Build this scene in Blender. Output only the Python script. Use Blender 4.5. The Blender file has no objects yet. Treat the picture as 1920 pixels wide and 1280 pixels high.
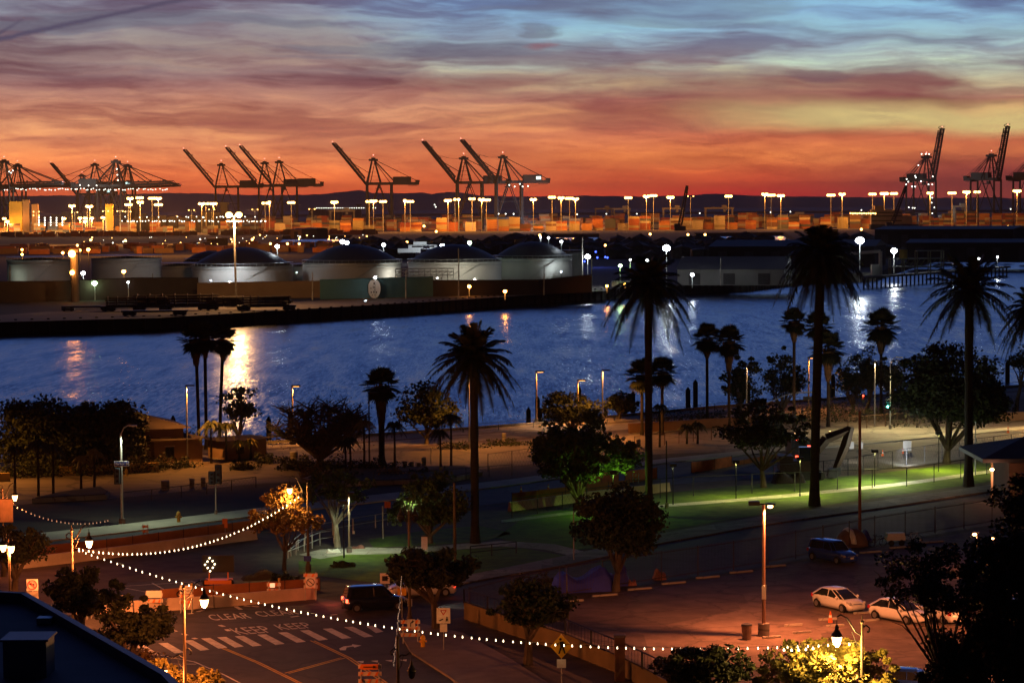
import bpy, math, random
import numpy as np
from mathutils import Vector, Matrix
C = bpy.context.scene.collection
S = bpy.context.scene
rnd = random.Random(7)
# ---------------------------------------------------------------- camera
H, FP, YH, ROLL = 28.0, 4500.0, 388.0, math.radians(0.4)
TH = math.atan((640 - YH) / FP)
F = Vector((0, math.cos(TH), -math.sin(TH)))
U0 = Vector((0, math.sin(TH), math.cos(TH))); R0 = Vector((1, 0, 0))
UP = U0 * math.cos(ROLL) + R0 * math.sin(ROLL)
RT = R0 * math.cos(ROLL) - U0 * math.sin(ROLL)
cam_d = bpy.data.cameras.new('camera'); cam = bpy.data.objects.new('camera', cam_d); C.objects.link(cam)
cam_d.sensor_width = 36; cam_d.lens = FP / 1920 * 36
cam_d.clip_start = 1; cam_d.clip_end = 200000
mw = Matrix.Identity(4)
for i in range(3):
    mw[i][0] = RT[i]; mw[i][1] = UP[i]; mw[i][2] = -F[i]
mw[0][3], mw[1][3], mw[2][3] = 0, 0, H
cam.matrix_world = mw; S.camera = cam
def ray(px, py): return RT * ((px - 960) / FP) + UP * ((640 - py) / FP) + F
def G(px, py, z=0.0):                      # point of the level z seen at that pixel of the photograph
    d = ray(px, py); t = (z - H) / d.z
    return Vector((d.x * t, d.y * t, z))
def At(px, py, Y):                         # point at distance Y
    d = ray(px, py); t = Y / d.y
    return Vector((d.x * t, Y, H + d.z * t))
# ---------------------------------------------------------------- tiny node language
def s2l(c):
    c = c / 255.0
    return c / 12.92 if c <= 0.04045 else ((c + 0.055) / 1.055) ** 2.4
def rgb(r, g, b, k=1.0): return (s2l(r) * k, s2l(g) * k, s2l(b) * k, 1)
class N:
    nt = None
    def __init__(s, sock): s.s = sock
    @staticmethod
    def m(op, a, b=None, c=None, clamp=False):
        n = N.nt.nodes.new('ShaderNodeMath'); n.operation = op; n.use_clamp = clamp
        for i, x in enumerate((a, b, c)):
            if x is None: continue
            if isinstance(x, N): N.nt.links.new(x.s, n.inputs[i])
            else: n.inputs[i].default_value = float(x)
        return N(n.outputs[0])
    def __add__(a, b): return N.m('ADD', a, b)
    __radd__ = __add__
    def __sub__(a, b): return N.m('SUBTRACT', a, b)
    def __rsub__(a, b): return N.m('SUBTRACT', b, a)
    def __mul__(a, b): return N.m('MULTIPLY', a, b)
    __rmul__ = __mul__
    def __truediv__(a, b): return N.m('DIVIDE', a, b)
def smooth(x, a, b, lo=0.0, hi=1.0):
    n = N.nt.nodes.new('ShaderNodeMapRange'); n.interpolation_type = 'SMOOTHSTEP'
    N.nt.links.new(x.s, n.inputs[0])
    n.inputs[1].default_value = a; n.inputs[2].default_value = b
    n.inputs[3].default_value = lo; n.inputs[4].default_value = hi
    return N(n.outputs[0])
def comb(x, y, z=0.0):
    n = N.nt.nodes.new('ShaderNodeCombineXYZ')
    for i, a in enumerate((x, y, z)):
        if isinstance(a, N): N.nt.links.new(a.s, n.inputs[i])
        else: n.inputs[i].default_value = a
    return N(n.outputs[0])
def noise(vec, scale=1.0, detail=4.0, rough=0.55, dist=0.0, color=False):
    n = N.nt.nodes.new('ShaderNodeTexNoise'); N.nt.links.new(vec.s, n.inputs['Vector'])
    n.inputs['Scale'].default_value = scale; n.inputs['Detail'].default_value = detail
    n.inputs['Roughness'].default_value = rough; n.inputs['Distortion'].default_value = dist
    return N(n.outputs['Color' if color else 'Fac'])
def mixc(f, a, b, mode='MIX'):
    n = N.nt.nodes.new('ShaderNodeMix'); n.data_type = 'RGBA'; n.blend_type = mode
    if isinstance(f, N): N.nt.links.new(f.s, n.inputs[0])
    else: n.inputs[0].default_value = f
    for i, x in ((6, a), (7, b)):
        if isinstance(x, N): N.nt.links.new(x.s, n.inputs[i])
        else: n.inputs[i].default_value = x
    return N(n.outputs[2])
def ramp(x, stops, top):
    n = N.nt.nodes.new('ShaderNodeValToRGB'); N.nt.links.new((x / top).s, n.inputs[0])
    e = n.color_ramp.elements
    while len(e) > 1: e.remove(e[-1])
    e[0].position = stops[0][0] / top; e[0].color = stops[0][1]
    for p, c in stops[1:]:
        k = e.new(min(1, p / top)); k.color = c
    return N(n.outputs[0])
# ---------------------------------------------------------------- sky: a dusk sky by elevation and bearing, streaked with cirrus
W = bpy.data.worlds.new('World'); S.world = W; W.use_nodes = True
N.nt = W.node_tree; N.nt.nodes.clear()
tc = N.nt.nodes.new('ShaderNodeTexCoord'); sep = N.nt.nodes.new('ShaderNodeSeparateXYZ')
N.nt.links.new(tc.outputs['Generated'], sep.inputs[0])
dx, dy, dz = (N(sep.outputs[i]) for i in range(3))
v0 = N.m('ARCSINE', N.m('MINIMUM', N.m('MAXIMUM', dz, -1), 1)) * 57.2958
u0 = N.m('ARCTAN2', dx, dy) * 57.2958
wv = noise(comb(u0 * 0.30, v0 * 0.9, 3.1), 1.0, 3, 0.5, color=True)
sw = N.nt.nodes.new('ShaderNodeSeparateXYZ'); N.nt.links.new(wv.s, sw.inputs[0])
wx, wy = N(sw.outputs[0]) - 0.5, N(sw.outputs[1]) - 0.5
v = v0 + wy * 0.6 + (u0 * 0.02)
u = u0 + wx * 3.0
SK = 1.22
L = ramp(v0 + wy * 0.5, [(0.0, rgb(225, 80, 50)), (0.35, rgb(252, 112, 60)), (0.8, rgb(255, 132, 78)), (1.3, rgb(240, 140, 92)), (1.9, rgb(236, 156, 112)), (2.4, rgb(210, 140, 112)), (2.9, rgb(178, 124, 114)), (3.3, rgb(166, 130, 124)), (3.7, rgb(156, 130, 126)), (4.4, rgb(142, 136, 146)), (5.2, rgb(148, 154, 172)), (6.2, rgb(112, 138, 200, 1)), (9, rgb(100, 136, 206, 1)), (14, rgb(76, 114, 196, 1))], 16)
R = ramp(v0 + wy * 0.5, [(0.0, rgb(140, 40, 38)), (0.25, rgb(212, 56, 42)), (0.6, rgb(232, 96, 56)), (1.15, rgb(250, 140, 78)), (1.7, rgb(205, 108, 78)), (2.15, rgb(226, 150, 98)), (2.5, rgb(178, 118, 100)), (2.85, rgb(200, 178, 142)), (3.25, rgb(200, 206, 184)), (3.7, rgb(166, 180, 186)), (4.2, rgb(146, 180, 204)), (5.0, rgb(130, 174, 216)), (6.2, rgb(112, 142, 200, 1)), (9, rgb(100, 136, 206, 1)), (14, rgb(76, 114, 196, 1))], 16)
base = mixc(smooth(u0 + wx * 6 + (v0 - 2.5) * 1.1, -4.5, 3.5), L, R)
# the far right is duller, with a yellow gap
base = mixc(smooth(u0 - v0 * 0.5, 4, 11) * smooth(v0, 2.2, 0.6), base, rgb(150, 66, 58))

# cirrus streaks
n1 = noise(comb(u * 0.16, v * 1.35, 0.7), 1.0, 5, 0.56, 0.15)
n2 = noise(comb(u * 0.5, v * 3.6, 5.2), 1.0, 5, 0.58, 0.2)
n3 = noise(comb(u * 0.10, v * 0.85 - u * 0.02, 9.4), 1.0, 4, 0.5, 0.1)
dark = smooth(n1, 0.47, 0.62)
low = smooth(v0, 0.15, 0.9) * smooth(v0, 16, 6)
base = mixc(dark * low * (smooth(v0, 1.2, 2.2) * 0.35 + 0.5), base, mixc(1.0, base, (0.50, 0.36, 0.46, 1), 'MULTIPLY'))
base = mixc(smooth(n2, 0.5, 0.68) * low * 0.5, base, mixc(1.0, base, (0.66, 0.5, 0.55, 1), 'MULTIPLY'))
red = smooth(n3, 0.5, 0.62) * smooth(v0, 1.2, 2.0) * smooth(v0, 4.0, 2.8)
base = mixc(red * 0.6, base, rgb(140, 64, 70))
lite = smooth(n2 * 0.5 + n1 * 0.5, 0.50, 0.40) * low
base = mixc(lite * 0.5, base, mixc(1.0, base, (1.35, 1.45, 1.2, 1), 'MULTIPLY'))
yel = smooth(u, 3.0, 8.0) * smooth(v, 1.7, 2.15) * smooth(v, 2.8, 2.3)
base = mixc(yel * 0.85, base, rgb(218, 192, 130))
grey = smooth(noise(comb(u * 0.12, v * 2.0, 2.2), 1, 4, .5), 0.46, 0.6) * smooth(v0, 2.9, 3.6) * smooth(v0, 7, 5)
base = mixc(grey * 0.5, base, rgb(112, 116, 130))
n4 = noise(comb(u * 0.8 + v * 0.6, v * 6.5, 8.8), 1.0, 6, 0.62, 0.15)
base = mixc(smooth(n4, 0.42, 0.66) * low * 0.45, base, mixc(1.0, base, (0.78, 0.70, 0.78, 1), 'MULTIPLY'))
base = mixc(smooth(n4, 0.46, 0.30) * low * 0.5, base, mixc(1.0, base, (1.18, 1.16, 1.1, 1), 'MULTIPLY'))
# contrails and two dark wisps
wig = (noise(comb(u0 * 2.0, v0 * 2.0, 4.0), 1.0, 4, 0.7) - 0.5) * 0.12
def trail(a, b, c, wid, ua, ub):
    f = v0 - (u0 * b + u0 * u0 * c + a) + wig
    return smooth(N.m('ABSOLUTE', f), wid, 0.0) * smooth(u0, ub, ub - 1.2) * smooth(u0, ua, ua + 0.05)
t1 = N.m('MAXIMUM', trail(6.62, 0.222, 0.0, 0.10, -14, -6.4), trail(11.5, 0.62, 0.0, 0.08, -14, -11.0))
base = mixc(t1 * 0.92, base, rgb(84, 76, 98))
def blob(uc, vc, ru, rv, col, k, base):
    a = (u0 - uc + wx * 1.2) / ru; b = (v0 - vc + wy * 0.8) / rv
    r2 = a * a + b * b + (n2 - 0.5) * 5.5 + wig * 9.0
    return mixc(smooth(r2, 1.1, 0.1) * k, base, col)
base = blob(0.45, 4.15, 0.6, 0.26, rgb(100, 88, 105), 0.55, base)
base = blob(0.8, 3.8, 0.45, 0.16, rgb(150, 82, 88), 0.5, base)
base = blob(7.3, 3.05, 0.8, 0.22, rgb(120, 84, 92), 0.6, base)
zen = ramp(N.m('MAXIMUM', v0, 0), [(0, (1, 1, 1, 1)), (13, (1, 1, 1, 1)), (20, (.5, .5, .55, 1)), (30, (.13, .13, .16, 1)), (90, (.03, .035, .05, 1))], 90)
base = mixc(1.0, base, zen, 'MULTIPLY')
base = mixc(1.0, base, ramp(N.m('MAXIMUM', v0, 0), [(0, (3.2, 2.3, 1.7, 1)), (0.5, (2.5, 2.3, 1.8, 1)), (1.0, (1.7, 1.75, 1.5, 1)), (2.0, (1.18, 1.26, 1.2, 1)), (3.0, (.92, 1.0, 1.04, 1)), (5, (.92, .95, .97, 1))], 5), 'MULTIPLY')
# the glow is only on the side where the sun will rise
back = smooth(N.m('ABSOLUTE', u0), 48, 16)
base = mixc(back, rgb(7, 8, 18), base)
base = mixc(smooth(dz, -0.02, -0.001), (0.004, 0.005, 0.012, 1), base)
bg = N.nt.nodes.new('ShaderNodeBackground'); N.nt.links.new(base.s, bg.inputs[0]); bg.inputs[1].default_value = SK
wo = N.nt.nodes.new('ShaderNodeOutputWorld'); N.nt.links.new(bg.outputs[0], wo.inputs[0])
W.cycles.sampling_method = 'MANUAL'; W.cycles.sample_map_resolution = 1024
S.view_settings.view_transform = 'Standard'; S.view_settings.look = 'None'
S.view_settings.exposure = 0; S.view_settings.gamma = 1; S.view_settings.use_curve_mapping = False
S.cycles.use_denoising = True
S.cycles.use_light_tree = True
S.cycles.max_bounces = 6; S.cycles.diffuse_bounces = 2; S.cycles.glossy_bounces = 3
S.cycles.transparent_max_bounces = 4; S.cycles.volume_bounces = 0
S.cycles.sample_clamp_indirect = 4
S.cycles.caustics_reflective = False; S.cycles.caustics_refractive = False
# ---------------------------------------------------------------- materials
MATS = {}
def mat(name, col, rough=0.8, metal=0.0, var=0.25, scale=1.0, bump=0.0, spec=0.3, emit=None, es=0.0, sample=True, vec='Object', stretch=(1, 1, 1), coat=0.0):
    if name in MATS: return MATS[name]
    m = bpy.data.materials.new(name); m.use_nodes = True; nt = m.node_tree; N.nt = nt
    b = nt.nodes['Principled BSDF']; b.inputs['Roughness'].default_value = rough
    b.inputs['Metallic'].default_value = metal; b.inputs['Specular IOR Level'].default_value = spec
    b.inputs['Coat Weight'].default_value = coat
    t = nt.nodes.new('ShaderNodeTexCoord'); mp = nt.nodes.new('ShaderNodeMapping'); mp.inputs[3].default_value = stretch
    nt.links.new(t.outputs[vec], mp.inputs[0]); co = N(mp.outputs[0])
    if var:
        a = noise(co, scale, 5, 0.6); a2 = noise(co, scale * 0.13, 3, 0.6)
        c4 = (*col[:3], 1)
        k = smooth(a * 0.6 + a2 * 0.4, 0.3, 0.7, 1 - var, 1 + var)
        x = mixc(1.0, c4, k, 'MULTIPLY'); nt.links.new(x.s, b.inputs['Base Color'])
    else: b.inputs['Base Color'].default_value = (*col[:3], 1)
    if bump:
        bn = nt.nodes.new('ShaderNodeBump'); bn.inputs['Strength'].default_value = bump; bn.inputs['Distance'].default_value = 0.05
        nt.links.new(noise(co, scale * 6, 4, 0.6).s, bn.inputs['Height']); nt.links.new(bn.outputs[0], b.inputs['Normal'])
    if emit:
        b.inputs['Emission Color'].default_value = (*emit[:3], 1); b.inputs['Emission Strength'].default_value = es
        m.cycles.emission_sampling = 'AUTO' if sample else 'NONE'
    MATS[name] = m
    return m
SOD = (1.0, 0.34, 0.05); WARM = (1.0, 0.24, 0.055); WHITE = (0.85, 0.95, 1.0); COOL = (0.55, 0.9, 0.85)
asphalt = mat('asphalt', (0.060, 0.058, 0.056), 0.85, var=0.3, scale=0.6, bump=0.3)
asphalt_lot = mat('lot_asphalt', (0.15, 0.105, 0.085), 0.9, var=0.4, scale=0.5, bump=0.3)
asphalt_blue = mat('fresh_asphalt', (0.075, 0.08, 0.085), 0.85, var=0.25, scale=0.4, bump=0.3)
concrete = mat('concrete', (0.34, 0.31, 0.27), 0.9, var=0.25, scale=0.5, bump=0.2)
concrete_d = mat('weathered_concrete', (0.20, 0.18, 0.16), 0.9, var=0.3, scale=0.4, bump=0.3)
dirt = mat('dirt', (0.085, 0.062, 0.042), 0.95, var=0.45, scale=0.5, bump=0.5)
grassm = mat('lawn_grass', (0.075, 0.12, 0.006), 0.95, var=0.45, scale=0.8, bump=0.6)
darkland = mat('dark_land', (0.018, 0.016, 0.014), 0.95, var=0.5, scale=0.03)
yardm = mat('terminal_paving', (0.06, 0.052, 0.045), 0.9, var=0.3, scale=0.02)
whitepaint = mat('road_paint', (0.55, 0.53, 0.48), 0.8, var=0.35, scale=3)
yellowpaint = mat('yellow_paint', (0.50, 0.30, 0.04), 0.8, var=0.3, scale=2)
steel_d = mat('dark_steel', (0.035, 0.035, 0.04), 0.6, 0.3, var=0.3, scale=2)
steel_g = mat('galvanised_steel', (0.42, 0.43, 0.42), 0.55, 0.6, var=0.2, scale=3)
iron = mat('black_iron', (0.02, 0.019, 0.018), 0.55, 0.3, var=0.2, scale=4)
bark = mat('bark', (0.10, 0.075, 0.055), 0.95, var=0.5, scale=3, bump=0.8, stretch=(1, 1, 0.3))
bark_l = mat('pale_bark', (0.26, 0.24, 0.19), 0.95, var=0.35, scale=3, bump=0.8, stretch=(1, 1, 0.4))
palmbark = mat('palm_bark', (0.03, 0.024, 0.02), 0.95, var=0.4, scale=2.5, bump=1.0, stretch=(1, 1, 3))
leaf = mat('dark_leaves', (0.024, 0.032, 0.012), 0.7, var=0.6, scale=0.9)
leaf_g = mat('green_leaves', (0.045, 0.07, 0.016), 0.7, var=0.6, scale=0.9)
leaf_y = mat('lamp_lit_leaves', (0.16, 0.14, 0.03), 0.7, var=0.6, scale=1.2)  # leaf tone brightened to yellow for the trees lit by lanterns
leaf_o = mat('bronze_and_lit_leaves', (0.16, 0.095, 0.025), 0.7, var=0.6, scale=1.2)  # bronze shrubs; also lamp-lit amber put into the street tree leaves
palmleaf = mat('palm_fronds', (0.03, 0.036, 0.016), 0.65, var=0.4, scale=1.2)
palmleaf_lit = mat('lit_palm_fronds', (0.20, 0.16, 0.04), 0.65, var=0.4, scale=1.2)  # brighter, yellower frond copy: lamplight put into the colour of lit palms
thatch = mat('dry_thatch', (0.13, 0.085, 0.045), 0.95, var=0.4, scale=2)
stucco = mat('stucco', (0.24, 0.16, 0.11), 0.9, var=0.15, scale=0.7)
stucco_y = mat('yellow_wall', (0.42, 0.29, 0.07), 0.9, var=0.2, scale=0.7)
roofm = mat('roof_tiles', (0.02, 0.014, 0.014), 0.9, var=0.3, scale=1.2)
glassm = mat('dark_glass', (0.012, 0.014, 0.018), 0.08, var=0, spec=0.6)
rubber = mat('tyre_rubber', (0.015, 0.015, 0.015), 0.85, var=0)
rimm = mat('wheel_rim', (0.35, 0.35, 0.36), 0.35, 0.8, var=0)
orangep = mat('orange_plastic', (0.75, 0.13, 0.02), 0.6, var=0.15, scale=2)
redm = mat('red_plastic', (0.5, 0.02, 0.015), 0.4, var=0)
whitem = mat('white_sheet', (0.75, 0.74, 0.70), 0.6, var=0.08, scale=2)
blackm = mat('black_paint', (0.015, 0.015, 0.015), 0.6, var=0)
def emis(name, col, s, sample=False): return mat(name, (0.6, 0.6, 0.6), 0.4, var=0, emit=col, es=s, sample=sample)
e_sod = emis('sodium_glow', SOD, 45); e_warm = emis('warm_glow', (1, .55, .2), 9); e_white = emis('white_glow', WHITE, 40)
e_green = emis('green_white_glow', (0.62, 1.0, 0.5), 40); e_bulb = emis('bulb_glow', (1.0, 0.76, 0.45), 7)
e_red = emis('red_glow', (1.0, 0.05, 0.02), 10); e_teal = emis('signal_green_glow', (0.05, 1.0, 0.6), 12)
e_blue = emis('blue_glow', (0.05, 0.1, 1.0), 5); e_dim = emis('dim_window_glow', (1.0, 0.62, 0.3), 1.4)
e_far = emis('far_lamp_glow', (1.0, 0.46, 0.11), 12); e_far2 = emis('far_small_glow', (0.95, 0.95, 0.8), 5)
# ---------------------------------------------------------------- mesh builder
class MB:
    def __init__(s): s.v = []; s.f = []
    def add(s, vs, fs):
        o = len(s.v); s.v += [tuple(p) for p in vs]; s.f += [tuple(i + o for i in q) for q in fs]; return s
    def box(s, cx, cy, cz, sx, sy, sz, rz=0.0, rx=0.0):
        vs = []
        for a in (-.5, .5):
            for b in (-.5, .5):
                for c in (-.5, .5):
                    x, y, z = a * sx, b * sy, c * sz
                    y, z = y * math.cos(rx) - z * math.sin(rx), y * math.sin(rx) + z * math.cos(rx)
                    vs.append((cx + x * math.cos(rz) - y * math.sin(rz), cy + x * math.sin(rz) + y * math.cos(rz), cz + z))
        return s.add(vs, [(0, 1, 3, 2), (4, 6, 7, 5), (0, 4, 5, 1), (2, 3, 7, 6), (0, 2, 6, 4), (1, 5, 7, 3)])
    def tube(s, p0, p1, r0, r1=None, n=6, cap=True):
        r1 = r0 if r1 is None else r1
        p0 = Vector(p0); p1 = Vector(p1); d = (p1 - p0)
        if d.length < 1e-6: return s
        d.normalize(); a = d.orthogonal().normalized(); b = d.cross(a)
        vs = []
        for p, r in ((p0, r0), (p1, r1)):
            for i in range(n):
                t = 2 * math.pi * (i + .5) / n
                vs.append(p + a * (r * math.cos(t)) + b * (r * math.sin(t)))
        fs = [(i, (i + 1) % n, n + (i + 1) % n, n + i) for i in range(n)]
        if cap: fs += [tuple(range(n))[::-1], tuple(range(n, 2 * n))]
        return s.add(vs, fs)
    def path(s, pts, rs, n=6):
        for i in range(len(pts) - 1):
            r0 = rs[i] if isinstance(rs, (list, tuple)) else rs
            r1 = rs[i + 1] if isinstance(rs, (list, tuple)) else rs
            s.tube(pts[i], pts[i + 1], r0, r1, n)
        return s
    def lathe(s, prof, n=16, c=(0, 0, 0)):
        vs = []
        for r, z in prof:
            for i in range(n):
                t = 2 * math.pi * i / n
                vs.append((c[0] + r * math.cos(t), c[1] + r * math.sin(t), c[2] + z))
        fs = []
        for k in range(len(prof) - 1):
            for i in range(n):
                j = (i + 1) % n
                fs.append((k * n + i, k * n + j, (k + 1) * n + j, (k + 1) * n + i))
        fs.append(tuple(range(n))[::-1]); fs.append(tuple(range((len(prof) - 1) * n, len(prof) * n)))
        return s.add(vs, fs)
    def sph(s, c, r, n=8, sz=1.0):
        k = max(3, n // 2)
        return s.lathe([(r * math.sin(math.pi * (i + .02) / (k + .04)), -r * sz * math.cos(math.pi * (i + .02) / (k + .04))) for i in range(k + 1)], n, c)
    def prism(s, pts, z0, z1):
        n = len(pts)
        vs = [(p[0], p[1], z0) for p in pts] + [(p[0], p[1], z1) for p in pts]
        return s.add(vs, [tuple(range(n))[::-1], tuple(range(n, 2 * n))] + [(i, (i + 1) % n, n + (i + 1) % n, n + i) for i in range(n)])
    def slab(s, pts, off):                 # a flat outline given in 3D, thickened by the vector off
        n = len(pts); o = Vector(off)
        vs = [Vector(p) for p in pts] + [Vector(p) + o for p in pts]
        return s.add(vs, [tuple(range(n))[::-1], tuple(range(n, 2 * n))] + [(i, (i + 1) % n, n + (i + 1) % n, n + i) for i in range(n)])
    def poly(s, pts): return s.add(pts, [tuple(range(len(pts)))])
    def build(s, name, m, parent=None, label=None, off=None, smooth=False):
        me = bpy.data.meshes.new(name)
        vv = s.v if off is None else [(a[0] - off[0], a[1] - off[1], a[2] - off[2]) for a in s.v]
        me.from_pydata(vv, [], s.f); me.update()
        if smooth: me.polygons.foreach_set('use_smooth', [True] * len(me.polygons))
        o = bpy.data.objects.new(name, me); C.objects.link(o)
        if m: me.materials.append(m)
        if parent: o.parent = parent
        if label: o['label'] = label
        return o
def thing(name, label, cat, loc=(0, 0, 0), rz=0.0, group=None, sc=1.0):
    o = bpy.data.objects.new(name, None); C.objects.link(o); o.location = loc; o.rotation_euler = (0, 0, rz); o.scale = (sc, sc, sc)
    o['label'] = label; o['category'] = cat
    if group: o['group'] = group
    return o
def tag(o, label, cat, group=None):
    o['label'] = label; o['category'] = cat
    if group: o['group'] = group
    return o
def struct(o): o['kind'] = 'structure'; return o
def stuff(o): o['kind'] = 'stuff'; return o
KIDS = {}
def dup(root, loc, rz=0.0, label=None, sc=None, group=None):
    if not KIDS:
        pass
    def cp(o, par):
        c = o.copy(); C.objects.link(c); c.parent = par
        for ch in list(o.children): cp(ch, c)
        return c
    r = cp(root, None); r.location = loc; r.rotation_euler = (0, 0, rz)
    if sc: r.scale = (sc, sc, sc) if not isinstance(sc, tuple) else sc
    if label: r['label'] = label
    if group: r['group'] = group
    return r
def light(kind, loc, power, col, radius=0.15, parent=None, to=None, size=90, blend=0.6, name='lamp_light'):
    d = bpy.data.lights.new(name, kind); d.energy = power; d.color = col; d.shadow_soft_size = radius
    o = bpy.data.objects.new(name, d); C.objects.link(o); o.location = loc
    if kind == 'SPOT':
        d.spot_size = math.radians(size); d.spot_blend = blend
        o.rotation_euler = (Vector(to) - Vector(loc)).to_track_quat('-Z', 'Y').to_euler()
    if parent: o.parent = parent
    return o
def interp(tab, x):
    xs = [a for a, b in tab]; ys = [b for a, b in tab]
    return float(np.interp(x, xs, ys))
def band(name, top, bot, xs, m, z):
    """ground strip between two image lines"""
    b = MB()
    P = [G(x, interp(top, x), 0) for x in xs]; Q = [G(x, interp(bot, x), 0) for x in xs]
    for i in range(len(xs) - 1):
        b.add([(p.x, p.y, z) for p in (Q[i], Q[i + 1], P[i + 1], P[i])], [(0, 1, 2, 3)])
    return struct(b.build(name, m))
def gpoly(name, pix, m, z, thick=0.0):
    b = MB(); P = [G(x, y, 0) for x, y in pix]
    if thick: b.prism([(p.x, p.y) for p in P][::-1], z, z + thick)
    else: b.poly([(p.x, p.y, z) for p in P])
    return struct(b.build(name, m))

def to_mesh_object(o, name, parent=None):
    bpy.context.view_layer.update(); dg = bpy.context.evaluated_depsgraph_get()
    me = bpy.data.meshes.new_from_object(o.evaluated_get(dg)); n = bpy.data.objects.new(name, me); C.objects.link(n)
    n.parent = parent; n.matrix_local = o.matrix_local.copy(); bpy.data.objects.remove(o)
    return n
ORD = ['first', 'second', 'third', 'fourth', 'fifth', 'sixth', 'seventh', 'eighth', 'ninth', 'tenth', 'eleventh', 'twelfth', 'thirteenth', 'fourteenth', 'fifteenth', 'sixteenth', 'seventeenth', 'eighteenth', 'nineteenth']
TENS = ['', '', 'twenty', 'thirty', 'forty', 'fifty', 'sixty', 'seventy', 'eighty', 'ninety']
def ordn(i):                               # 0 -> first
    n = i + 1
    if n < 20: return ORD[n - 1]
    t, u_ = divmod(n, 10)
    pre = TENS[t] if t < 10 else 'hundred-and-' + (TENS[t - 10] or 'odd')
    return pre[:-1] + 'ieth' if u_ == 0 and t < 10 else pre + '-' + ORD[max(0, u_ - 1)]

def worn(m, crack=0.16, patch=0.05, dark=0.5):
    """cracks, tar seams and repair patches of the paving itself"""
    nt = m.node_tree; N.nt = nt; b = nt.nodes['Principled BSDF']; src = N(b.inputs['Base Color'].links[0].from_socket)
    t = nt.nodes.new('ShaderNodeTexCoord'); co = N(t.outputs['Object'])
    wob = nt.nodes.new('ShaderNodeVectorMath'); wob.operation = 'MULTIPLY_ADD'; nt.links.new(noise(co, 0.7, 3, .6, color=True).s, wob.inputs[0]); wob.inputs[1].default_value = (2.5, 2.5, 0); nt.links.new(co.s, wob.inputs[2])
    vo = nt.nodes.new('ShaderNodeTexVoronoi'); vo.feature = 'DISTANCE_TO_EDGE'; vo.inputs['Scale'].default_value = crack; nt.links.new(wob.outputs[0], vo.inputs['Vector'])
    k1 = smooth(N(vo.outputs['Distance']), 0.012, 0.03, 1 - dark, 1.0)
    v2 = nt.nodes.new('ShaderNodeTexVoronoi'); v2.inputs['Scale'].default_value = patch; v2.distance = 'CHEBYCHEV'; nt.links.new(co.s, v2.inputs['Vector'])
    sx = nt.nodes.new('ShaderNodeSeparateXYZ'); nt.links.new(v2.outputs['Color'], sx.inputs[0]); k2 = smooth(N(sx.outputs[0]), 0.2, 0.8, 0.78, 1.2)
    k3 = smooth(noise(co, 0.9, 4, .7), 0.62, 0.70, 1.0, 0.6)
    x = mixc(1.0, mixc(1.0, mixc(1.0, src, k1, 'MULTIPLY'), k2, 'MULTIPLY'), k3, 'MULTIPLY'); nt.links.new(x.s, b.inputs['Base Color'])
for m_ in (asphalt, asphalt_lot, asphalt_blue): worn(m_, dark=.3)
worn(concrete_d, .35, .2, .4); worn(concrete, .35, .2, .35)
# ================================================================ SETTING
# water
wm = bpy.data.materials.new('harbour_water'); wm.use_nodes = True; N.nt = wm.node_tree
b = N.nt.nodes['Principled BSDF']; b.inputs['Base Color'].default_value = (0.004, 0.010, 0.035, 1)
b.inputs['Roughness'].default_value = 0.25; b.inputs['IOR'].default_value = 1.33; b.inputs['Specular IOR Level'].default_value = 0.5
t = N.nt.nodes.new('ShaderNodeTexCoord'); mp = N.nt.nodes.new('ShaderNodeMapping'); N.nt.links.new(t.outputs['Object'], mp.inputs[0])
mp.inputs[3].default_value = (0.55, 1.0, 1); co = N(mp.outputs[0])
mp3 = N.nt.nodes.new('ShaderNodeMapping'); N.nt.links.new(t.outputs['Object'], mp3.inputs[0]); mp3.inputs[3].default_value = (1.0, 0.22, 1)
mp3.inputs[3].default_value = (2.2, 0.20, 1)
ripple = noise(N(mp3.outputs[0]), 1.0, 2, 0.6, color=True)
mp4 = N.nt.nodes.new('ShaderNodeMapping'); N.nt.links.new(t.outputs['Object'], mp4.inputs[0]); mp4.inputs[3].default_value = (0.22, 0.035, 1)
swell = noise(N(mp4.outputs[0]), 1.0, 3, 0.6, color=True)
mp2 = N.nt.nodes.new('ShaderNodeMapping'); N.nt.links.new(t.outputs['Object'], mp2.inputs[0]); mp2.inputs[3].default_value = (0.12, 1.0, 1); mp2.inputs[2].default_value = (0, 0, -0.12)
calm = smooth(noise(N(mp2.outputs[0]), 0.028, 3, 0.55), 0.35, 0.68, 0.35, 1.0)
s1 = N.nt.nodes.new('ShaderNodeSeparateXYZ'); N.nt.links.new(ripple.s, s1.inputs[0]); s2 = N.nt.nodes.new('ShaderNodeSeparateXYZ'); N.nt.links.new(swell.s, s2.inputs[0])
nx = (N(s1.outputs[0]) - 0.5) * 0.26 + (N(s2.outputs[0]) - 0.5) * 0.06
ny = (N(s1.outputs[1]) - 0.5) * calm * 0.36 + (N(s2.outputs[1]) - 0.5) * 0.22 - 0.05
vn = N.nt.nodes.new('ShaderNodeVectorMath'); vn.operation = 'NORMALIZE'; N.nt.links.new(comb(nx, ny, 1.0).s, vn.inputs[0]); N.nt.links.new(vn.outputs[0], b.inputs['Normal'])
w = MB(); w.add([(-60000, 150, -3), (60000, 150, -3), (60000, 5250, -3), (-60000, 5250, -3)], [(0, 1, 2, 3)])
struct(w.build('water', wm))
w = MB(); w.add([(-60000, 5250, -3), (60000, 5250, -3), (60000, 90000, -3), (-60000, 90000, -3)], [(0, 1, 2, 3)])
struct(w.build('sea', mat('open_sea', (.01, .016, .035), .75, var=.1, scale=.002, spec=.12)))
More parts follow.
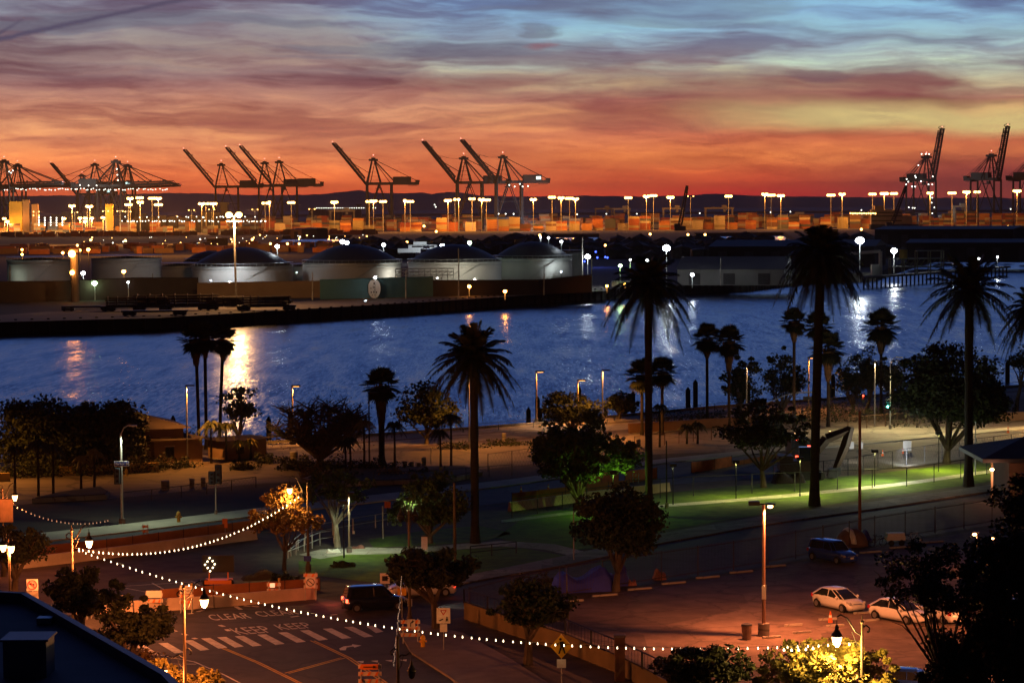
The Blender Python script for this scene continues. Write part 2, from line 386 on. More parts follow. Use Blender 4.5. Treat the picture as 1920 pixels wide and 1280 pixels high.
# near land
QUAY = [(-400, 895), (0, 865), (480, 832), (620, 822), (1000, 796), (1340, 764), (1920, 724), (2500, 690)]
pts = [G(x, y) for x, y in QUAY]
b = MB(); b.prism([(p.x, p.y) for p in pts][::-1] + [(-160, pts[0].y), (-160, 20), (160, 20), (160, pts[-1].y)], -8, 0)
struct(b.build('ground', dirt))
b = MB()   # quay edge kerb and apron
for i in range(len(pts) - 1):
    a, c = pts[i], pts[i + 1]
    o = Vector((0, -6, 0))
    b.add([(a.x, a.y - 7, .01), (c.x, c.y - 7, .01), (c.x, c.y - .4, .01), (a.x, a.y - .4, .01)], [(0, 1, 2, 3)])
    b.slab([(a.x, a.y - .4, 0), (c.x, c.y - .4, 0), (c.x, c.y + .1, 0), (a.x, a.y + .1, 0)], (0, 0, .3))
struct(b.build('quay_edge', concrete_d))
XS = list(range(-300, 2301, 60))
band('promenade_path', [(-400, 905), (0, 880), (480, 846), (1000, 806), (1920, 734), (2300, 704)], [(-400, 930), (0, 894), (480, 860), (1000, 818), (1920, 748), (2300, 716)], XS, concrete_d, 0.01)
ROADA_T = [(-400, 935), (0, 900), (480, 866), (900, 830), (1240, 806), (1920, 775), (2300, 755)]
ROADA_B = [(-400, 985), (0, 948), (240, 932), (480, 906), (800, 890), (1000, 868), (1240, 850), (1440, 845), (1920, 815), (2300, 790)]
worn(mat('worn_asphalt', (0.12, 0.10, 0.085), 0.85, var=0.3, scale=0.25, bump=0.3, stretch=(0.25, 1, 1)), .12, .04)
band('harbour_road', ROADA_T, ROADA_B, XS, mat('worn_asphalt', (0.12, 0.10, 0.085), 0.85, var=0.3, scale=0.25, bump=0.3, stretch=(0.25, 1, 1)), 0.014)
# pavement and road nearer the park
S_T = [(-300, 1045), (70, 1002), (240, 984), (480, 955), (700, 930), (960, 900), (1240, 862), (1440, 842), (1920, 800), (2300, 765)]
S_B = [(-300, 1062), (70, 1018), (240, 999), (480, 969), (700, 943), (960, 911), (1240, 870), (1440, 850), (1920, 806), (2300, 770)]
B_B = [(-300, 1092), (70, 1046), (480, 998), (720, 972), (960, 940), (1170, 915), (1440, 895), (1640, 875), (1920, 835), (2300, 790)]
gpoly('dirt_lot_ground', [(-300, 988), (0, 950), (480, 908), (800, 892), (1000, 870), (1240, 852), (1240, 862), (960, 900), (480, 955), (-300, 1045)], mat('dark_soil', (0.035, 0.028, 0.02), 0.95, var=0.4, scale=0.4), 0.012)
b = MB(); XS2 = [x for x in XS]
P = [G(x, interp(S_T, x)) for x in XS2]; Q = [G(x, interp(S_B, x)) for x in XS2]
for i in range(len(XS2) - 1):
    b.slab([(Q[i].x, Q[i].y, 0), (Q[i + 1].x, Q[i + 1].y, 0), (P[i + 1].x, P[i + 1].y, 0), (P[i].x, P[i].y, 0)], (0, 0, .14))
struct(b.build('boulevard_pavement', mat('pale_paving', (0.40, 0.40, 0.33), 0.9, var=0.2, scale=0.4)))
band('boulevard_road', S_B, B_B, XS, asphalt_blue, 0.018)
# wide road at the right, lit by work lamps
worn(mat('pale_asphalt', (0.15, 0.14, 0.115), 0.8, var=0.25, scale=0.3, stretch=(0.3, 1, 1)), .12, .04)
gpoly('junction_road', [(1360, 840), (1480, 806), (1920, 785), (2300, 760), (2300, 800), (1920, 848), (1640, 880), (1440, 890), (1360, 880)], mat('pale_asphalt', (0.15, 0.14, 0.115), 0.8, var=0.25, scale=0.3, stretch=(0.3, 1, 1)), 0.022)
# park
gpoly('lawn_ground', [(930, 1008), (985, 968), (1080, 950), (1240, 925), (1440, 905), (1640, 888), (1860, 862), (2300, 800), (2300, 860), (1860, 902), (1640, 934), (1440, 962), (1240, 995), (1120, 1028), (1040, 1035)], grassm, 0.024)
gpoly('lawn_patch', [(560, 1052), (640, 1036), (760, 1038), (960, 1024), (1090, 1047), (1000, 1062), (860, 1082), (700, 1092), (560, 1075)], grassm, 0.024)
gpoly('lawn_strip', [(690, 1012), (790, 995), (900, 985), (960, 1000), (900, 1016), (760, 1024), (700, 1026)], grassm, 0.024)
band('park_path', [(940, 975), (1080, 958), (1240, 946), (1440, 930), (1690, 905), (1860, 880), (2300, 820)], [(940, 980), (1080, 963), (1240, 951), (1440, 936), (1690, 911), (1860, 886), (2300, 826)], list(range(940, 2301, 60)), concrete, 0.03)
gpoly('curved_path', [(560, 1040), (600, 1030), (690, 1026), (760, 1028), (860, 1020), (940, 1014), (1040, 1020), (1120, 1040), (1085, 1046), (1020, 1030), (940, 1024), (860, 1030), (760, 1038), (650, 1040), (600, 1048)], concrete, 0.03)
PS_T = [(640, 1128), (780, 1108), (880, 1080), (1090, 1038), (1240, 1002), (1440, 968), (1640, 942), (1860, 910), (2300, 850)]
PS_B = [(640, 1140), (780, 1120), (880, 1093), (1090, 1056), (1240, 1020), (1440, 984), (1640, 956), (1860, 922), (2300, 860)]
b = MB(); XP = list(range(640, 2301, 60))
P = [G(x, interp(PS_T, x)) for x in XP]; Q = [G(x, interp(PS_B, x)) for x in XP]
for i in range(len(XP) - 1):
    b.slab([(Q[i].x, Q[i].y, 0), (Q[i + 1].x, Q[i + 1].y, 0), (P[i + 1].x, P[i + 1].y, 0), (P[i].x, P[i].y, 0)], (0, 0, .14))
struct(b.build('park_pavement', concrete_d))
# street behind the fence, junction and street towards the viewer
gpoly('street', [(60, 1135), (400, 1085), (640, 1128), (780, 1112), (880, 1093), (1090, 1056), (1240, 1020), (1440, 984), (1640, 956), (1860, 922), (2300, 860), (2300, 930), (1860, 985), (1640, 1022), (1440, 1062), (1240, 1093), (1040, 1122), (880, 1152), (780, 1178), (800, 1230), (960, 1330), (1200, 1600), (60, 1600), (-60, 1300)], asphalt, 0.016)
gpoly('side_lane', [(230, 1112), (240, 1092), (470, 1078), (560, 1085), (600, 1112), (560, 1128), (380, 1118)], mat('grey_asphalt', (0.09, 0.085, 0.08), 0.9, var=0.3, scale=0.5), 0.02)
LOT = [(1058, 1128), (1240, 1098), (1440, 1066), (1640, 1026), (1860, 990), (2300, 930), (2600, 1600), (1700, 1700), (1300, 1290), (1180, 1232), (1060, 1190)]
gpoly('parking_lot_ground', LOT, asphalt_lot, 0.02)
# kerbed pavement on the right of the street
SW = [(745, 1180), (790, 1172), (870, 1190), (960, 1240), (1100, 1330), (1300, 1560), (1120, 1560), (960, 1360), (840, 1270), (770, 1225)]
b = MB(); b.prism([(G(x, y).x, G(x, y).y) for x, y in SW][::-1], 0.0, .15); struct(b.build('pavement', mat('grey_paving', (0.17, 0.14, 0.125), 0.9, var=0.25, scale=0.8)))
# markings
mk = MB()
tops = [(252, 1209), (297, 1205), (344, 1200), (377, 1196), (407, 1194), (440, 1192), (482, 1189), (521, 1185), (562, 1181), (605, 1178), (645, 1175), (686, 1172)]
b = MB()
for x, y in tops:
    wdt = 17; k = [(x, y), (x + wdt, y - 1), (x + wdt + 30 + (x - 250) * 0.02, y + 17), (x + 30 + (x - 250) * 0.02, y + 19)]
    if x > 650: k = [(686, 1173), (700, 1172), (719, 1183), (705, 1186)]
    b.poly([tuple(G(a, c, .024)) for a, c in k][::-1])
struct(b.build('crosswalk', whitepaint))
def stripe(bb, a, c, wdt, z=.024):
    a = G(*a, z); c = G(*c, z); d = (c - a).normalized(); n = Vector((-d.y, d.x, 0)) * wdt / 2
    bb.poly([tuple(a + n), tuple(a - n), tuple(c - n), tuple(c + n)])
b = MB()
for s0 in (0, .45):
    for (p, q) in [((582, 1200), (650, 1232)), ((650, 1232), (735, 1290)), ((735, 1290), (900, 1420)), ((640, 1232), (534, 1261)), ((415, 1214), (480, 1241)), ((480, 1241), (580, 1290))]:
        p2 = (p[0] + s0 * 16, p[1] + s0 * 1); q2 = (q[0] + s0 * 16, q[1] + s0 * 1); stripe(b, p2, q2, .12)
struct(b.build('centre_line', yellowpaint))
b = MB()
for (p, q) in [((250, 1226), (300, 1227)), ((300, 1227), (365, 1240)), ((365, 1240), (420, 1264)), ((420, 1264), (470, 1290)), ((290, 1244), (368, 1244)), ((235, 1098), (330, 1092)), ((330, 1092), (420, 1085)), ((285, 1092), (318, 1110)), ((236, 1102), (290, 1112)), ((358, 1088), (375, 1097))]:
    stripe(b, p, q, .12)
for p, q in [((545, 1156), (560, 1154)), ((620, 1152), (632, 1151)), ((412, 1171), (420, 1174)), ((424, 1179), (430, 1182)), ((320, 1180), (330, 1183)), ((343, 1187), (350, 1190)), ((362, 1195), (368, 1197)), ((442, 1136), (452, 1142)), ((458, 1135), (470, 1136)), ((472, 1135), (484, 1137)), ((352, 1150), (362, 1149)), ((370, 1146), (382, 1143))]:
    stripe(b, p, q, .3)
for i, x in enumerate((668, 695, 722, 749)):   # yield triangles
    b.poly([tuple(G(x, 1239 - i, .024)), tuple(G(x + 14, 1238 - i, .024)), tuple(G(x + 13, 1242 - i, .024))][::-1])
b.poly([tuple(G(a, c, .024)) for a, c in [(636, 1215), (644, 1211), (660, 1209), (660, 1207), (678, 1209), (665, 1213), (662, 1211), (650, 1213), (648, 1218), (638, 1218)]][::-1])
struct(b.build('lane_marking', whitepaint))
def ground_text(txt, p0, p1, ptop, m=whitepaint):
    cu = bpy.data.curves.new('road_words', 'FONT'); cu.body = txt; cu.size = 1; cu.extrude = 0.0; cu.align_x = 'LEFT'
    o = bpy.data.objects.new('road_words', cu); C.objects.link(o); cu.materials.append(m)
    bpy.context.view_layer.update(); wd = max(o.dimensions.x, .1); hd = 0.72
    a = G(*p0); x = (G(*p1) - a) / wd; y = (G(*ptop) - a) / hd
    M = Matrix.Identity(4)
    for i in range(3): M[i][0] = x[i]; M[i][1] = y[i]; M[i][3] = a[i]
    M[2][3] = .026; M[2][2] = 1; o.matrix_world = M; n = to_mesh_object(o, 'road_words'); n.matrix_world = M; struct(n)
ground_text('CLEAR', (397, 1163), (469, 1157), (394, 1152))
ground_text('CLEAR', (487, 1156), (556, 1149), (482, 1146))
ground_text('KEEP', (447, 1190), (507, 1183), (439, 1177))
ground_text('KEEP', (526, 1181), (583, 1175), (519, 1170))
# far land
FS = [(-900, 648), (0, 627), (300, 618), (560, 604), (700, 595), (950, 574), (1140, 561), (1400, 546), (1500, 533), (1640, 527)]
fp = [G(x, y, -3) for x, y in FS] + [G(1700, 505, -3), G(1800, 478, -3), G(2300, 462, -3)]
b = MB(); b.prism([(p.x, p.y) for p in fp][::-1] + [(-900, 700), (-1400, 1750), (1500, 1800)], -8, .5)
struct(b.build('far_land', darkland))
for x0, x1 in ((-2000, 500), (640, 1040), (1135, 1325), (1505, 3500)):
    b = MB(); b.prism([(At(x0, 440, 1745).x, 1745), (At(x1, 440, 1745).x, 1745), (At(x1, 440, 2300).x, 2470), (At(x0, 440, 2300).x, 2470)], -8, .52); struct(b.build('far_land', darkland))
b = MB()   # lit quay apron in front of the tank farm
for (x0, y0), (x1, y1) in zip([(-300, 628), (0, 604), (300, 596), (430, 588), (560, 580), (800, 566), (1000, 553)], [(0, 604), (300, 596), (430, 588), (560, 580), (800, 566), (1000, 553), (1140, 545)]):
    a, c = G(x0, y0, .5), G(x1, y1, .5); b.add([(a.x, a.y, .53), (c.x, c.y, .53), (c.x, c.y + 60, .53), (a.x, a.y + 60, .53)], [(0, 1, 2, 3)])
struct(b.build('far_quay_road', mat('far_asphalt', (0.14, 0.115, 0.09), 0.9, var=0.3, scale=0.05)))
b = MB()   # dark timber fendering along the far quay
for i in range(len(fp) - 5):
    a, c = fp[i], fp[i + 1]; n = max(2, int((c - a).length / 4))
    for k in range(n):
        p = a.lerp(c, k / n); b.box(p.x, p.y - .5, -1.4, .7, .6, 4.4)
struct(b.build('quay_fender', mat('wet_timber', (0.012, 0.010, 0.009), 0.8, var=0.3, scale=1)))
# terminal island
b = MB(); b.prism([(-2500, 2450), (200, 2420), (380, 2440), (2600, 2500), (3500, 5200), (-3500, 5200)], -8, .6)
struct(b.build('terminal_ground', yardm))
b = MB(); b.prism([(-6000, 9000), (9000, 8700), (9000, 8730), (-6000, 9030)], -8, 5)
struct(b.build('breakwater', darkland))
# hills
def hills(name, Y, prof, m, dep):
    b = MB(); pts = [At(x, y, Y) for x, y in prof]
    for i in range(len(pts) - 1):
        a, c = pts[i], pts[i + 1]
        b.add([(a.x, Y, -3), (c.x, Y, -3), (c.x, Y + dep * .4, c.z * .55), (a.x, Y + dep * .4, a.z * .55), (c.x * 1.03, Y + dep, c.z * 1.03), (a.x * 1.03, Y + dep, a.z * 1.03), (c.x * 1.1, Y + dep * 3, -3), (a.x * 1.1, Y + dep * 3, -3)], [(0, 1, 2, 3), (3, 2, 4, 5), (5, 4, 6, 7)])
    return struct(b.build(name, m))
hillm = mat('hill_scrub', (0.035, 0.034, 0.038), 1.0, var=0.3, scale=0.002)
def rough(prof, amp, sd):
    r = random.Random(sd); out = []
    for (x0, y0), (x1, y1) in zip(prof, prof[1:]):
        n = max(1, int((x1 - x0) / 10))
        for k in range(n): out.append((x0 + (x1 - x0) * k / n, y0 + (y1 - y0) * k / n + r.uniform(-amp, amp)))
    return out + [prof[-1]]
hills('hills', 30000, rough([(-600, 372), (0, 368), (200, 366), (330, 362), (400, 363), (470, 366), (560, 366), (610, 364), (640, 360), (676, 357), (700, 362), (760, 363), (790, 361), (810, 364), (840, 360), (870, 362), (900, 367), (980, 369), (1100, 367), (1200, 369), (1280, 367), (1340, 363), (1400, 367), (1600, 370), (1920, 372), (2500, 374)], 0.6, 3), hillm, 800)
# ================================================================ FAR SHORE AND TERMINAL
ZF = 0.5
# ---- ship-to-shore cranes; local x = towards the boom tip side (negative x), z up, metres
cranem = mat('crane_paint', (0.030, 0.032, 0.040), 0.6, var=0.25, scale=0.1)
def crane(label, boom_deg, legs_lit=False, boom_len=64, houselit=False, group='ship-to-shore gantry cranes of the container terminal', m=None, back=64):
    m = m or cranem
    t = thing('gantry_crane', label, 'crane', group=group)
    for x in (0, 30):
        for y in (-9, 9):
            b = MB(); b.tube((x, y, 1.5), (x, y * .92, 57), 1.5, 1.3, 4); b.build('leg', m, t)
            b = MB(); b.box(x, y, .9, 2.2, 5, 1.6); b.build('wheel_bogie', m, t)
    b = MB()
    for y in (-9, 9):
        b.box(15, y, 14, 30, 1.2, 1.6); b.tube((0, y, 14), (15, y, 56), .8, .8, 4); b.tube((30, y, 14), (15, y, 56), .5, .5, 4)
        b.tube((0, y, 34), (30, y, 34), .35, .35, 4)
    for x in (0, 30): b.box(x, 0, 15, 1.4, 18, 1.6); b.box(x, 0, 55, 1.6, 18, 2)
    b.build('portal_frame', m, t)
    b = MB()
    for y in (-3, 3): b.box(back / 2 - 1, y, 57, back + 2, 1.4, 3.4)
    for k in range(int(back / 5.6) + 1): b.box(0 + k * 5.6, 0, 57.3, .5, 6, .5)
    b.box(back - 2, 0, 60, 5, 7, 2.6); b.box(back - 8, 0, 54.6, 11, 7, .6)
    for k in range(6): b.tube((back - 14 + 2.5 * k, -3.4, 58), (back - 14 + 2.5 * k, -3.4, 61), .14, .14, 4)
    b.build('girder', m, t)
    b = MB(); b.box(back - 21, 0, 61.6, 22, 9, 7.6); b.build('machinery_house', m, t)
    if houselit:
        b = MB(); b.box(back - 14, -4.8, 61.5, 5.5, .4, 3.6); b.build('lit_house_panel', e_hs, t)  # floodlit house panel; its brightness is emission set on the panel
    b = MB()
    ap = (8, 0, 85)
    for y in (-1, 1):
        b.tube((0, y * 8, 57), (6.2, y * 1.5, 85), 1.2, .9, 4); b.tube((17, y * 8, 57), (9.5, y * 1.5, 85), .9, .8, 4)
        b.tube((4, y * 6, 57), (10, y * 1.2, 85), .3, .3, 4)
    for k in range(5):
        z = 61 + k * 5; f = (z - 57) / 28
        b.tube((6.2 * f, -8 + 6.5 * f, z), (6.2 * f, 8 - 6.5 * f, z), .25, .25, 4)
        b.tube((6.2 * f, -8 + 6.5 * f, z), (17 - 7.5 * f, -8 + 6.5 * f, z), .18, .18, 4)
    b.box(8, 0, 86, 11, 7, 2.6); b.box(8, 0, 88, 5, 4, 1.6); b.tube((8, 0, 88), (8, 0, 92), .15, .1, 4)
    b.build('apex_frame', m, t)
    b = MB()
    for y in (-2.5, 2.5):
        b.tube((9, y, 86), (34, y, 59), .6, .6, 4); b.tube((10, y, 86), (back - 2, y, 60), .26, .26, 4); b.tube((9, y, 85), (28, y, 58.5), .3, .3, 4)
    b.build('back_stay', m, t)
    a = math.radians(boom_deg); d = Vector((-math.cos(a), 0, math.sin(a))); n = Vector((math.sin(a), 0, math.cos(a))); h = Vector((-1.5, 0, 57))
    if boom_deg > 70: h = Vector((-1.5, 0, 57))
    b = MB()
    for y in (-3.6, 3.6):
        Y = Vector((0, y, 0))
        b.tube(h + Y, h + d * boom_len + Y, 1.5, 1.3, 4); b.tube(h + Y + n * 3.6 + d * 6, h + d * (boom_len - 3) + Y + n * 2.8, .9, .8, 4)
        for k in range(int(boom_len / 5)):
            p = h + Y + d * (4 + k * 5); b.tube(p, p + n * 3.4 + d * 2.5, .4, .4, 4); b.tube(p + n * 3.4 + d * 2.5, p + d * 5, .4, .4, 4)
    for k in range(int(boom_len / 8) + 1):
        p = h + d * (2 + k * 8 if k < int(boom_len / 8) else boom_len - .6)
        b.tube(p - Vector((0, 3.6, 0)), p + Vector((0, 3.6, 0)), .45, .45, 4)
    p = h + d * (boom_len - 1); b.box(p.x, 0, p.z, 2.2, 8.6, 2.2)
    p = h + d * (boom_len - 8); b.box(p.x + n.x * 2, 0, p.z + n.z * 2, 2.0, 8, 2.4)
    for f in (.3, .55, .8):
        p = h + d * (boom_len * f) + n * 4.6; b.box(p.x, 0, p.z, 1.2, 4, 2)
    b.build('boom', m, t)
    b = MB(); e = h + d * (boom_len * .62) + n * 4
    if boom_deg < 20:
        for y in (-2.5, 2.5):
            b.tube((7, y, 86), h + d * (boom_len * .95) + n * 1.2 + Vector((0, y, 0)), .38, .38, 4); b.tube((7, y, 86), h + d * (boom_len * .5) + n * 1.2 + Vector((0, y, 0)), .38, .38, 4)
    else:
        for y in (-2, 2):
            mid = (Vector((6, y, 86)) + e) / 2 + Vector((0, 0, -2)); b.tube((6, y, 86), mid, .15, .15, 4); b.tube(mid, e + Vector((0, y, 0)), .15, .15, 4)
            p = h + d * 28 + n * 4 + Vector((0, y, 0)); b.tube((3, y, 70), p, .3, .3, 4)
    b.build('forestay', m, t)
    b = MB(); b.box(14, -4, 53, 3, 3, 3.4); b.box(14, 0, 51.2, 8, 6, .7); b.build('operator_cab', m, t)
    b = MB(); b.tube((8, 0, 91.4), (8, 0, 92.6), .55, .55, 6); p = h + d * boom_len; b.sph((p.x, 0, p.z + 2), .6, 6); b.build('warning_light', e_redlite, t)
    return t
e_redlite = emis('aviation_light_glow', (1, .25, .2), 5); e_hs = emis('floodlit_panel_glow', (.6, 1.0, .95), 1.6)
def put(t, px, Y, zb=.6, rz=0.0):
    p = At(px, 420, Y); t.location = (p.x, Y, zb); t.rotation_euler = (0, 0, rz)
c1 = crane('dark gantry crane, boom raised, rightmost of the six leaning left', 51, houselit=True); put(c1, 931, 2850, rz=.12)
k = [(858, 2900, .14, 'dark gantry crane with raised boom, second from the right among the six leaning left'),
     (689, 2950, .12, 'lone dark gantry crane with raised boom standing between the two crane pairs'),
     (513, 3060, .10, 'dark gantry crane with raised boom, right one of the overlapping pair'),
     (486, 3120, .10, 'dark gantry crane with raised boom, middle of the three at left centre'),
     (405, 3220, .12, 'dark gantry crane with raised boom, leftmost of the six leaning left')]
for px, Y, rz, lb in k:
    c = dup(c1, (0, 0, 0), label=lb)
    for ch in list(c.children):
        if ch.name.startswith('lit_house_panel'): bpy.data.objects.remove(ch)
    put(c, px, Y, rz=rz)
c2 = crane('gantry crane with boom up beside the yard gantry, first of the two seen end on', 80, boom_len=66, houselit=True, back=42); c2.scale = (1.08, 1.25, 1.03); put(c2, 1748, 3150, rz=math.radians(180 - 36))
for ch in c2.children:
    pass
c3 = dup(c2, (0, 0, 0), label='gantry crane with boom up, second of the two seen end on, nearer the frame edge'); put(c3, 1870, 3080, rz=math.radians(180 - 36))
c4 = dup(c2, (0, 0, 0), label='gantry crane cut by the frame edge at far right'); put(c4, 1950, 3080, rz=math.radians(180 - 36))
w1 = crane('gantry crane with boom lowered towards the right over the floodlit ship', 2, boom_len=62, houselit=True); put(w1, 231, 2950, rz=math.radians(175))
w2 = dup(w1, (0, 0, 0), label='gantry crane with lowered boom just behind the lit crane house'); put(w2, 168, 3150, rz=math.radians(12))
w3 = dup(w1, (0, 0, 0), label='gantry crane with lowered boom, right peak of the working group'); put(w3, 252, 3250, rz=math.radians(176))
w4 = dup(w1, (0, 0, 0), label='tall gantry crane with lowered boom at the left frame edge'); put(w4, 22, 2900, rz=math.radians(176))
w5 = dup(w1, (0, 0, 0), label='gantry crane with lowered boom behind the leftmost crane'); put(w5, 46, 3150, rz=math.radians(174))
c5 = dup(c1, (0, 0, 0), label='gantry crane with slim raised boom left of the working cranes', sc=.86); put(c5, 146, 3300, rz=.05)
# strings of white work lights on the booms of the working cranes
wl = thing('boom_work_lights', 'row of small white work lights along the lowered crane booms', 'work lights', (0, 2945, 0))
rr = random.Random(5)
for i in range(60):
    px = 2 + i * 5.3 + rr.uniform(-2, 2); b = MB(); p = At(px, 355 + rr.uniform(-1.5, 1.5), 2935); b.sph((p.x, -10, p.z), .6, 6); b.build('work_light', e_far2, wl)
def spark(px, py, Y, r, m, name='work_light', lab='small white work light on a crane frame', grp='white work lights on the cranes'):
    p = At(px, py, Y); b = MB(); b.sph((0, 0, 0), r, 6); o = b.build(name, m); o.location = p; tag(o, lab, 'lamp', grp); return o
for x, y in sorted([(219, 317), (220, 328), (221, 338), (17, 322), (21, 324), (24, 320), (150, 347), (166, 348), (181, 348), (1728, 289), (1736, 289), (1742, 289), (1722, 310), (1716, 330), (1717, 333), (1700, 336), (1703, 341), (1699, 346), (1710, 350), (1716, 350), (1727, 340), (1741, 346), (1748, 346), (1749, 331), (1748, 371), (1747, 380), (1752, 389), (1748, 400), (1748, 411), (935, 401), (948, 401), (963, 401), (975, 345), (980, 350), (990, 349), (955, 347), (965, 350), (1704, 389), (1711, 390), (1715, 390)]):
    SC = globals().get('SC', -1) + 1; spark(x, y, 2815 if x < 1200 else 3050, .75, e_far2, lab='small white work light on the crane frames, %s from the left' % ordn(SC))
for x, y in [(153, 347), (166, 345)]:
    p = At(x, y, 2900); light('POINT', (p.x, 2880, p.z), 60000, (.75, 1, .95), 1.0)
p = At(1725, 340, 3050); light('POINT', (p.x, 3040, p.z), 60000, (.6, .9, 1), 1.0)
p = At(985, 400, 2800); light('POINT', (p.x, 2800, p.z - 8), 120000, (.6, .85, 1), 1.0)
# ---- yard gantries
def rtg(label, px, Y, wpx=30, sc=1.0):
    t = thing('yard_gantry', label, 'yard crane', group='rubber-tyred yard gantries among the containers'); s = Y / FP
    wd = wpx * s; hgt = 24
    for x in (-wd / 2, wd / 2):
        for y in (-5, 5):
            b = MB(); b.box(x, y, hgt / 2, 1.5, 1.2, hgt); b.build('leg', rtgm, t)
    b = MB(); b.box(0, -5, hgt, wd + 3, 1.4, 2.2); b.box(0, 5, hgt, wd + 3, 1.4, 2.2); b.box(-wd / 2, 0, 2, 2, 12, 2); b.box(wd / 2, 0, 2, 2, 12, 2); b.build('gantry_beam', rtgm, t)
    b = MB(); b.box(wd * .2, 0, hgt + 2.4, 6, 8, 3); b.box(wd * .2, -3, hgt - 3, 3, 3, 3); b.build('trolley', rtgm, t)
    put(t, px, Y); return t
rtgm = mat('yard_crane_paint', (0.40, 0.36, 0.30), 0.6, var=0.2, scale=0.3)
for px, Y, wd, lb in [(642, 3050, 44, 'yard gantry crane left of the lone raised-boom crane'), (1166, 3050, 28, 'yard gantry crane spanning containers at centre right'), (1132, 3250, 30, 'dim yard gantry crane behind another gantry at centre right'), (1262, 2980, 36, 'pale yard gantry crane directly behind the dark mobile crane'), (1348, 3020, 50, 'long yard gantry crane right of the dark mobile crane'), (1800, 3060, 22, 'thin-legged yard gantry crane between the two end-on cranes')]:
    rtg(lb, px, Y, wd)
# ---- containers: 300 stand as objects, the rest as one mass
ccols = [(.42, .16, .06), (.30, .10, .05), (.50, .24, .10), (.16, .09, .07), (.45, .38, .28), (.10, .12, .16), (.34, .30, .20), (.25, .06, .04), (.5, .45, .38), (.38, .19, .07)]
cm = [mat('container_paint_%s' % n, c, 0.6, var=0.25, scale=0.3, vec='Object') for n, c in zip(['rust', 'maroon', 'orange', 'brown', 'cream', 'navy', 'olive', 'red', 'white', 'ochre'], ccols)]
cn = ['rust orange', 'dark maroon', 'bright orange', 'dark brown', 'cream', 'navy blue', 'olive grey', 'deep red', 'off-white', 'ochre']
cme = []
for i, m in enumerate(cm):
    b = MB(); b.box(0, 0, 1.3, 12.1, 2.4, 2.56)
    for k in range(24): b.box(-5.8 + k * .5, -1.22, 1.3, .22, .06, 2.3)
    me = b.build('shipping_container', m); cme.append(me.data); bpy.data.objects.remove(me)
rr = random.Random(11); cnt = 0; mass = MB(); massl = MB()
def putc(x, Y, z, i, k=0, st=0):
    global cnt
    o = bpy.data.objects.new('shipping_container', cme[i]); C.objects.link(o); o.location = (x, Y, z)
    tag(o, '%s container, %s tier of the %s terminal stack from the left' % (cn[i], ORD[k], ordn(st)), 'container', 'containers in the front row of the terminal'); cnt += 1
px = 505; stn = -1
while px < 1710:
    Y = 2760 + rr.uniform(-8, 8) + (40 if 480 < px < 640 else 0); hn = rr.choice([3, 4, 4, 5, 5, 6]) ; wdt = 12.6 / Y * FP
    if rr.random() < .10: px += wdt * rr.uniform(.5, 1.2); continue
    same = rr.randrange(10)
    p = At(px, 430, Y); stn += 1
    for k in range(hn):
        i = same if rr.random() < .65 else rr.randrange(10)
        if cnt < 300: putc(p.x, Y, .6 + k * 2.6, i, k, stn)
    px += wdt + (rr.choice([0, 0, .8, 3]))
for row in range(5):                                    # rows behind and the yard at the left
    px = -40 if row < 4 else 480
    Y = [2700, 2820, 2960, 3100, 2900][row]
    while px < (500 if row < 2 else 1960):
        hn = rr.choice([2, 4, 5, 6, 6, 7]) if row > 1 else rr.choice([1, 2, 3, 5, 5])
        p = At(px, 430, Y); wdt = 12.6 / Y * FP
        if rr.random() > (.25 if row < 2 else .12): (mass if rr.random() < .6 else massl).box(p.x, Y, .6 + hn * 1.3, 12.1, 2.4, hn * 2.6)
        px += wdt + rr.choice([0, 0, 1, 4])
def contmat(name, seed):
    m = mat(name, (.3, .2, .1), .6, var=0); nt = m.node_tree; N.nt = nt; b = nt.nodes['Principled BSDF']
    t = nt.nodes.new('ShaderNodeTexCoord'); mp = nt.nodes.new('ShaderNodeMapping'); mp.inputs[3].default_value = (1 / 12.5, 1 / 40., 1 / 2.6); mp.inputs[1].default_value = (seed, 0, -.23)
    nt.links.new(t.outputs['Object'], mp.inputs[0]); sn = nt.nodes.new('ShaderNodeVectorMath'); sn.operation = 'FLOOR'; nt.links.new(mp.outputs[0], sn.inputs[0])
    wn = nt.nodes.new('ShaderNodeTexWhiteNoise'); wn.noise_dimensions = '3D'; nt.links.new(sn.outputs[0], wn.inputs[0])
    stops = [(i, (*c, 1)) for i, c in enumerate(ccols)]
    r = ramp(N(wn.outputs[0]) * 10, stops, 10); r.s.node.color_ramp.interpolation = 'CONSTANT'; nt.links.new(r.s, b.inputs['Base Color'])
    return m
o = mass.build('shipping_containers', contmat('mixed_containers', 0.3)); stuff(o); tag(o, 'mass of mixed containers stacked in the terminal behind the front row', 'containers')
o = massl.build('shipping_containers', contmat('mixed_containers_two', 7.7)); stuff(o); tag(o, 'further mixed container blocks between the yard rows', 'containers')
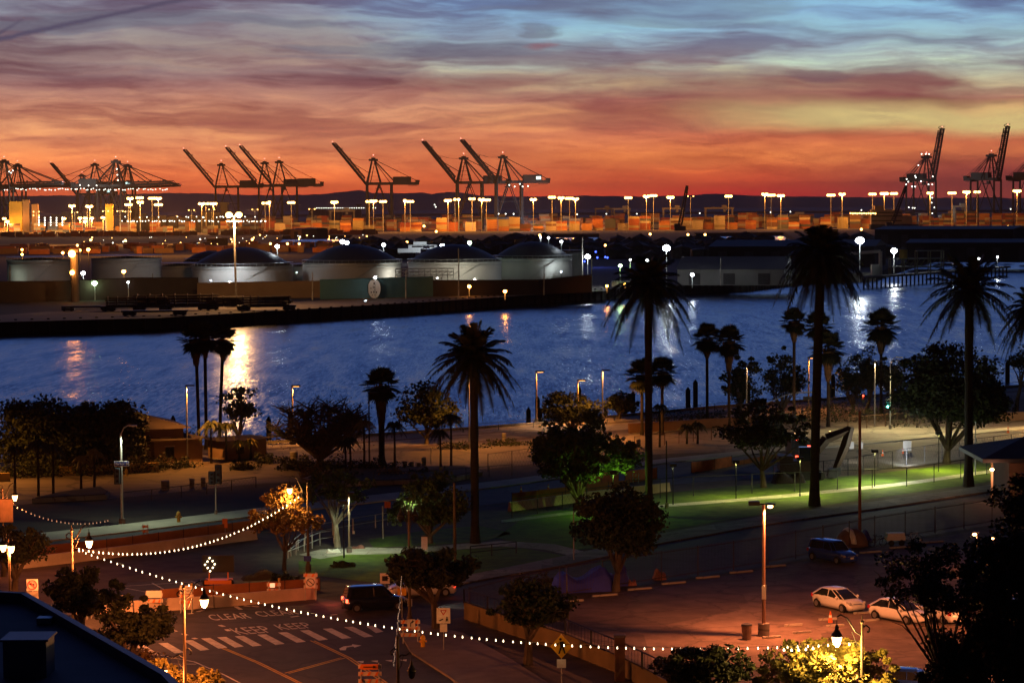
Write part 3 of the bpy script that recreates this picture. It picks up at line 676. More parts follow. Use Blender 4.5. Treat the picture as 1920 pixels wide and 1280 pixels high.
# ---- high masts
def mast(label, px, py, Y, spread=4.5, heads=4, z0=.6, m=None, power=0, col=SOD, hr=.85, group='sodium high-mast lights over the container terminal', r=.35):
    p = At(px, py, Y); t = thing('high_mast_light', label, 'high mast', (p.x, Y, z0), group=group); h = p.z - z0
    b = MB(); b.tube((0, 0, 0), (0, 0, h), r, r * .6, 6); b.build('mast', steel_g, t)
    b = MB(); b.box(0, 0, h + .5, spread * 1.1, .5, .35); b.build('crossarm', steel_g, t)
    for i in range(heads):
        x = (i - (heads - 1) / 2) * spread / max(1, heads - 1) if heads > 1 else 0
        b = MB(); b.sph((x, -.2, h), hr, 8, .75); b.build('luminaire', m or e_far, t)
    if power: light('POINT', (p.x, Y - 2, p.z - 2.2), power, col, 1.0)
    return t
ML = [(135, 386, 2), (163, 387, 1), (168, 387, 2), (241, 384, 3), (244, 372, 2), (262, 371, 3), (263, 379, 2), (285, 372, 3), (297, 372, 2), (297, 384, 4), (378, 382, 2), (386, 382, 2), (400, 382, 3), (497, 381, 2), (505, 379, 1), (546, 380, 3), (627, 379, 3), (692, 378, 2), (700, 377, 3), (718, 378, 3), (759, 376, 1), (769, 378, 3), (840, 376, 3), (853, 374, 1), (860, 374, 1), (885, 373, 2), (903, 374, 2), (912, 375, 4), (1000, 374, 2), (1035, 370, 3), (1052, 371, 2), (1068, 372, 4), (1079, 373, 2), (1178, 371, 3), (1212, 368, 2), (1225, 367, 3), (1257, 370, 3), (1366, 368, 3), (1434, 364, 2), (1446, 366, 4), (1464, 367, 3), (1558, 366, 4), (1579, 364, 2), (1636, 364, 3), (1658, 363, 4), (1676, 363, 3), (1744, 362, 2), (1785, 362, 4), (1812, 360, 3), (1832, 360, 2), (1907, 358, 4)]
ML.sort()
for i, (x, y, hd) in enumerate(ML):
    Y = 2690 + (i * 37 % 60)
    mast('tall sodium high-mast light with %s orange heads, %s from the left over the terminal' % (['no', 'one', 'two', 'three', 'four'][hd], ordn(i)), x, y, Y, 2.0 + hd * 1.1, hd, power=105000 if i % 2 == 0 else 0, hr=1.9)
LM2 = [(68, 397), (68, 404), (140, 398), (198, 396), (225, 396), (240, 397), (359, 394), (397, 393), (478, 393), (585, 392), (1295, 368), (8, 410), (14, 415), (120, 410), (150, 409), (160, 409), (172, 409), (193, 408), (203, 408), (207, 415), (160, 415)]
for i, (x, y) in enumerate(LM2):
    low = y > 405
    mast(('short sodium mast with flat T-shaped head in the yard, %s from the left' if not low else 'low bright sodium lamp among the left yard containers, %s from the left') % ordn(sum(1 for q in LM2 if (q[1] > 405) == low and q < (x, y))), x, y, 2640 + i * 5, 6.0 if not low else 1.5, 2, hr=.7 if not low else 1.7, power=90000 if low and i % 2 == 0 else 0, group='T-head masts of the left yard' if not low else 'low sodium lamps of the left yard', m=e_far)
# brightly lit pale warehouse and stacks in the left yard
for (x0, x1, y0, y1, mm, lb) in [(18, 43, 378, 420, stucco_y, 'floodlit cream container stack blazing at the far left'), (43, 56, 375, 420, stucco, 'tan lit block just right of the blazing stack'), (60, 72, 383, 400, stucco, 'small pale block behind the T-head mast'), (198, 212, 383, 410, stucco_y, 'lit ochre block under the working cranes')]:
    a = At(x0, y0, 2720); c = At(x1, y1, 2720); t = thing('yard_block', lb, 'building', ((a.x + c.x) / 2, 2720, .6)); wd = c.x - a.x
    b = MB(); b.box(0, 0, (a.z - .6) / 2, wd, 6, a.z - .6); b.build('wall', mm, t)
    b = MB(); b.box(0, 0, a.z - .4, wd + .6, 6.6, .4); b.build('roof', roofm, t)
p = At(30, 385, 2660); light('POINT', (p.x, 2660, 28), 90000, (1, .6, .22), 1.5)
p = At(200, 412, 2600); light('POINT', (p.x, 2600, 9), 400000, (1, .6, .22), 1.5)
# container ship alongside, with rows of deck lights
def ship(label, x0, x1, Y, ytop, n, m):
    a, c = At(x0, 420, Y), At(x1, 420, Y); L = c.x - a.x; t = thing('container_ship', label, 'ship', ((a.x + c.x) / 2, Y, -3))
    b = MB(); b.prism([(-L / 2, -8), (L / 2 - 12, -8), (L / 2, 0), (L / 2 - 12, 8), (-L / 2, 8)], 0, 11); b.build('hull', steel_d, t)
    r = random.Random(n); bb = MB(); x = -L / 2 + 8; top = At(960, ytop, Y).z
    while x < L / 2 - 22:
        h = (top - 8) * r.uniform(.55, 1); bb.box(x, 0, 11 + h / 2, 12, 15, h); x += 13.2
    bb.build('deck_cargo', m, t)
    b = MB(); b.box(L * .28, 0, 24, 8, 15, 26); b.box(L * .28, 0, 38, 12, 16, 2); b.build('bridge_house', steel_d, t)
    return t
ship('dark container ship beneath the cranes with dotted deck lights', 95, 300, 2990, 384, 3, steel_d)
ship('low dark container ship right of the lit yard with two rows of lights', 250, 470, 2860, 392, 4, steel_d)
ship('distant dark container ship on the horizon between gantry cranes', 578, 700, 5400, 386, 6, steel_d)
for i in range(5):
    for j in range(4): spark(73 + i * 11, 408 + j * 4.6 + (i % 2) * .6, 2600, .8, e_far2, 'deck_light', 'white light on the dark ship side, %s column and %s row of the grid' % (ORD[i], ORD[j]), 'grid of white lights at the left')
rr = random.Random(8)
for i in range(70):
    spark(230 + i * 3.9 + rr.uniform(-2, 2), rr.choice([407, 414.5, 414.5, 415]) + rr.uniform(-1, 1), 2600, .6, e_far2, 'deck_light', 'small white light on the low ship, %s from the left of its dotted row' % ordn(i), 'dotted rows of white lights')
for i in range(26): spark(594 + i * 4.4, 390, 5300, 1.0, e_far2, 'deck_light', 'tiny deck light of the distant ship, %s from the left' % ordn(i), 'tiny lights of the distant ship')
for i in range(12): spark(1595 + i * 4.2, 400 + (i % 2) * .5, 2600, .9, e_far, 'quay_light', 'small warm light in the row left of the pale ship, %s from the left' % ordn(i), 'row of warm quay lights at the right')
for x, y in [(815, 384), (817, 388), (1029, 402), (1082, 402), (1137, 401), (1194, 401), (1312, 400), (1445, 398), (1482, 397), (1615, 394), (1900, 388), (1895, 392)]: SB = globals().get('SB', -1) + 1; spark(x, y, 6000, 1.6, e_far2, 'buoy_light', 'faint light far out beyond the terminal, %s from the left' % ordn(SB), 'far lights beyond the terminal')
# pale lit ship / shed at the right with dark mobile crane beside it
a = At(1640, 388, 2650); t = thing('moored_ship', 'pale superstructured ship lit orange beside the right-hand cranes', 'ship', (At(1675, 400, 2650).x, 2650, -3))
b = MB(); b.prism([(-26, -6), (20, -6), (28, 0), (20, 6), (-26, 6)], 0, 9); b.build('hull', steel_d, t)
b = MB(); b.box(-8, 0, 17, 34, 10, 16); b.box(-16, 0, 27, 10, 8, 5); b.box(14, 0, 14, 12, 9, 10); b.build('superstructure', mat('ship_white', (.55, .42, .3), .6, var=.1, scale=.3), t)
for z in (13, 18, 22):
    b = MB(); b.box(-8, -5.2, z, 33, .3, 1.0); b.build('window_band', blackm, t)
def mobile(label, px, Y, tip, pyb=437):
    base = At(px, pyb, Y); t = thing('mobile_crane', label, 'crane', (base.x, Y, .6)); tp = At(tip[0], tip[1], Y); d = Vector((tp.x - base.x, 0, tp.z - 6))
    b = MB(); b.box(0, 0, 3, 12, 6, 5); b.box(-3, 0, 6.5, 7, 5, 3.5); b.build('body', steel_d, t)
    b = MB()
    for s in (-1, 1):
        b.tube((s * 1.8, 0, 6), d * .98 + Vector((0, 0, 6)) + Vector((s * 1.0, 0, 0)), .9, .8, 4)
    for k in range(18):
        p = d * (k / 18) + Vector((0, 0, 6)); q = d * ((k + 1) / 18) + Vector((0, 0, 6)); s = 1 if k % 2 else -1; b.tube(p + Vector((s * 1.6, 0, 0)), q - Vector((s * 1.6, 0, 0)), .3, .3, 4)
    b.tube(d * .84 + Vector((0, 0, 6)), d * 1.04 + Vector((0, 0, 6)), 2.0, 1.6, 4); b.build('boom', steel_d, t); return t
mobile('dark mobile harbour crane with raised lattice boom in front of a yard gantry', 1275, 2600, (1288, 352))
mobile('dark slanting lattice crane leaning against the right gantry crane', 1672, 2600, (1698, 352))
# ---- tank farm
tankw = mat('tank_white', (0.50, 0.48, 0.45), 0.7, var=0.12, scale=0.08, stretch=(1, 1, .25))
tankd = mat('tank_dark', (0.06, 0.06, 0.065), 0.7, var=0.2, scale=0.08)
tankroof = mat('tank_roof', (0.06, 0.06, 0.07), 0.6, var=0.2, scale=0.1)
def tank(label, x0, x1, ytop, Y, dome, m, shell=True):
    a = At((x0 + x1) / 2, ytop, Y); r = (At(x1, ytop, Y).x - At(x0, ytop, Y).x) / 2; h = At((x0 + x1) / 2, ytop, Y - r).z - ZF
    t = thing('storage_tank', label, 'storage tank', (a.x, Y, ZF), group='round storage tanks on the far quay')
    b = MB(); b.lathe([(r, 0), (r, h * .333), (r, h * .667), (r, h)], 64); b.build('shell', m, t, smooth=True)
    b = MB(); b.lathe([(r + .25, h - .5), (r + .25, h)], 64)
    for f in (.86,): b.lathe([(r + .15, h * f), (r + .15, h * f + .25)], 64)
    for k in range(24):
        an = -math.pi * k / 24; b.box((r + .3) * math.cos(an), (r + .3) * math.sin(an), h + .5, .06, .06, 1.0)
    b.lathe([(r + .32, h + .95), (r + .32, h + 1.02)], 64); b.build('rim_rail', steel_g, t)
    b = MB(); pr = []
    for k in range(9):
        f = k / 8; pr.append((max(.05, r * math.cos(f * math.pi / 2)), dome * math.sin(f * math.pi / 2) ** 1.0)) if dome > 1.2 else pr.append((max(.05, r * (1 - f)), dome * f))
    if dome > 1.2: pr = [(max(.05, r * (1 - f)), dome * (1 - (1 - f) ** 2)) for f in [k / 10 for k in range(11)]]
    b.lathe([(p[0], h + p[1] - .1) for p in pr], 48); b.build('roof', tankroof, t, smooth=True)
    b = MB()
    for k in range(22):
        an = -1.9 + k * .045; b.box((r + .5) * math.cos(an), (r + .5) * math.sin(an), h * k / 22, .9, .9, .12, an)
    b.build('stair', steel_g, t); return t
for a in [('pale tank at the left frame edge, flat roof', 14, 136, 488, 800, .8, tankw), ('pale flat-roofed tank behind the dark sodium-lit tower', 172, 302, 485, 815, .8, tankw), ('plain tan tank tucked left of the floodlit tank', 296, 372, 499, 830, 1.0, tankw), ('tank with bright floodlit side behind the tall lamp', 360, 548, 500, 800, 6.2, tankw), ('small dark-roofed tank behind the floodlit tank', 345, 440, 490, 960, 4, tankw), ('dark domed tank behind the round wall emblem', 568, 752, 494, 810, 6.2, tankw), ('pale tank glimpsed between two dark domes', 535, 600, 500, 900, 1, tankw), ('banded pale tank behind the pipe gantry', 765, 940, 492, 830, 6, tankw), ('domed tank at the right end of the tank farm', 925, 1072, 485, 870, 6, tankw), ('slim pale tank at the far right end of the farm', 1050, 1094, 474, 900, .6, tankw)]:
    tank(*a)
# containment walls
def wallseg(label, pts, ytop, m, thick=.5, name='containment_wall', z0=ZF):
    P = [G(x, y, z0) for x, y in pts]; t = thing(name, label, 'wall', P[0]); b = MB()
    for i in range(len(P) - 1):
        a, c = P[i] - P[0], P[i + 1] - P[0]; h0 = At(pts[i][0], ytop[i], P[i].y).z - z0; h1 = At(pts[i + 1][0], ytop[i + 1], P[i + 1].y).z - z0
        o = Vector((0, thick, 0))
        vs = [a, c, c + o, a + o, a + Vector((0, 0, h0)), c + Vector((0, 0, h1)), c + o + Vector((0, 0, h1)), a + o + Vector((0, 0, h0))]
        b.add(vs, [(0, 1, 5, 4), (2, 3, 7, 6), (4, 5, 6, 7), (0, 4, 7, 3), (1, 2, 6, 5)])
    b.build('panel', m, t); b = MB()
    for i in range(len(P) - 1):
        a, c = P[i] - P[0], P[i + 1] - P[0]; h0 = At(pts[i][0], ytop[i], P[i].y).z - z0; h1 = At(pts[i + 1][0], ytop[i + 1], P[i + 1].y).z - z0
        b.tube(a + Vector((0, .2, h0 + .1)), c + Vector((0, .2, h1 + .1)), .22, .22, 4)
    b.build('coping', m, t); return t
wallbr = mat('wall_brown', (.04, .03, .024), .9, var=.2, scale=.2); walltl = mat('wall_teal', (.06, .15, .18), .8, var=.12, scale=.2)
wallseg('dark brown containment wall in front of the left tanks', [(-60, 568), (120, 564), (250, 561), (372, 558)], [530, 528, 522, 522], wallbr)
wallseg('tan containment wall under the floodlit tank', [(370, 560), (600, 558)], [532, 528], mat('wall_tan', (.19, .13, .085), .9, var=.15, scale=.2))
wallseg('blue-green containment wall carrying the round emblem', [(600, 561), (700, 559), (812, 556)], [526, 523, 520], walltl)
wallseg('dark containment wall right of the emblem wall', [(812, 556), (1010, 552), (1110, 548)], [527, 526, 516], wallbr)
# emblem: ivory disc with a dark ring and marks
p0 = G(702, 559, ZF); e = thing('wall_emblem', 'round ivory seal with dark ring and small marks on the blue-green wall', 'emblem', (p0.x, p0.y - .35, ZF))
hz = At(702, 541, p0.y).z - ZF
b = MB(); b.tube((0, .1, hz), (0, -.1, hz), 2.35, 2.35, 36); o = b.build('disc', tankw, e); o.scale = (.85, 1, 1.25); o.location.z = -hz * .25
b = MB(); n = 40
for i in range(n):
    a0, a1 = 2 * math.pi * i / n, 2 * math.pi * (i + 1) / n
    b.tube((2.05 * math.cos(a0), -.2, 3.0 * math.sin(a0) + hz), (2.05 * math.cos(a1), -.2, 3.0 * math.sin(a1) + hz), .09, .09, 4)
b.build('ring', blackm, e)
b = MB()
for (x, z, sx, sz) in [(0, 1.6, .5, .5), (-.3, 1.0, .3, .2), (.3, 1.1, .35, .2), (0, .4, .9, .35), (-1.0, .1, .5, .25), (.2, -.3, .3, .3), (-.9, -1.1, .35, .5), (-.1, -1.0, .4, .6), (.7, -1.1, .35, .45), (.3, -1.9, .4, .3), (-.6, -2.0, .3, .25)]: b.box(x, -.2, hz + z, sx, .08, sz)
b.build('marks', steel_d, e)
# pipe gantry, dolphins, sheds
t = thing('pipe_gantry', 'small white pipe gantry platform beside the banded tank', 'gantry', (G(795, 556, ZF).x, G(795, 556, ZF).y + 6, ZF)); b = MB()
for k in range(11):
    b.tube((-9 + k * 1.8, 0, 0), (-9 + k * 1.8, 0, 8.5), .12, .12, 4); b.tube((-9 + k * 1.8, 0, 6.5), (-7.2 + k * 1.8, 0, 7.8), .1, .1, 4)
for z in (6.4, 7.6, 8.5): b.tube((-9, 0, z), (9, 0, z), .14, .14, 4)
b.build('frame', steel_g, t)
def tower(label, px0, px1, ytop, yb, m, mm=None):
    P = G((px0 + px1) / 2, yb, ZF); wd = (px1 - px0) * P.y / FP; h = At(px0, ytop, P.y).z - ZF
    t = thing('quay_tower', label, 'tower', P); b = MB()
    b.tube((0, 0, 0), (0, 0, h * .93), wd / 2, wd / 2, 12); b.build('column', m, t); b = MB(); b.box(0, 0, h, wd * 1.1, wd, h * .06); b.build('cap', m, t)
    return t, P, h, wd
tw, P, h, wd = tower('tall round dark tower with a blazing sodium lamp on top', 133, 149, 470, 566, mat('tower_paint', (.12, .1, .09), .8, var=.2, scale=.3))
for dz, r in ((-.9, 1.1), (-6.5, .7)):
    b = MB(); b.sph((-.4, -wd / 2 - .6, h + dz), r, 8); b.build('lamp', e_sod, tw)
light('POINT', (P.x, P.y - 4, h - 2), 2500, SOD, .5)
# tall lamp on the quay
P = G(443, 575, ZF); hh = At(441, 404, P.y).z - ZF
t = thing('tall_quay_light', 'very tall quay light mast with two blazing sodium heads in front of the floodlit tank', 'high mast', P)
b = MB(); b.tube((0, 0, 0), (-.3, 0, hh), .36, .22, 8); b.build('mast', concrete, t)
for x in (-1.4, 1.4):
    b = MB(); b.sph((x - .3, -.3, hh + .2), 1.0, 10, .8); b.build('luminaire', e_far, t)
b = MB(); b.box(-.3, 0, hh - 1.6, 4.4, .5, .4); b.build('crossarm', concrete, t)
light('POINT', (P.x - .3, P.y - 1, hh - 2.5), 55000, (1, .50, .18), 1.2)
# other quay lights: px, py of lamp, py of base, type, power
def pole_light(label, px, py, yb, m, power, col, z0=ZF, r=.5, pr=.14, grp='lamps along the far quay', arm=0, spot=None, hr=None):
    P = G(px, yb, z0); h = At(px, py, P.y).z - z0
    t = thing('quay_lamp', label, 'lamp', P, group=grp)
    b = MB(); b.tube((0, .1, 0), (0, .1, h - .2), pr, pr * .7, 6); b.build('pole', steel_g, t)
    b = MB(); b.box(0, .1, h + r * .6, r * 1.6, r * 1.2, .2); b.build('lamp_hood', steel_d, t)
    b = MB(); b.sph((0, -.3, h), r, 10, .8); b.build('luminaire', m, t)
    if power: light('POINT', (P.x, P.y - .3 - r - .5, h + z0 - .4), power, col, .5)
    return t
QL = [('white lamp above the left dome', 521, 462, 545, e_white, 3000, WHITE, .75), ('brilliant white lamp cluster behind the dark dome, left lamp', 643, 453, 530, e_white, 5000, WHITE, .9), ('brilliant white lamp cluster behind the dark dome, right lamp', 651, 455, 530, e_white, 0, WHITE, .8), ('white lamp on a stub post at the dark dome edge', 720, 459, 540, e_white, 3000, WHITE, .7), ('white lamp on top of the banded tank', 830, 461, 535, e_white, 3000, WHITE, .8), ('greenish white lamp right of the banded tank', 881, 455, 535, e_green, 3000, (.8, 1, .8), .75), ('white lamp over the rightmost dome', 1053, 453, 530, e_white, 1500, WHITE, .5), ('wide white floodlight beside the blue-lit yard', 1102, 481, 540, e_white, 9000, WHITE, .9), ('yellow-green lamp left of the tall date palm', 1163, 498, 545, e_green, 4000, (.6, 1, .3), .6), ('dazzling white floodlight on a mast right of centre', 1250, 465, 540, e_white, 40000, WHITE, 1.3), ('dazzling blue-white floodlight right of the broad date palm', 1612, 451, 530, e_white, 60000, WHITE, 1.5), ('dazzling white floodlight over the loading pier', 1676, 470, 512, e_white, 60000, (.95, 1, .95), 1.3), ('small white lamp above the date palm crown', 1182, 487, 545, e_white, 0, WHITE, .3), ('pale lamp left of the dark shed gable', 1213, 488, 545, e_white, 800, WHITE, .45), ('low pale lamp by the parked equipment', 1298, 515, 540, e_white, 2500, WHITE, .6), ('amber lamp low on the wall left of the emblem road', 880, 537, 556, e_sod, 2500, SOD, .55), ('amber lamp reflected in the channel, right of two', 947, 546, 562, e_sod, 3000, SOD, .55), ('small amber lamp at the quay foot near the date palm', 1138, 536, 550, e_sod, 2000, SOD, .4), ('pinkish amber lamp just right of the quay foot lamp', 1172, 532, 548, e_sod, 1200, SOD, .4), ('white lamp behind the tank pipework, upper', 157, 512, 555, e_white, 3000, WHITE, .7), ('white lamp in front of the dark wall, lower', 178, 531, 563, e_green, 900, (.8, 1, .8), .8), ('tiny white lamp on the brown wall', 241, 529, 562, e_white, 0, WHITE, .35), ('amber lamp against the second tank', 233, 509, 560, e_sod, 1500, SOD, .65), ('amber lamp at the far left over the first tank', 43, 477, 540, e_sod, 1500, SOD, .45), ('upper amber lamp at the far left', 43, 468, 540, e_sod, 0, SOD, .4), ('amber lamp left of the tower top', 119, 474, 540, e_sod, 1000, SOD, .5), ('amber lamp right of the tower top', 151, 469, 540, e_sod, 0, SOD, .5), ('amber lamp over the pipework between the tanks', 167, 468, 540, e_sod, 1500, SOD, .65), ('white lamp above the wall emblem', 704, 520, 560, e_white, 0, WHITE, .45), ('pier lamp, leftmost of three on the jetty', 1787, 488, 507, e_white, 1500, WHITE, .35), ('pier lamp, middle of three on the jetty', 1835, 485, 503, e_white, 1500, WHITE, .4), ('pier lamp, rightmost of three on the jetty', 1870, 482, 503, e_white, 2500, WHITE, .4), ('lamp on a thin post before the long shed', 1438, 483, 530, e_white, 1500, WHITE, .3), ('white lamp left of the dark palm top', 1014, 445, 520, e_white, 800, WHITE, .4), ('white lamp beside another over the dark shore', 1029, 446, 520, e_white, 800, WHITE, .4)]
for lb, px, py, yb, m, pw, col, r in QL: pole_light(lb, px, py, yb, m, pw * (.12 if pw > 20000 else .2), col, r=r)
# floods on the tanks
def flood(px, Y, z, power, col, dx=0, dz=2.0, size=140, back=0):
    q = At(px, 500, Y); light('SPOT', (q.x, Y, z), power, col, .3, to=(q.x + dx, Y + 10, z + dz), size=size, blend=1)
    t = thing('floodlight', 'small floodlight on a stub post before the tank at x %d' % px, 'floodlight', (q.x, Y + .4, ZF)); t['label'] = FLB.pop(0)
    b = MB(); b.tube((0, 0, 0), (0, 0, z - ZF - .3), .1, .1, 5); b.build('post', steel_d, t); b = MB(); b.box(0, .05, z - ZF - .15, .7, .3, .5); b.build('lamp_housing', steel_d, t)
FLB = ['floodlight lighting the white tank behind the tall lamp', 'second floodlight beside the white tank behind the tall lamp', 'floodlight at the foot of the wall emblem', 'floodlight before the banded tank, left', 'floodlight before the banded tank, right', 'floodlight lighting the right rim of the dark domed tank', 'floodlight before the rightmost dome', 'dim floodlight before the leftmost tank', 'floodlight at the left rim of the leftmost tank', 'greenish floodlight on the pale tank between the domes', 'dim floodlight before the second tank']
flood(430, 772, 4.5, 16000, (.85, .93, 1)); flood(395, 776, 5, 2500, (.85, .93, 1)); flood(684, G(690, 566, ZF).y - 3, 1.0, 3500, (.7, 1, 1), dx=3, dz=4, size=100)
flood(820, 804, 4.5, 3500, (.95, .92, .75)); flood(890, 803, 4, 9000, (.95, .9, .7)); flood(757, 796, 4.5, 4500, (.95, .92, .78), dx=-6); flood(1052, 852, 5, 4500, (.8, .93, .95)); flood(75, 778, 5, 500, (.75, .88, 1)); flood(10, 786, 4.5, 900, (.85, 1, .8), dx=3); flood(556, 868, 5, 900, (.75, 1, .85)); flood(225, 792, 5, 300, (1, .8, .7))
# rail wagons and dark equipment on the quay road
def wagon(label, px, yb, L, h, load=True):
    P = G(px, yb, .53); t = thing('flat_wagon', label, 'rail wagon', (P.x, P.y, .53), .03, group='dark flat wagons on the far quay')
    b = MB(); b.box(0, 0, 1.2, L, 2.6, .5); b.build('deck', steel_d, t)
    for s in (-1, 1):
        b = MB(); b.box(s * L * .38, 0, .55, 3.4, 2.2, .6)
        for q in (-1, 1): b.tube((s * L * .38 + q, -1.2, .5), (s * L * .38 + q, 1.2, .5), .5, .5, 10)
        b.build('bogie', steel_d, t)
    if load:
        b = MB(); r = random.Random(int(px))
        for k in range(16): b.tube((-L * .45 + r.uniform(0, 2), r.uniform(-1, 1), 1.6 + k % 4 * h / 4), (L * .45 - r.uniform(0, 3), r.uniform(-1, 1), 1.6 + k % 4 * h / 4 + r.uniform(-.2, .2)), .22, .22, 5)
        for k in range(7): b.box(-L * .4 + k * L * .13, 0, 1.4 + h * .5, .2, 2.5, h)
        b.build('pipe_load', mat('rusty_steel', (.10, .06, .035), .8, .2, var=.4, scale=.5), t)
wagon('flat wagon loaded with dark pipes, middle of the far quay', 330, 582, 26, 3.2); wagon('flat wagon loaded with dark pipes, left of the longest load', 258, 583, 20, 2.6)
wagon('low empty flat wagon at the left of the far quay', 165, 583, 14, .5, False); wagon('dark loaded wagon beside the lit fence', 500, 582, 16, 2.6); wagon('short dark wagon on the quay road', 420, 581, 14, 2.4); wagon('empty wagon nearer the water', 290, 592, 17, .5, False)
t = thing('quay_fence', 'short amber-lit timber fence section behind the pipe wagons', 'fence', G(455, 577, ZF)); b = MB()
for k in range(30): b.box(-4.5 + k * .32, 0, 1.3, .2, .1, 2.6)
b.build('picket_panel', concrete, t)
light('POINT', G(440, 575, 5), 900, SOD, .4)
for px, yt, yb, lb in [(19, 498, 560, 'slim timber pole before the leftmost tank'), (586, 510, 562, 'reddish timber pole before the dark domed tank'), (286, 513, 560, 'grey timber pole beside the second tank'), (761, 507, 560, 'white pipe mast right of the emblem'), (1020, 497, 553, 'pale post before the rightmost dome'), (1109, 485, 545, 'amber-lit post beside the wide floodlight'), (1351, 484, 535, 'white post before the long shed'), (860, 465, 558, 'thin dark pole leaning before the banded tank'), (1092, 445, 540, 'dark pole above the slim pale tank')]:
    P = G(px, yb, ZF); h = At(px, yt, P.y).z - ZF; o = MB().tube((0, 0, 0), (.1, 0, h), .22, .15, 6).build('utility_pole', concrete, None); o.location = P; tag(o, lb, 'pole')
for px in (862, 872):
    pass
# sheds
def shed(label, x0, x1, ye, yr, yb, m, depth=40, gable=True, name='shed'):
    P0, P1 = G(x0, yb, ZF), G(x1, yb, ZF); wd = P1.x - P0.x; h = At(x0, ye, P0.y).z - ZF; hr = At(x0, yr, P0.y + depth / 2).z - ZF
    t = thing(name, label, 'building', P0); ang = math.atan2(P1.y - P0.y, wd); t.rotation_euler.z = ang; L = (P1 - P0).length
    b = MB(); b.box(L / 2, depth / 2, h / 2, L, depth, h); b.build('wall', m, t)
    b = MB(); b.add([(-.5, -.5, h), (L + .5, -.5, h), (L + .5, depth / 2, hr), (-.5, depth / 2, hr), (-.5, depth + .5, h), (L + .5, depth + .5, h)], [(0, 1, 2, 3), (3, 2, 5, 4), (0, 3, 4), (1, 5, 2), (0, 4, 5, 1)]); b.build('roof', roofm2, t)
    for k in range(max(1, int(L / 12))):
        b = MB(); b.box(6 + k * 12, -.1, h * .4, 4, .2, h * .7); b.build('door', steel_d, t)
    return t
roofm2 = mat('metal_roof', (.10, .10, .10), .7, var=.2, scale=.1)
shed('long low grey shed on the far quay, right of the floodlight mast', 1270, 1470, 505, 481, 535, mat('shed_grey', (.16, .16, .16), .8, var=.2, scale=.1), 30)
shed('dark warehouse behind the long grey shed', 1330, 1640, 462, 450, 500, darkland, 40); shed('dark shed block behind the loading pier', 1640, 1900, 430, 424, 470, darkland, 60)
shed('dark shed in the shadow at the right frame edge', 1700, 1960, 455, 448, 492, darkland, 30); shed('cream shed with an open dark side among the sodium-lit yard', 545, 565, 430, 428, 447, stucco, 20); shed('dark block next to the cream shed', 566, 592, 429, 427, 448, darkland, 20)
shed('low lit shed behind the left dome', 388, 402, 447, 446, 461, stucco_y, 20)
# jetty
t = thing('jetty', 'timber loading jetty reaching into the channel at the right', 'jetty'); P = [G(1620, 523, .5), G(1760, 513, .5), G(1895, 502, .5)]
b = MB()
for i in range(2): b.slab([P[i], P[i + 1], P[i + 1] + Vector((0, 9, 0)), P[i] + Vector((0, 9, 0))], (0, 0, .7))
b.build('deck', concrete_d, t)
for i in range(2):
    n = 18
    for k in range(n):
        p = P[i].lerp(P[i + 1], k / n); b = MB(); b.tube((p.x, p.y + .6, -5), (p.x, p.y + .6, .6), .35, .35, 6); b.build('pile', steel_d, t)
t = thing('loading_platform', 'floodlit pipework platform with a yellow tank on the jetty', 'loading platform', G(1715, 515, 1.2)); b = MB()
for x in (-9, -4, 1, 6, 11):
    for y in (0, 5): b.tube((x, y, 0), (x, y, 9 if x > 0 else 6), .25, .25, 5)
for z, x0, x1 in ((3, -9, 11), (6, -9, 11), (9, 1, 11)): b.box((x0 + x1) / 2, 2.5, z, x1 - x0, 5.5, .3)
for x in range(-8, 11, 2): b.tube((x, -.1, 3), (x + 2, -.1, 6), .12, .12, 4)
b.build('frame', mat('green_steel', (.18, .22, .12), .7, var=.3, scale=.5), t)
b = MB(); b.tube((-4, 2, 6.2), (-4, 2, 9.6), 1.6, 1.6, 12); b.build('tank', stucco_y, t)
b = MB(); b.tube((-27, 0, 0), (-27, 0, 8), .7, .7, 8); b.tube((-27, 0, 8), (-13, 0, 9), .6, .6, 8); b.tube((-13, 0, 9), (-13, 0, 0), .7, .7, 8); b.build('loading_pipe', whitem, t)
b = MB(); b.box(-15, 0, 2, 3, 3, 4); b.build('control_hut', whitem, t)
# small boats, yard clutter, blue lit yard
def boat(label, px, py, Y, L=14):
    P = G(px, py, -2.6) if Y is None else At(px, py, Y); t = thing('motor_yacht', label, 'boat', (P.x, P.y, P.z - 1), group='moored boats beyond the tanks')
    b = MB(); b.prism([(-L / 2, -2.2), (L * .3, -2.2), (L / 2, 0), (L * .3, 2.2), (-L / 2, 2.2)], -.4, 1.6); b.build('hull', whitem, t)
    b = MB(); b.prism([(-L * .3, -1.8), (L * .15, -1.8), (L * .25, 0), (L * .15, 1.8), (-L * .3, 1.8)], 1.6, 3.4); b.prism([(-L * .2, -1.5), (L * .05, -1.5), (L * .05, 1.5), (-L * .2, 1.5)], 3.6, 5); b.build('cabin', whitem, t)
    b = MB(); b.box(-.5, -1.85, 2.6, L * .42, .1, .8); b.build('window', glassm, t); return t
boat('white motor yacht seen between the two domed tanks', 795, 468, 1200, 26); boat('smaller pale boat below the white yacht', 803, 476, 1150, 12)
light('POINT', At(800, 455, 1180), 9000, (.8, .9, 1), .5)
for i, (x, y) in enumerate([(1096, 490), (1117, 472), (1120, 483), (1135, 482), (1139, 483)]): spark(x, y, 1100, .45, e_blue, 'deck_light', 'small blue lamp of the blue-lit boat yard, %s from the left' % ordn(i), 'blue lamps in the boat yard')
light('POINT', At(1120, 478, 1090), 5000, (.1, .15, 1), .5)
rr = random.Random(21)
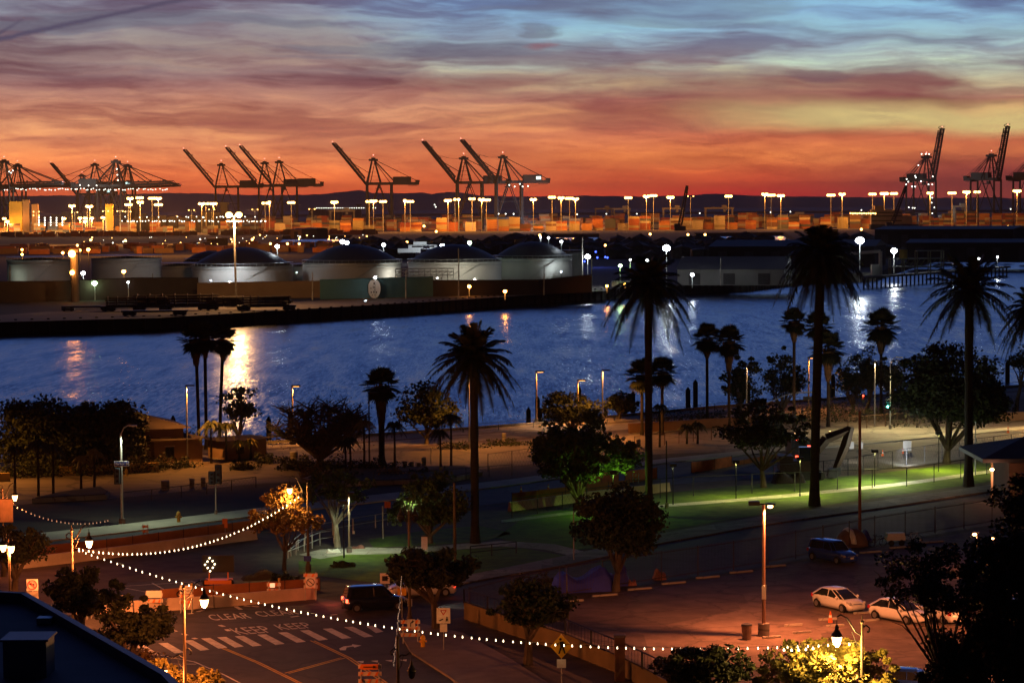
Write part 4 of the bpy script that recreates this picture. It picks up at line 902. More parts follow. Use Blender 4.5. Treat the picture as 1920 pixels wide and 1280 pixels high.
for i, px in enumerate(sorted([rr.choice([rr.uniform(150, 480), rr.uniform(430, 700)]) for _ in range(60)])):
    py = rr.uniform(444, 462) if px < 480 else rr.uniform(440, 458)
    spark(px, py, 1700, .24 if rr.random() < .8 else .5, rr.choice([e_far, e_far, e_far, e_far2]), 'yard_light', 'small light glimmering in the dark yard behind the tanks, %s from the left' % ordn(i), 'scattered lights behind the tank farm')
for i, (x, y) in enumerate(sorted([(235, 451), (170, 450), (145, 460), (473, 449), (507, 457), (539, 457), (561, 457), (753, 455), (763, 454), (795, 424), (818, 434), (1012, 441), (1219, 439), (1290, 440), (1322, 440), (1100, 460), (1135, 460), (1500, 482), (1450, 470), (1615, 430), (1700, 428), (1890, 425)])):
    spark(x, y, 1500, .8, e_far, 'yard_light', 'amber light in the dark middle ground, %s from the left' % ordn(i), 'amber lights of the middle ground')
for (x, y, pw) in [(210, 430, 60000), (330, 430, 60000), (430, 432, 50000), (80, 430, 60000), (150, 440, 50000), (270, 440, 50000), (380, 440, 50000), (480, 436, 40000)]: light('POINT', At(x, y, 1900 if y < 435 else 1440) + Vector((0, 0, 10)), pw * (3 if y < 435 else 1.2), SOD, 1)
# mid-ground yard blocks
r = random.Random(4); b1 = MB(); b2 = MB()
for i in range(330):
    px = r.uniform(-60, 700); Y = r.uniform(1500, 1740) if i % 2 else r.uniform(2470, 2560); p = At(px, 430, Y)
    (b1 if r.random() < .5 else b2).box(p.x, Y, ZF + 1.5, r.uniform(3, 13), 4, r.uniform(2, 9 if Y > 2000 else 6))
stuff(tag(b1.build('yard_clutter', stucco), 'jumble of low lit sheds and vehicles in the left yard', 'yard clutter')); stuff(tag(b2.build('yard_clutter', cm[0]), 'jumble of rusty boxes in the left yard', 'yard clutter'))
# quay-foot equipment before the shed
for i, (x, mm, lb) in enumerate([(1310, whitem, 'white parked trailer'), (1325, cm[7], 'red skip'), (1338, cm[6], 'olive parked trailer'), (1362, cm[9], 'ochre skip'), (1375, whitem, 'white box van'), (1160, whitem, 'white open shelter'), (1172, steel_g, 'grey shelter')]):
    P = G(x, 533 if x > 1200 else 541, ZF); t = thing('parked_trailer', lb + ' on the far quay before the sheds', 'trailer', P, group=None)
    b = MB(); b.box(0, 0, 1.6, 4.5, 2.4, 1.8); b.build('body', mm, t)
    for s in (-1.3, 1.3):
        b = MB(); b.tube((s, -1.2, .4), (s, 1.2, .4), .4, .4, 8); b.build('wheel', rubber, t)

# dark scrub and tree masses in the middle ground
rs = np.random.RandomState(3); V = []; b = MB()
for i in range(330):
    x = rs.uniform(640, 1960); Yq = rs.uniform(1180, 1700) if x > 1180 else rs.uniform(1250, 1720); p = At(x, 440, Yq); r = rs.uniform(4, 9); b.sph((p.x, Yq, ZF + r * .35), r, 7, .62)
for v_ in range(len(b.v)):
    q = b.v[v_]; b.v[v_] = (q[0] + rs.uniform(-1, 1), q[1], q[2] + rs.uniform(-.9, .9))
stuff(tag(b.build('far_woods', leaf), 'dark mass of trees and scrub in the middle ground behind the far quay', 'trees'))
# ================================================================ TREES
def np_mesh(name, V, Fc, m, parent):
    me = bpy.data.meshes.new(name); nv = len(V); nf = len(Fc); k = Fc.shape[1]
    me.vertices.add(nv); me.vertices.foreach_set('co', V.astype(np.float32).ravel())
    me.loops.add(nf * k); me.loops.foreach_set('vertex_index', Fc.astype(np.int32).ravel())
    me.polygons.add(nf); me.polygons.foreach_set('loop_start', np.arange(0, nf * k, k, dtype=np.int32))
    me.update(calc_edges=True); me.validate()
    o = bpy.data.objects.new(name, me); C.objects.link(o); me.materials.append(m)
    if parent: o.parent = parent
    return o
def leaves(P, size, rs, flat=0.35, aspect=.55):
    """P (n,3) centres -> leaf quads"""
    n = len(P); a = rs.normal(size=(n, 3)); a[:, 2] *= flat + .4; a /= np.linalg.norm(a, axis=1)[:, None]
    b = rs.normal(size=(n, 3)); b -= (b * a).sum(1)[:, None] * a; b /= np.linalg.norm(b, axis=1)[:, None]
    s = size * rs.uniform(.45, 1.6, n)[:, None]
    V = np.stack([P - a * s, P - b * s * aspect, P + a * s, P + b * s * aspect], 1).reshape(-1, 3)
    return V, np.arange(4 * n).reshape(-1, 4)
def tree(label, name, px, yb, box, seed, n=4000, size=.16, m=None, tm=None, clumps=34, trunk=.28, group=None, spread=.26, dz=1.0, bare=False, z0=0, limbs=9, fill=.9, lean=0):
    """a tree standing at pixel (px,yb) whose crown fills the picture box x0,x1,y0,y1 at that distance"""
    m = m or leaf; tm = tm or bark; rs = np.random.RandomState(seed); rr = random.Random(seed)
    B = G(px, yb, z0); Y = B.y; a = At(box[0], box[3], Y); c = At(box[1], box[2], Y)
    cx, cz = (a.x + c.x) / 2 - B.x, (a.z + c.z) / 2 - z0; rx, rz = (c.x - a.x) / 2 * 1.06, (c.z - a.z) / 2 * 1.1; ry = rx * dz; cz -= rz * .06
    if bare: cz -= rz * .6; rz *= 1.42; rx *= .92
    t = thing(name, label, 'tree', B, group=group)
    # clump centres on an uneven shell and inside
    cl = []
    for i in range(clumps):
        d = rs.normal(size=3); d /= np.linalg.norm(d); f = rs.uniform(.5, .95) if i % 4 else rs.uniform(0, .5)
        if d[2] < -.35: d[2] *= .5
        if bare: d[2] = abs(d[2]); d /= np.linalg.norm(d); f = rs.uniform(.7, .98)
        cl.append((np.array([d[0] * rx * f, d[1] * ry * f, d[2] * rz * f]), min(rx, rz) * rs.uniform(spread * .8, spread * 1.6)))
    for i in range(clumps // 5 if name != 'pepper_tree' else 0):
        d = rs.normal(size=3); d /= np.linalg.norm(d); d[2] = abs(d[2]) * (1 if i % 3 else -.4); f = rs.uniform(.85, 1.0); cl.append((np.array([d[0] * rx * f, d[1] * ry * f, d[2] * rz * f]), min(rx, rz) * spread * rs.uniform(.3, .6)))
    # limbs
    b = MB(); top = Vector((cx, 0, cz - rz * .55)); fork = Vector((cx * .5 + lean, 0, max(.6, (cz - rz) * .75)))
    r0 = trunk
    b.path([(0, 0, -.1), (fork.x * .3, .05, fork.z * .45), tuple(fork)], [r0 * 1.25, r0, r0 * .8], 8)
    for i in range(limbs):
        q = Vector(cl[(i * 3 + 1) % len(cl)][0]) + Vector((cx, 0, cz)); mid = fork.lerp(q, .5) + Vector((rr.uniform(-.4, .4), rr.uniform(-.4, .4), rr.uniform(-.1, .5) * rz * .3))
        b.path([tuple(fork), tuple(mid), tuple(q)], [r0 * .6, r0 * .32, r0 * .1], 5)
        if bare or i % 2 == 0:
            for _ in range(14 if bare else 3):
                f = rr.uniform(.2, 1); w0 = mid.lerp(q, f) if f > .4 else fork.lerp(mid, .5 + f); an = rr.uniform(0, 6.28)
                e = w0 + Vector((math.cos(an) * rx * .35, math.sin(an) * rx * .35, rr.uniform(-.05, .35) * rz)); b.path([tuple(w0), tuple(w0.lerp(e, .5) + Vector((0, 0, .15))), tuple(e)], [r0 * (.3 if bare else .2), r0 * (.2 if bare else .12), .03 if bare else .015], 4)
                if bare:
                    for _ in range(5):
                        f2 = rr.uniform(.3, 1); s0 = w0.lerp(e, f2); b.tube(s0, s0 + Vector((rr.uniform(-.8, .8), rr.uniform(-.6, .6), rr.uniform(0, .6))), .035, .02, 3)
    b.build('trunk', tm, t)
    per = np.array([max(1.0, k[1] ** 2) for k in cl]); per = (per / per.sum() * n).astype(int) + 4; PP = []
    for (c0, r), k in zip(cl, per):
        d = rs.normal(size=(k, 3)); d /= np.linalg.norm(d, axis=1)[:, None]; f = rs.uniform(.15, 1, k) ** .6
        PP.append(c0 + d * (f * r)[:, None] * np.array([1.25, 1.25, .85]) + np.array([cx, 0, cz]))
    V, Fc = leaves(np.concatenate(PP), size, rs); np_mesh('crown', V, Fc, m, t)
    return t
def date_palm(label, px, yb, ytop, wpx, hang, seed, n=62, r=.34, group='tall date palms in the waterfront park', xt=None, up=1.0):
    rr = random.Random(seed); B = G(px, yb); Y = B.y; s = Y / FP; topz = At(px, ytop, Y).z; R = wpx * s * 1.1; hz = hang * s * 1.05
    t = thing('date_palm', label, 'palm tree', B, group=group); cz = topz - R * .55; dx = ((xt or px) - px) * s
    b = MB(); k = 14; pts = [(dx * (i / k) ** 1.5, 0, -.1 + (cz + .1) * i / k) for i in range(k + 1)]
    b.path(pts, [r * 1.45 if i == 0 else r * 1.12 if i == 1 else r * (1 + .06 * math.sin(i * 2.4)) for i in range(k + 1)], 10)
    b.lathe([(r, cz - 1.2), (r * 1.9, cz - .3), (r * 1.6, cz + .4), (.2, cz + 1.0)], 10, (dx, 0, 0)); b.build('trunk', palmbark, t)
    V = []; Fc = []
    for i in range(n):
        az = i * 2.39996 + rr.uniform(-.15, .15); f = (i + .5) / n     # f 0 upright .. 1 hanging
        el = math.radians(80 - 112 * f ** .8 + rr.uniform(-6, 6)); L = R * rr.uniform(1.0, 1.22) * (1.08 if f > .6 else 1); sag = (.95 + 1.0 * f) * hz * .42
        p = Vector((dx, 0, cz)); m_ = 15; pr = None; hd = Vector((math.cos(az), math.sin(az), 0)); side = Vector((-math.sin(az), math.cos(az), 0))
        prev = None
        for j in range(m_ + 1):
            q = j / m_; pos = p + hd * (L * q * math.cos(el) * (1 - .12 * q * q)) + Vector((0, 0, L * q * math.sin(el) - sag * q ** 2.2))
            if prev is not None:
                d = (pos - prev).normalized(); upv = side.cross(d).normalized()
                o = len(V); wr = .05 * (1 - q) + .012; V += [prev - side * wr, prev + side * wr, pos + side * wr, pos - side * wr]; Fc.append((o, o + 1, o + 2, o + 3))
                if q > .12:
                    ll = .64 * math.sin(math.pi * min(1, .12 + q * .88)) ** .6 * (R / 3.6) + .1
                    for sgn in (-1, 1):
                        for e in (0, .33, .66):
                            c = prev.lerp(pos, e); dr = (side * sgn * .8 + d * .75 + upv * rr.uniform(-.15, .35) + Vector((0, 0, -.28))).normalized(); wv = d * .085
                            o = len(V); tip = c + dr * ll; V += [c - wv, c + wv, tip + wv * .2, tip - wv * .2]; Fc.append((o, o + 1, o + 2, o + 3))
            prev = pos
    np_mesh('crown', np.array([tuple(x) for x in V]), np.array(Fc), palmleaf, t)
    return t
def fan_palm(label, px, yb, ytop, rpx, seed, skirt=1.6, r=.2, group='fan palms along the promenade', xt=None, m=None):
    rr = random.Random(seed); B = G(px, yb); Y = B.y; s = Y / FP; topz = At(px, ytop, Y).z; R = rpx * s * 1.35; cz = topz - R * .95; dx = ((xt or px) - px) * s
    t = thing('fan_palm', label, 'palm tree', B, group=group)
    b = MB(); k = 8; b.path([(dx * (i / k), 0, -.1 + (cz + .1) * i / k) for i in range(k + 1)], [r * 1.5] + [r] * k, 8); b.build('trunk', palmbark, t)
    V = []; Fc = []
    for i in range(54):
        az = i * 2.39996; f = (i + .5) / 54; el = math.radians(88 - 150 * f + rr.uniform(-10, 10)); hd = Vector((math.cos(az), math.sin(az), 0)); d = hd * math.cos(el) + Vector((0, 0, math.sin(el))); side = Vector((-math.sin(az), math.cos(az), 0)); nrm = side.cross(d)
        c0 = Vector((dx, 0, cz)); c1 = c0 + d * R * rr.uniform(.45, .72); o = len(V); V += [c0 - side * .03, c0 + side * .03, c1 + side * .02, c1 - side * .02]; Fc.append((o, o + 1, o + 2, o + 3))
        for j in range(13):
            a = math.radians(-105 + j * 17.5); dr = d * math.cos(a) + side * math.sin(a); dr2 = dr + Vector((0, 0, -.12)); tip = c1 + dr2 * R * .56; w = (side * math.cos(a) - d * math.sin(a)) * R * .055; o = len(V)
            V += [c1, c1 + dr * R * .3 + w, tip, c1 + dr * R * .3 - w]; Fc.append((o, o + 1, o + 2, o + 3))
    np_mesh('crown', np.array([tuple(x) for x in V]), np.array(Fc), m or palmleaf, t)
    if skirt:
        V = []; Fc = []; sk = skirt * R * .62
        for i in range(420):
            az = rr.uniform(0, 6.28); q = rr.uniform(0, 1); zz = cz + R * .1 - q * sk * .75; rad = R * (.44 - .30 * q) * rr.uniform(.55, 1); p = Vector((dx + math.cos(az) * rad, math.sin(az) * rad, zz)); tip = p + Vector((math.cos(az) * .05, math.sin(az) * .05, -sk * .3)); w = Vector((-math.sin(az), math.cos(az), 0)) * .09; o = len(V)
            V += [p - w, p + w, tip + w * .3, tip - w * .3]; Fc.append((o, o + 1, o + 2, o + 3))
        np_mesh('dead_leaf_skirt', np.array([tuple(x) for x in V]), np.array(Fc), thatch, t)
    return t
def queen_palm(label, px, yb, ytop, rpx, seed, m, n=15, group='small feather palms', r=.11):
    rr = random.Random(seed); B = G(px, yb); Y = B.y; s = Y / FP; topz = At(px, ytop, Y).z; R = rpx * s; cz = topz - R * .55
    t = thing('feather_palm', label, 'palm tree', B, group=group)
    b = MB(); b.path([(0, 0, -.1), (.03, 0, cz * .5), (0, 0, cz + .1)], [r * 1.4, r, r * .8], 7); b.build('trunk', palmbark, t); V = []; Fc = []
    for i in range(n):
        az = i * 2.39996; f = (i + .5) / n; el = math.radians(80 - 85 * f); L = R * rr.uniform(1.05, 1.3); hd = Vector((math.cos(az), math.sin(az), 0)); side = Vector((-math.sin(az), math.cos(az), 0)); prev = None
        for j in range(9):
            q = j / 8; pos = Vector((0, 0, cz)) + hd * (L * q * math.cos(el)) + Vector((0, 0, L * q * math.sin(el) - R * .95 * q ** 2))
            if prev is not None:
                d = (pos - prev).normalized()
                for sgn in (-1, 1):
                    for e in (0, .5):
                        c = prev.lerp(pos, e); dr = side * sgn * .55 + d * .5 + Vector((0, 0, -.65)); tip = c + dr * R * .30; w = d * .06; o = len(V); V += [c - w, c + w, tip + w * .2, tip - w * .2]; Fc.append((o, o + 1, o + 2, o + 3))
            prev = pos
    np_mesh('crown', np.array([tuple(x) for x in V]), np.array(Fc), m, t); return t
date_palm('tall date palm at centre left, full drooping crown against the channel', 891, 1018, 622, 78, 72, 1)
date_palm('tall date palm at centre right, crown overlapping the dark far shore', 1217, 968, 486, 80, 85, 2, r=.34)
date_palm('tallest and broadest date palm, crown hiding part of the far sheds', 1527, 948, 432, 80, 90, 3, n=84, r=.42, xt=1540)
date_palm('date palm with open arching crown near the white sign on the lit road', 1816, 912, 492, 84, 70, 4, n=52, r=.42)
date_palm('date palm cut by the right frame edge', 1935, 900, 545, 60, 75, 5, n=60, r=.45)
FPAL = [(374, 842, 606, 24, 'fan palm, left of the close pair before the lamp glitter', 2.6), (387, 842, 605, 22, 'fan palm in the middle of the close trio before the lamp glitter', 2.2), (411, 840, 608, 23, 'fan palm, right one of the pair before the lamp glitter', 2.2), (716, 872, 688, 27, 'stout fan palm with a long thatch skirt behind the leafless tree', 3.6), (1326, 790, 608, 22, 'slender fan palm, left of the pair right of the centre date palm', 2.0), (1367, 800, 611, 23, 'fan palm with lit trunk, right of the pair', 3.0), (1489, 805, 578, 20, 'fan palm with orange-lit trunk left of the broadest date palm', 2.4), (1534, 800, 584, 22, 'fan palm mostly behind the trunk of the broadest date palm', 2.4), (1553, 800, 622, 25, 'fan palm with glowing orange skirt right of the thick trunk', 3.0), (1652, 775, 580, 26, 'fan palm standing alone above the trees left of the green signal', 2.4), (1204, 815, 674, 24, 'fan palm half hidden by the centre-right palm trunk', 1.6), (1242, 815, 670, 22, 'fan palm just right of the centre-right palm trunk', 1.6)]
for i, (x, yb, yt, r, lb, sk) in enumerate(FPAL): fan_palm(lb, x, yb, yt, r, 20 + i, sk, xt=(x - 4 if i == 0 else x + 10 if i == 2 else None), r=.2 if i != 3 else .35)
QP = [(152, 918, 850, 17, palmleaf_lit, 'small palm with lit yellow fronds, left of the pair on the kerb'), (177, 916, 837, 20, palmleaf_lit, 'small palm with lit yellow fronds, right of the pair on the kerb'), (100, 927, 826, 24, palmleaf, 'dim feather palm with orange-tinged fronds left of the lit pair'), (72, 930, 818, 26, palmleaf, 'dark feather palm near the left frame edge'), (396, 868, 782, 28, palmleaf, 'feather palm at the foot of the fan palm pair'), (424, 866, 786, 24, palmleaf, 'orange-brown feather palm before the pale garden wall'), (470, 862, 818, 14, palmleaf_lit, 'small lit palm by the garden wall'), (448, 864, 822, 12, palmleaf_lit, 'smallest lit palm by the garden wall'), (683, 884, 782, 22, palmleaf_lit, 'feather palm with lit crown beside the dark signal pole'), (657, 890, 815, 18, palmleaf, 'thin feather palm in the planted bed, left'), (648, 890, 822, 16, palmleaf, 'thin feather palm at the left of the planted bed'), (740, 882, 785, 22, palmleaf, 'feather palm at the foot of the stout fan palm'), (846, 880, 770, 24, palmleaf, 'thin feather palm left of the date palm at centre left'), (826, 883, 800, 20, palmleaf, 'thin bare-stemmed palm at the road edge'), (1237, 838, 752, 20, palmleaf, 'low feather palm right of the centre-right trunk'), (1288, 832, 790, 18, palmleaf, 'low feather palm behind the fence at centre right'), (1308, 832, 786, 18, palmleaf, 'feather palm behind the fence, second from the left'), (28, 925, 830, 20, palmleaf, 'dark feather palm cut by tree shadow at the left'), (228, 866, 745, 24, palmleaf, 'tall dark feather palm beside the dark domed tree'), (250, 868, 765, 22, palmleaf, 'shaggy dark palm right of the dark domed tree'), (1075, 905, 850, 14, palmleaf, 'tiny palm below the broad park tree')]
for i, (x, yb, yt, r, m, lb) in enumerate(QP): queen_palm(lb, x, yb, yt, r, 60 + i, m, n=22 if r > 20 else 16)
T = lambda *a, **k: tree(*a, **k)
T('large dark domed tree at the left waterfront', 'broadleaf_tree', 95, 880, (0, 200, 740, 900), 1, 22000, .22, clumps=60, spread=.3)
T('dark tree hiding the left of the waterfront roof', 'broadleaf_tree', 218, 882, (160, 280, 752, 884), 2, 9000, .2, clumps=50, spread=.32)
T('small leafy tree before the lamp glitter', 'broadleaf_tree', 447, 848, (412, 482, 716, 805), 3, 3000, .16, clumps=26)
T('wide leafless umbrella-shaped tree by the quay', 'bare_tree', 600, 872, (504, 696, 728, 842), 4, 1500, .08, bare=True, limbs=34, clumps=60, trunk=.35, dz=.8)
T('round dark tree left of the date palm at centre left', 'broadleaf_tree', 800, 832, (752, 850, 726, 812), 5, 5000, .2, clumps=40, spread=.32)
T('broad dark park tree with a patch of lamp-lit green leaves', 'broadleaf_tree', 1081, 958, (990, 1185, 772, 925), 6, 15000, .17, clumps=70, spread=.2, m=leaf_g, limbs=12)
T('low round tree on the quay right of the promenade lamp', 'broadleaf_tree', 1160, 785, (1128, 1196, 738, 776), 7, 2600, .2, clumps=24, spread=.4)
T('dark tree on the quay behind the promenade lamp pole', 'broadleaf_tree', 1068, 815, (1020, 1130, 734, 806), 8, 4500, .2, clumps=40, spread=.3)
T('dark park tree left of the excavator with a low spreading crown', 'broadleaf_tree', 1432, 914, (1336, 1514, 748, 862), 9, 8000, .18, clumps=60, spread=.2)
T('tall loose tree right of the fan palm pair', 'broadleaf_tree', 1392, 790, (1350, 1424, 658, 778), 10, 4200, .18, clumps=40, spread=.24)
T('loose dark tree left of the orange-lit fan palm', 'broadleaf_tree', 1462, 780, (1432, 1510, 652, 765), 11, 4200, .18, clumps=40, spread=.24)
T('dark tree just right of the glowing orange palm skirt', 'broadleaf_tree', 1598, 775, (1566, 1640, 664, 755), 12, 3600, .18, clumps=34, spread=.26)
T('dark tree beneath the lone fan palm', 'broadleaf_tree', 1625, 772, (1600, 1668, 655, 742), 13, 3600, .18, clumps=34, spread=.26)
T('small dark tree left of the green traffic signal', 'broadleaf_tree', 1668, 768, (1640, 1712, 675, 745), 14, 3000, .18, clumps=30, spread=.28)
T('huge dark tree between the green signal and the open-crowned date palm', 'broadleaf_tree', 1775, 868, (1678, 1880, 642, 822), 15, 26000, .2, clumps=90, spread=.24, limbs=14, trunk=.4)
T('tree at the right frame edge over the quay', 'broadleaf_tree', 1905, 770, (1884, 1960, 648, 705), 16, 2200, .16, clumps=22, spread=.3)
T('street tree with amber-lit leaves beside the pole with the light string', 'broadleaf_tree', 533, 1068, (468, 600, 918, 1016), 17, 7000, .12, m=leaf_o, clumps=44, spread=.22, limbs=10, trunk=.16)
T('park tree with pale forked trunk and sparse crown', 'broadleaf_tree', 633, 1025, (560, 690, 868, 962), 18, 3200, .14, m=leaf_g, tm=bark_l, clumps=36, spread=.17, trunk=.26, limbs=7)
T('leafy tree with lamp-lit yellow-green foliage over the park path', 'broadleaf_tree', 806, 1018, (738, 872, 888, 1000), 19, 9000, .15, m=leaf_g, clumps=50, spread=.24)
T('dark round tree on the lawn edge before the centre-right trunk', 'broadleaf_tree', 1155, 1108, (1086, 1236, 914, 1052), 20, 15000, .16, clumps=56, spread=.25)
T('dark street tree over the moving car', 'broadleaf_tree', 818, 1180, (728, 892, 1028, 1108), 21, 11000, .13, clumps=50, spread=.3, m=leaf)
T('dim street tree behind the iron fence left of the lot', 'broadleaf_tree', 990, 1245, (918, 1068, 1088, 1180), 22, 9000, .13, clumps=46, spread=.3, m=leaf)
T('dark round-topped street tree below the string lights at bottom centre', 'broadleaf_tree', 1312, 1390, (1222, 1406, 1204, 1300), 23, 7500, .12, clumps=56, spread=.27, m=leaf)
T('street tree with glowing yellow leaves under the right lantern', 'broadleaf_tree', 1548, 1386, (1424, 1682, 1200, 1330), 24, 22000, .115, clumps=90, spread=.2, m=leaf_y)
T('dark street tree at left with lit top leaves beside the roof', 'broadleaf_tree', 152, 1225, (82, 228, 1064, 1165), 25, 9500, .12, clumps=50, spread=.26, m=leaf)
T('drooping dark street tree between the roof and the crosswalk', 'broadleaf_tree', 232, 1262, (176, 320, 1116, 1226), 26, 11000, .12, clumps=46, spread=.24, m=leaf)
T('dark tree at the left frame edge beside the banner', 'broadleaf_tree', 26, 1120, (-20, 84, 984, 1068), 27, 6000, .13, clumps=40, spread=.3, m=leaf)
T('yellow-lit shrubby tree at the lower left under the small lantern', 'broadleaf_tree', 300, 1300, (245, 352, 1236, 1300), 28, 5000, .10, clumps=36, spread=.26, m=leaf_y)
T('lit leafy tree top right of the lower left lamp pole', 'broadleaf_tree', 378, 1305, (335, 425, 1254, 1320), 29, 4000, .10, clumps=30, spread=.26, m=leaf_y)
# the big dark tree at the right, nearer the viewer
T('huge dark pepper tree filling the lower right corner', 'pepper_tree', 1880, 1560, (1805, 2060, 850, 1420), 30, 60000, .10, clumps=210, spread=.15, limbs=26, trunk=.4, m=leaf)
T('loose hanging branches of a dark tree over the white cars', 'pepper_tree', 1800, 1545, (1640, 1850, 1010, 1180), 31, 8500, .08, clumps=60, spread=.17, limbs=16, trunk=.15, m=leaf)
T('dark tree crown above the blue car at the lower right', 'pepper_tree', 1820, 1540, (1715, 1860, 1185, 1330), 32, 14000, .09, clumps=50, spread=.22, limbs=12, trunk=.15, m=leaf)
# ================================================================ STREET LEVEL
def hgt(px, yb, yt, z0=0): return At(px, yt, G(px, yb, z0).y).z - z0
# ---- decorative lantern lamps
def lantern(parent, c, s=1.0, lit=True, m=None):
    x, y, z = c
    b = MB(); b.lathe([(.05 * s, .62 * s), (.09 * s, .5 * s), (.10 * s, .38 * s), (.20 * s, .22 * s), (.27 * s, .12 * s), (.28 * s, .04 * s)], 14, c); b.tube((x, y, z + .6 * s), (x, y, z + .85 * s), .03 * s, .01 * s, 6); o = b.build('lamp_hood', iron, parent)
    b = MB(); b.lathe([(.03 * s, -.46 * s), (.14 * s, -.38 * s), (.21 * s, -.2 * s), (.25 * s, 0), (.25 * s, .06 * s)], 16, c); b.build('lamp_globe', (m or e_warm) if lit else glassm, parent, smooth=True)
def deco_lamp(label, px, yb, d, lamps, power=500, hgt_=6.6, col=WARM, spike=True):
    P = G(px, yb); P.y = d; P.x = At(px, 800, d).x; P.z = 0
    t = thing('street_lamp', label, 'street lamp', P, group='ornate street lamps with hanging lanterns')
    b = MB(); b.lathe([(.22, 0), (.22, .5), (.14, .7), (.11, 1.2), (.085, hgt_ * .6), (.07, hgt_)], 12); b.sph((0, 0, hgt_ + .1), .12, 8); b.tube((0, 0, hgt_), (0, 0, hgt_ + .45), .05, .02, 6); b.build('pole', mat('lamp_pole_bronze', (.10, .075, .05), .6, .3, var=.2, scale=2), t)
    for px2, py2, s, lit in lamps:
        q = At(px2, py2, d) - P; x, z = q.x, q.z
        b = MB(); sg = 1 if x > 0 else -1; zb = min(hgt_ - .3, z + 1.0); zt = z + .85 * s + .15
        b.path([(0, 0, zb - .3), (x * .25, 0, zb - .1), (x * .6, 0, zt - .05), (x * .85, 0, zt + .12), (x, 0, zt)], [.05, .045, .04, .035, .03], 6)
        b.path([(0, 0, zb - .9), (x * .22, 0, zb - .7), (x * .4, 0, zb - .1)], .025, 5)
        b.path([(0, 0, zb + .1), (-sg * .2, 0, zb + .25), (-sg * .38, 0, zb + .1), (-sg * .36, 0, zb - .1), (-sg * .24, 0, zb - .08)], .04, 5)
        b.build('arm', iron, t); lantern(t, (x, 0, z), s, lit)
        if lit and power: light('POINT', (P.x + x, d - .1, z - .62 * s), power * (s ** 2), col, .18)
    return t
deco_lamp('ornate lamp behind the left street tree with the light strings tied to it', 131, 1186, 159, [(167, 1014, 1.0, True)], 6000)
deco_lamp('ornate two-lantern lamp standing in front of the keep clear words', 340, 1290, 134.5, [(383, 1124, 1.0, True), (308, 1256, .7, True)], 5000)
deco_lamp('lamp pole by the amber-leaved tree with lantern and small blue sign', 575, 1075, 184, [(543, 916, .85, True)], 1900, col=(1, .42, .10))
deco_lamp('ornate lamp with bright lantern over the glowing yellow tree', 1617, 1400, 121.7, [(1569, 1194, 1.05, True)], 4200, col=(1, .52, .13))
deco_lamp('street lamp with two blazing globes at the left frame edge', 13, 1150, 155, [(6, 1022, .9, True), (21, 1024, .9, True)], 1400)
deco_lamp('street lamp above the lit banner at the left frame edge', 2, 1100, 183, [(28, 929, .85, True)], 1500)
deco_lamp('unlit ornate lamp standing behind the dark street tree', 765, 1190, 160, [(752, 968, .9, False), (778, 966, .9, False)], 0, 7.6)
deco_lamp('unlit ornate lamp cut off at the bottom with lantern under a curved arm', 742, 1400, 126, [(772, 1258, .9, False)], 0, 5.2)
# banner
P = At(12, 957, 182); t = thing('street_banner', 'cream banner glowing under the lamp at the left edge', 'banner', P)
b = MB(); b.box(0, 0, 0, 1.0, .03, 1.75); b.build('cloth', mat('banner_cloth', (.7, .42, .25), .8, var=.2, scale=2), t)
b = MB(); b.tube((-.55, 0, .9), (.5, 0, .9), .03, .03, 5); b.tube((-.55, 0, -.9), (.5, 0, -.9), .03, .03, 5); b.build('rod', iron, t)
light('POINT', (P.x + .3, 180, P.z + 1.4), 160, WARM, .1)
# ---- festoon light strings
def strings(label, a, c, n, sag, r, m, grp=None, lights=0):
    t = thing('string_lights', label, 'string lights', a, group=grp); d = c - a; pts = []
    for i in range(n + 1):
        q = i / n; pts.append(Vector((d.x * q, d.y * q, d.z * q - 4 * sag * q * (1 - q))))
    MB().path([tuple(p) for p in pts], .012, 4).build('cable', iron, t)
    rr = random.Random(n)
    for i in range(1, n):
        p = pts[i] + Vector((rr.uniform(-.04, .04), 0, -.06)); b = MB(); b.tube(p + Vector((0, 0, .06)), p + Vector((0, 0, .0)), .02, .02, 5); b.sph(tuple(p + Vector((0, 0, -.04))), r, 7); b.build('bulb', m, t)
    for i in range(lights):
        p = a + pts[int((i + .5) / lights * n)]; light('POINT', (p.x, p.y, p.z - .35), 30, (1, .6, .25), .1)
    return t
L1 = At(137, 1026, 159); L4 = At(1611, 1203, 121.7); L3 = At(567, 925, 184)
strings('long swag of warm round bulbs crossing the whole street to the right lantern', L1, L4, 98, 2.45, .040, e_bulb, lights=7)
strings('shorter swag of warm bulbs climbing to the lamp by the amber tree', L1, L3, 52, 1.9, .046, e_bulb, lights=3)
strings('faint string of tiny bulbs hanging over the barricades', At(755, 1062, 158), At(737, 1248, 127), 44, .4, .022, emis('tiny_bulb_glow', (1, .7, .45), .35))
strings('far faint string of bulbs leaving the banner lamp', At(24, 945, 183), At(210, 972, 200), 24, .8, .045, emis('faint_bulb_glow', (1, .5, .25), .5))
strings('little string of bulbs between the right lantern and its pole top', At(1455, 1213, 122), At(1540, 1209, 121), 6, .1, .06, e_bulb)
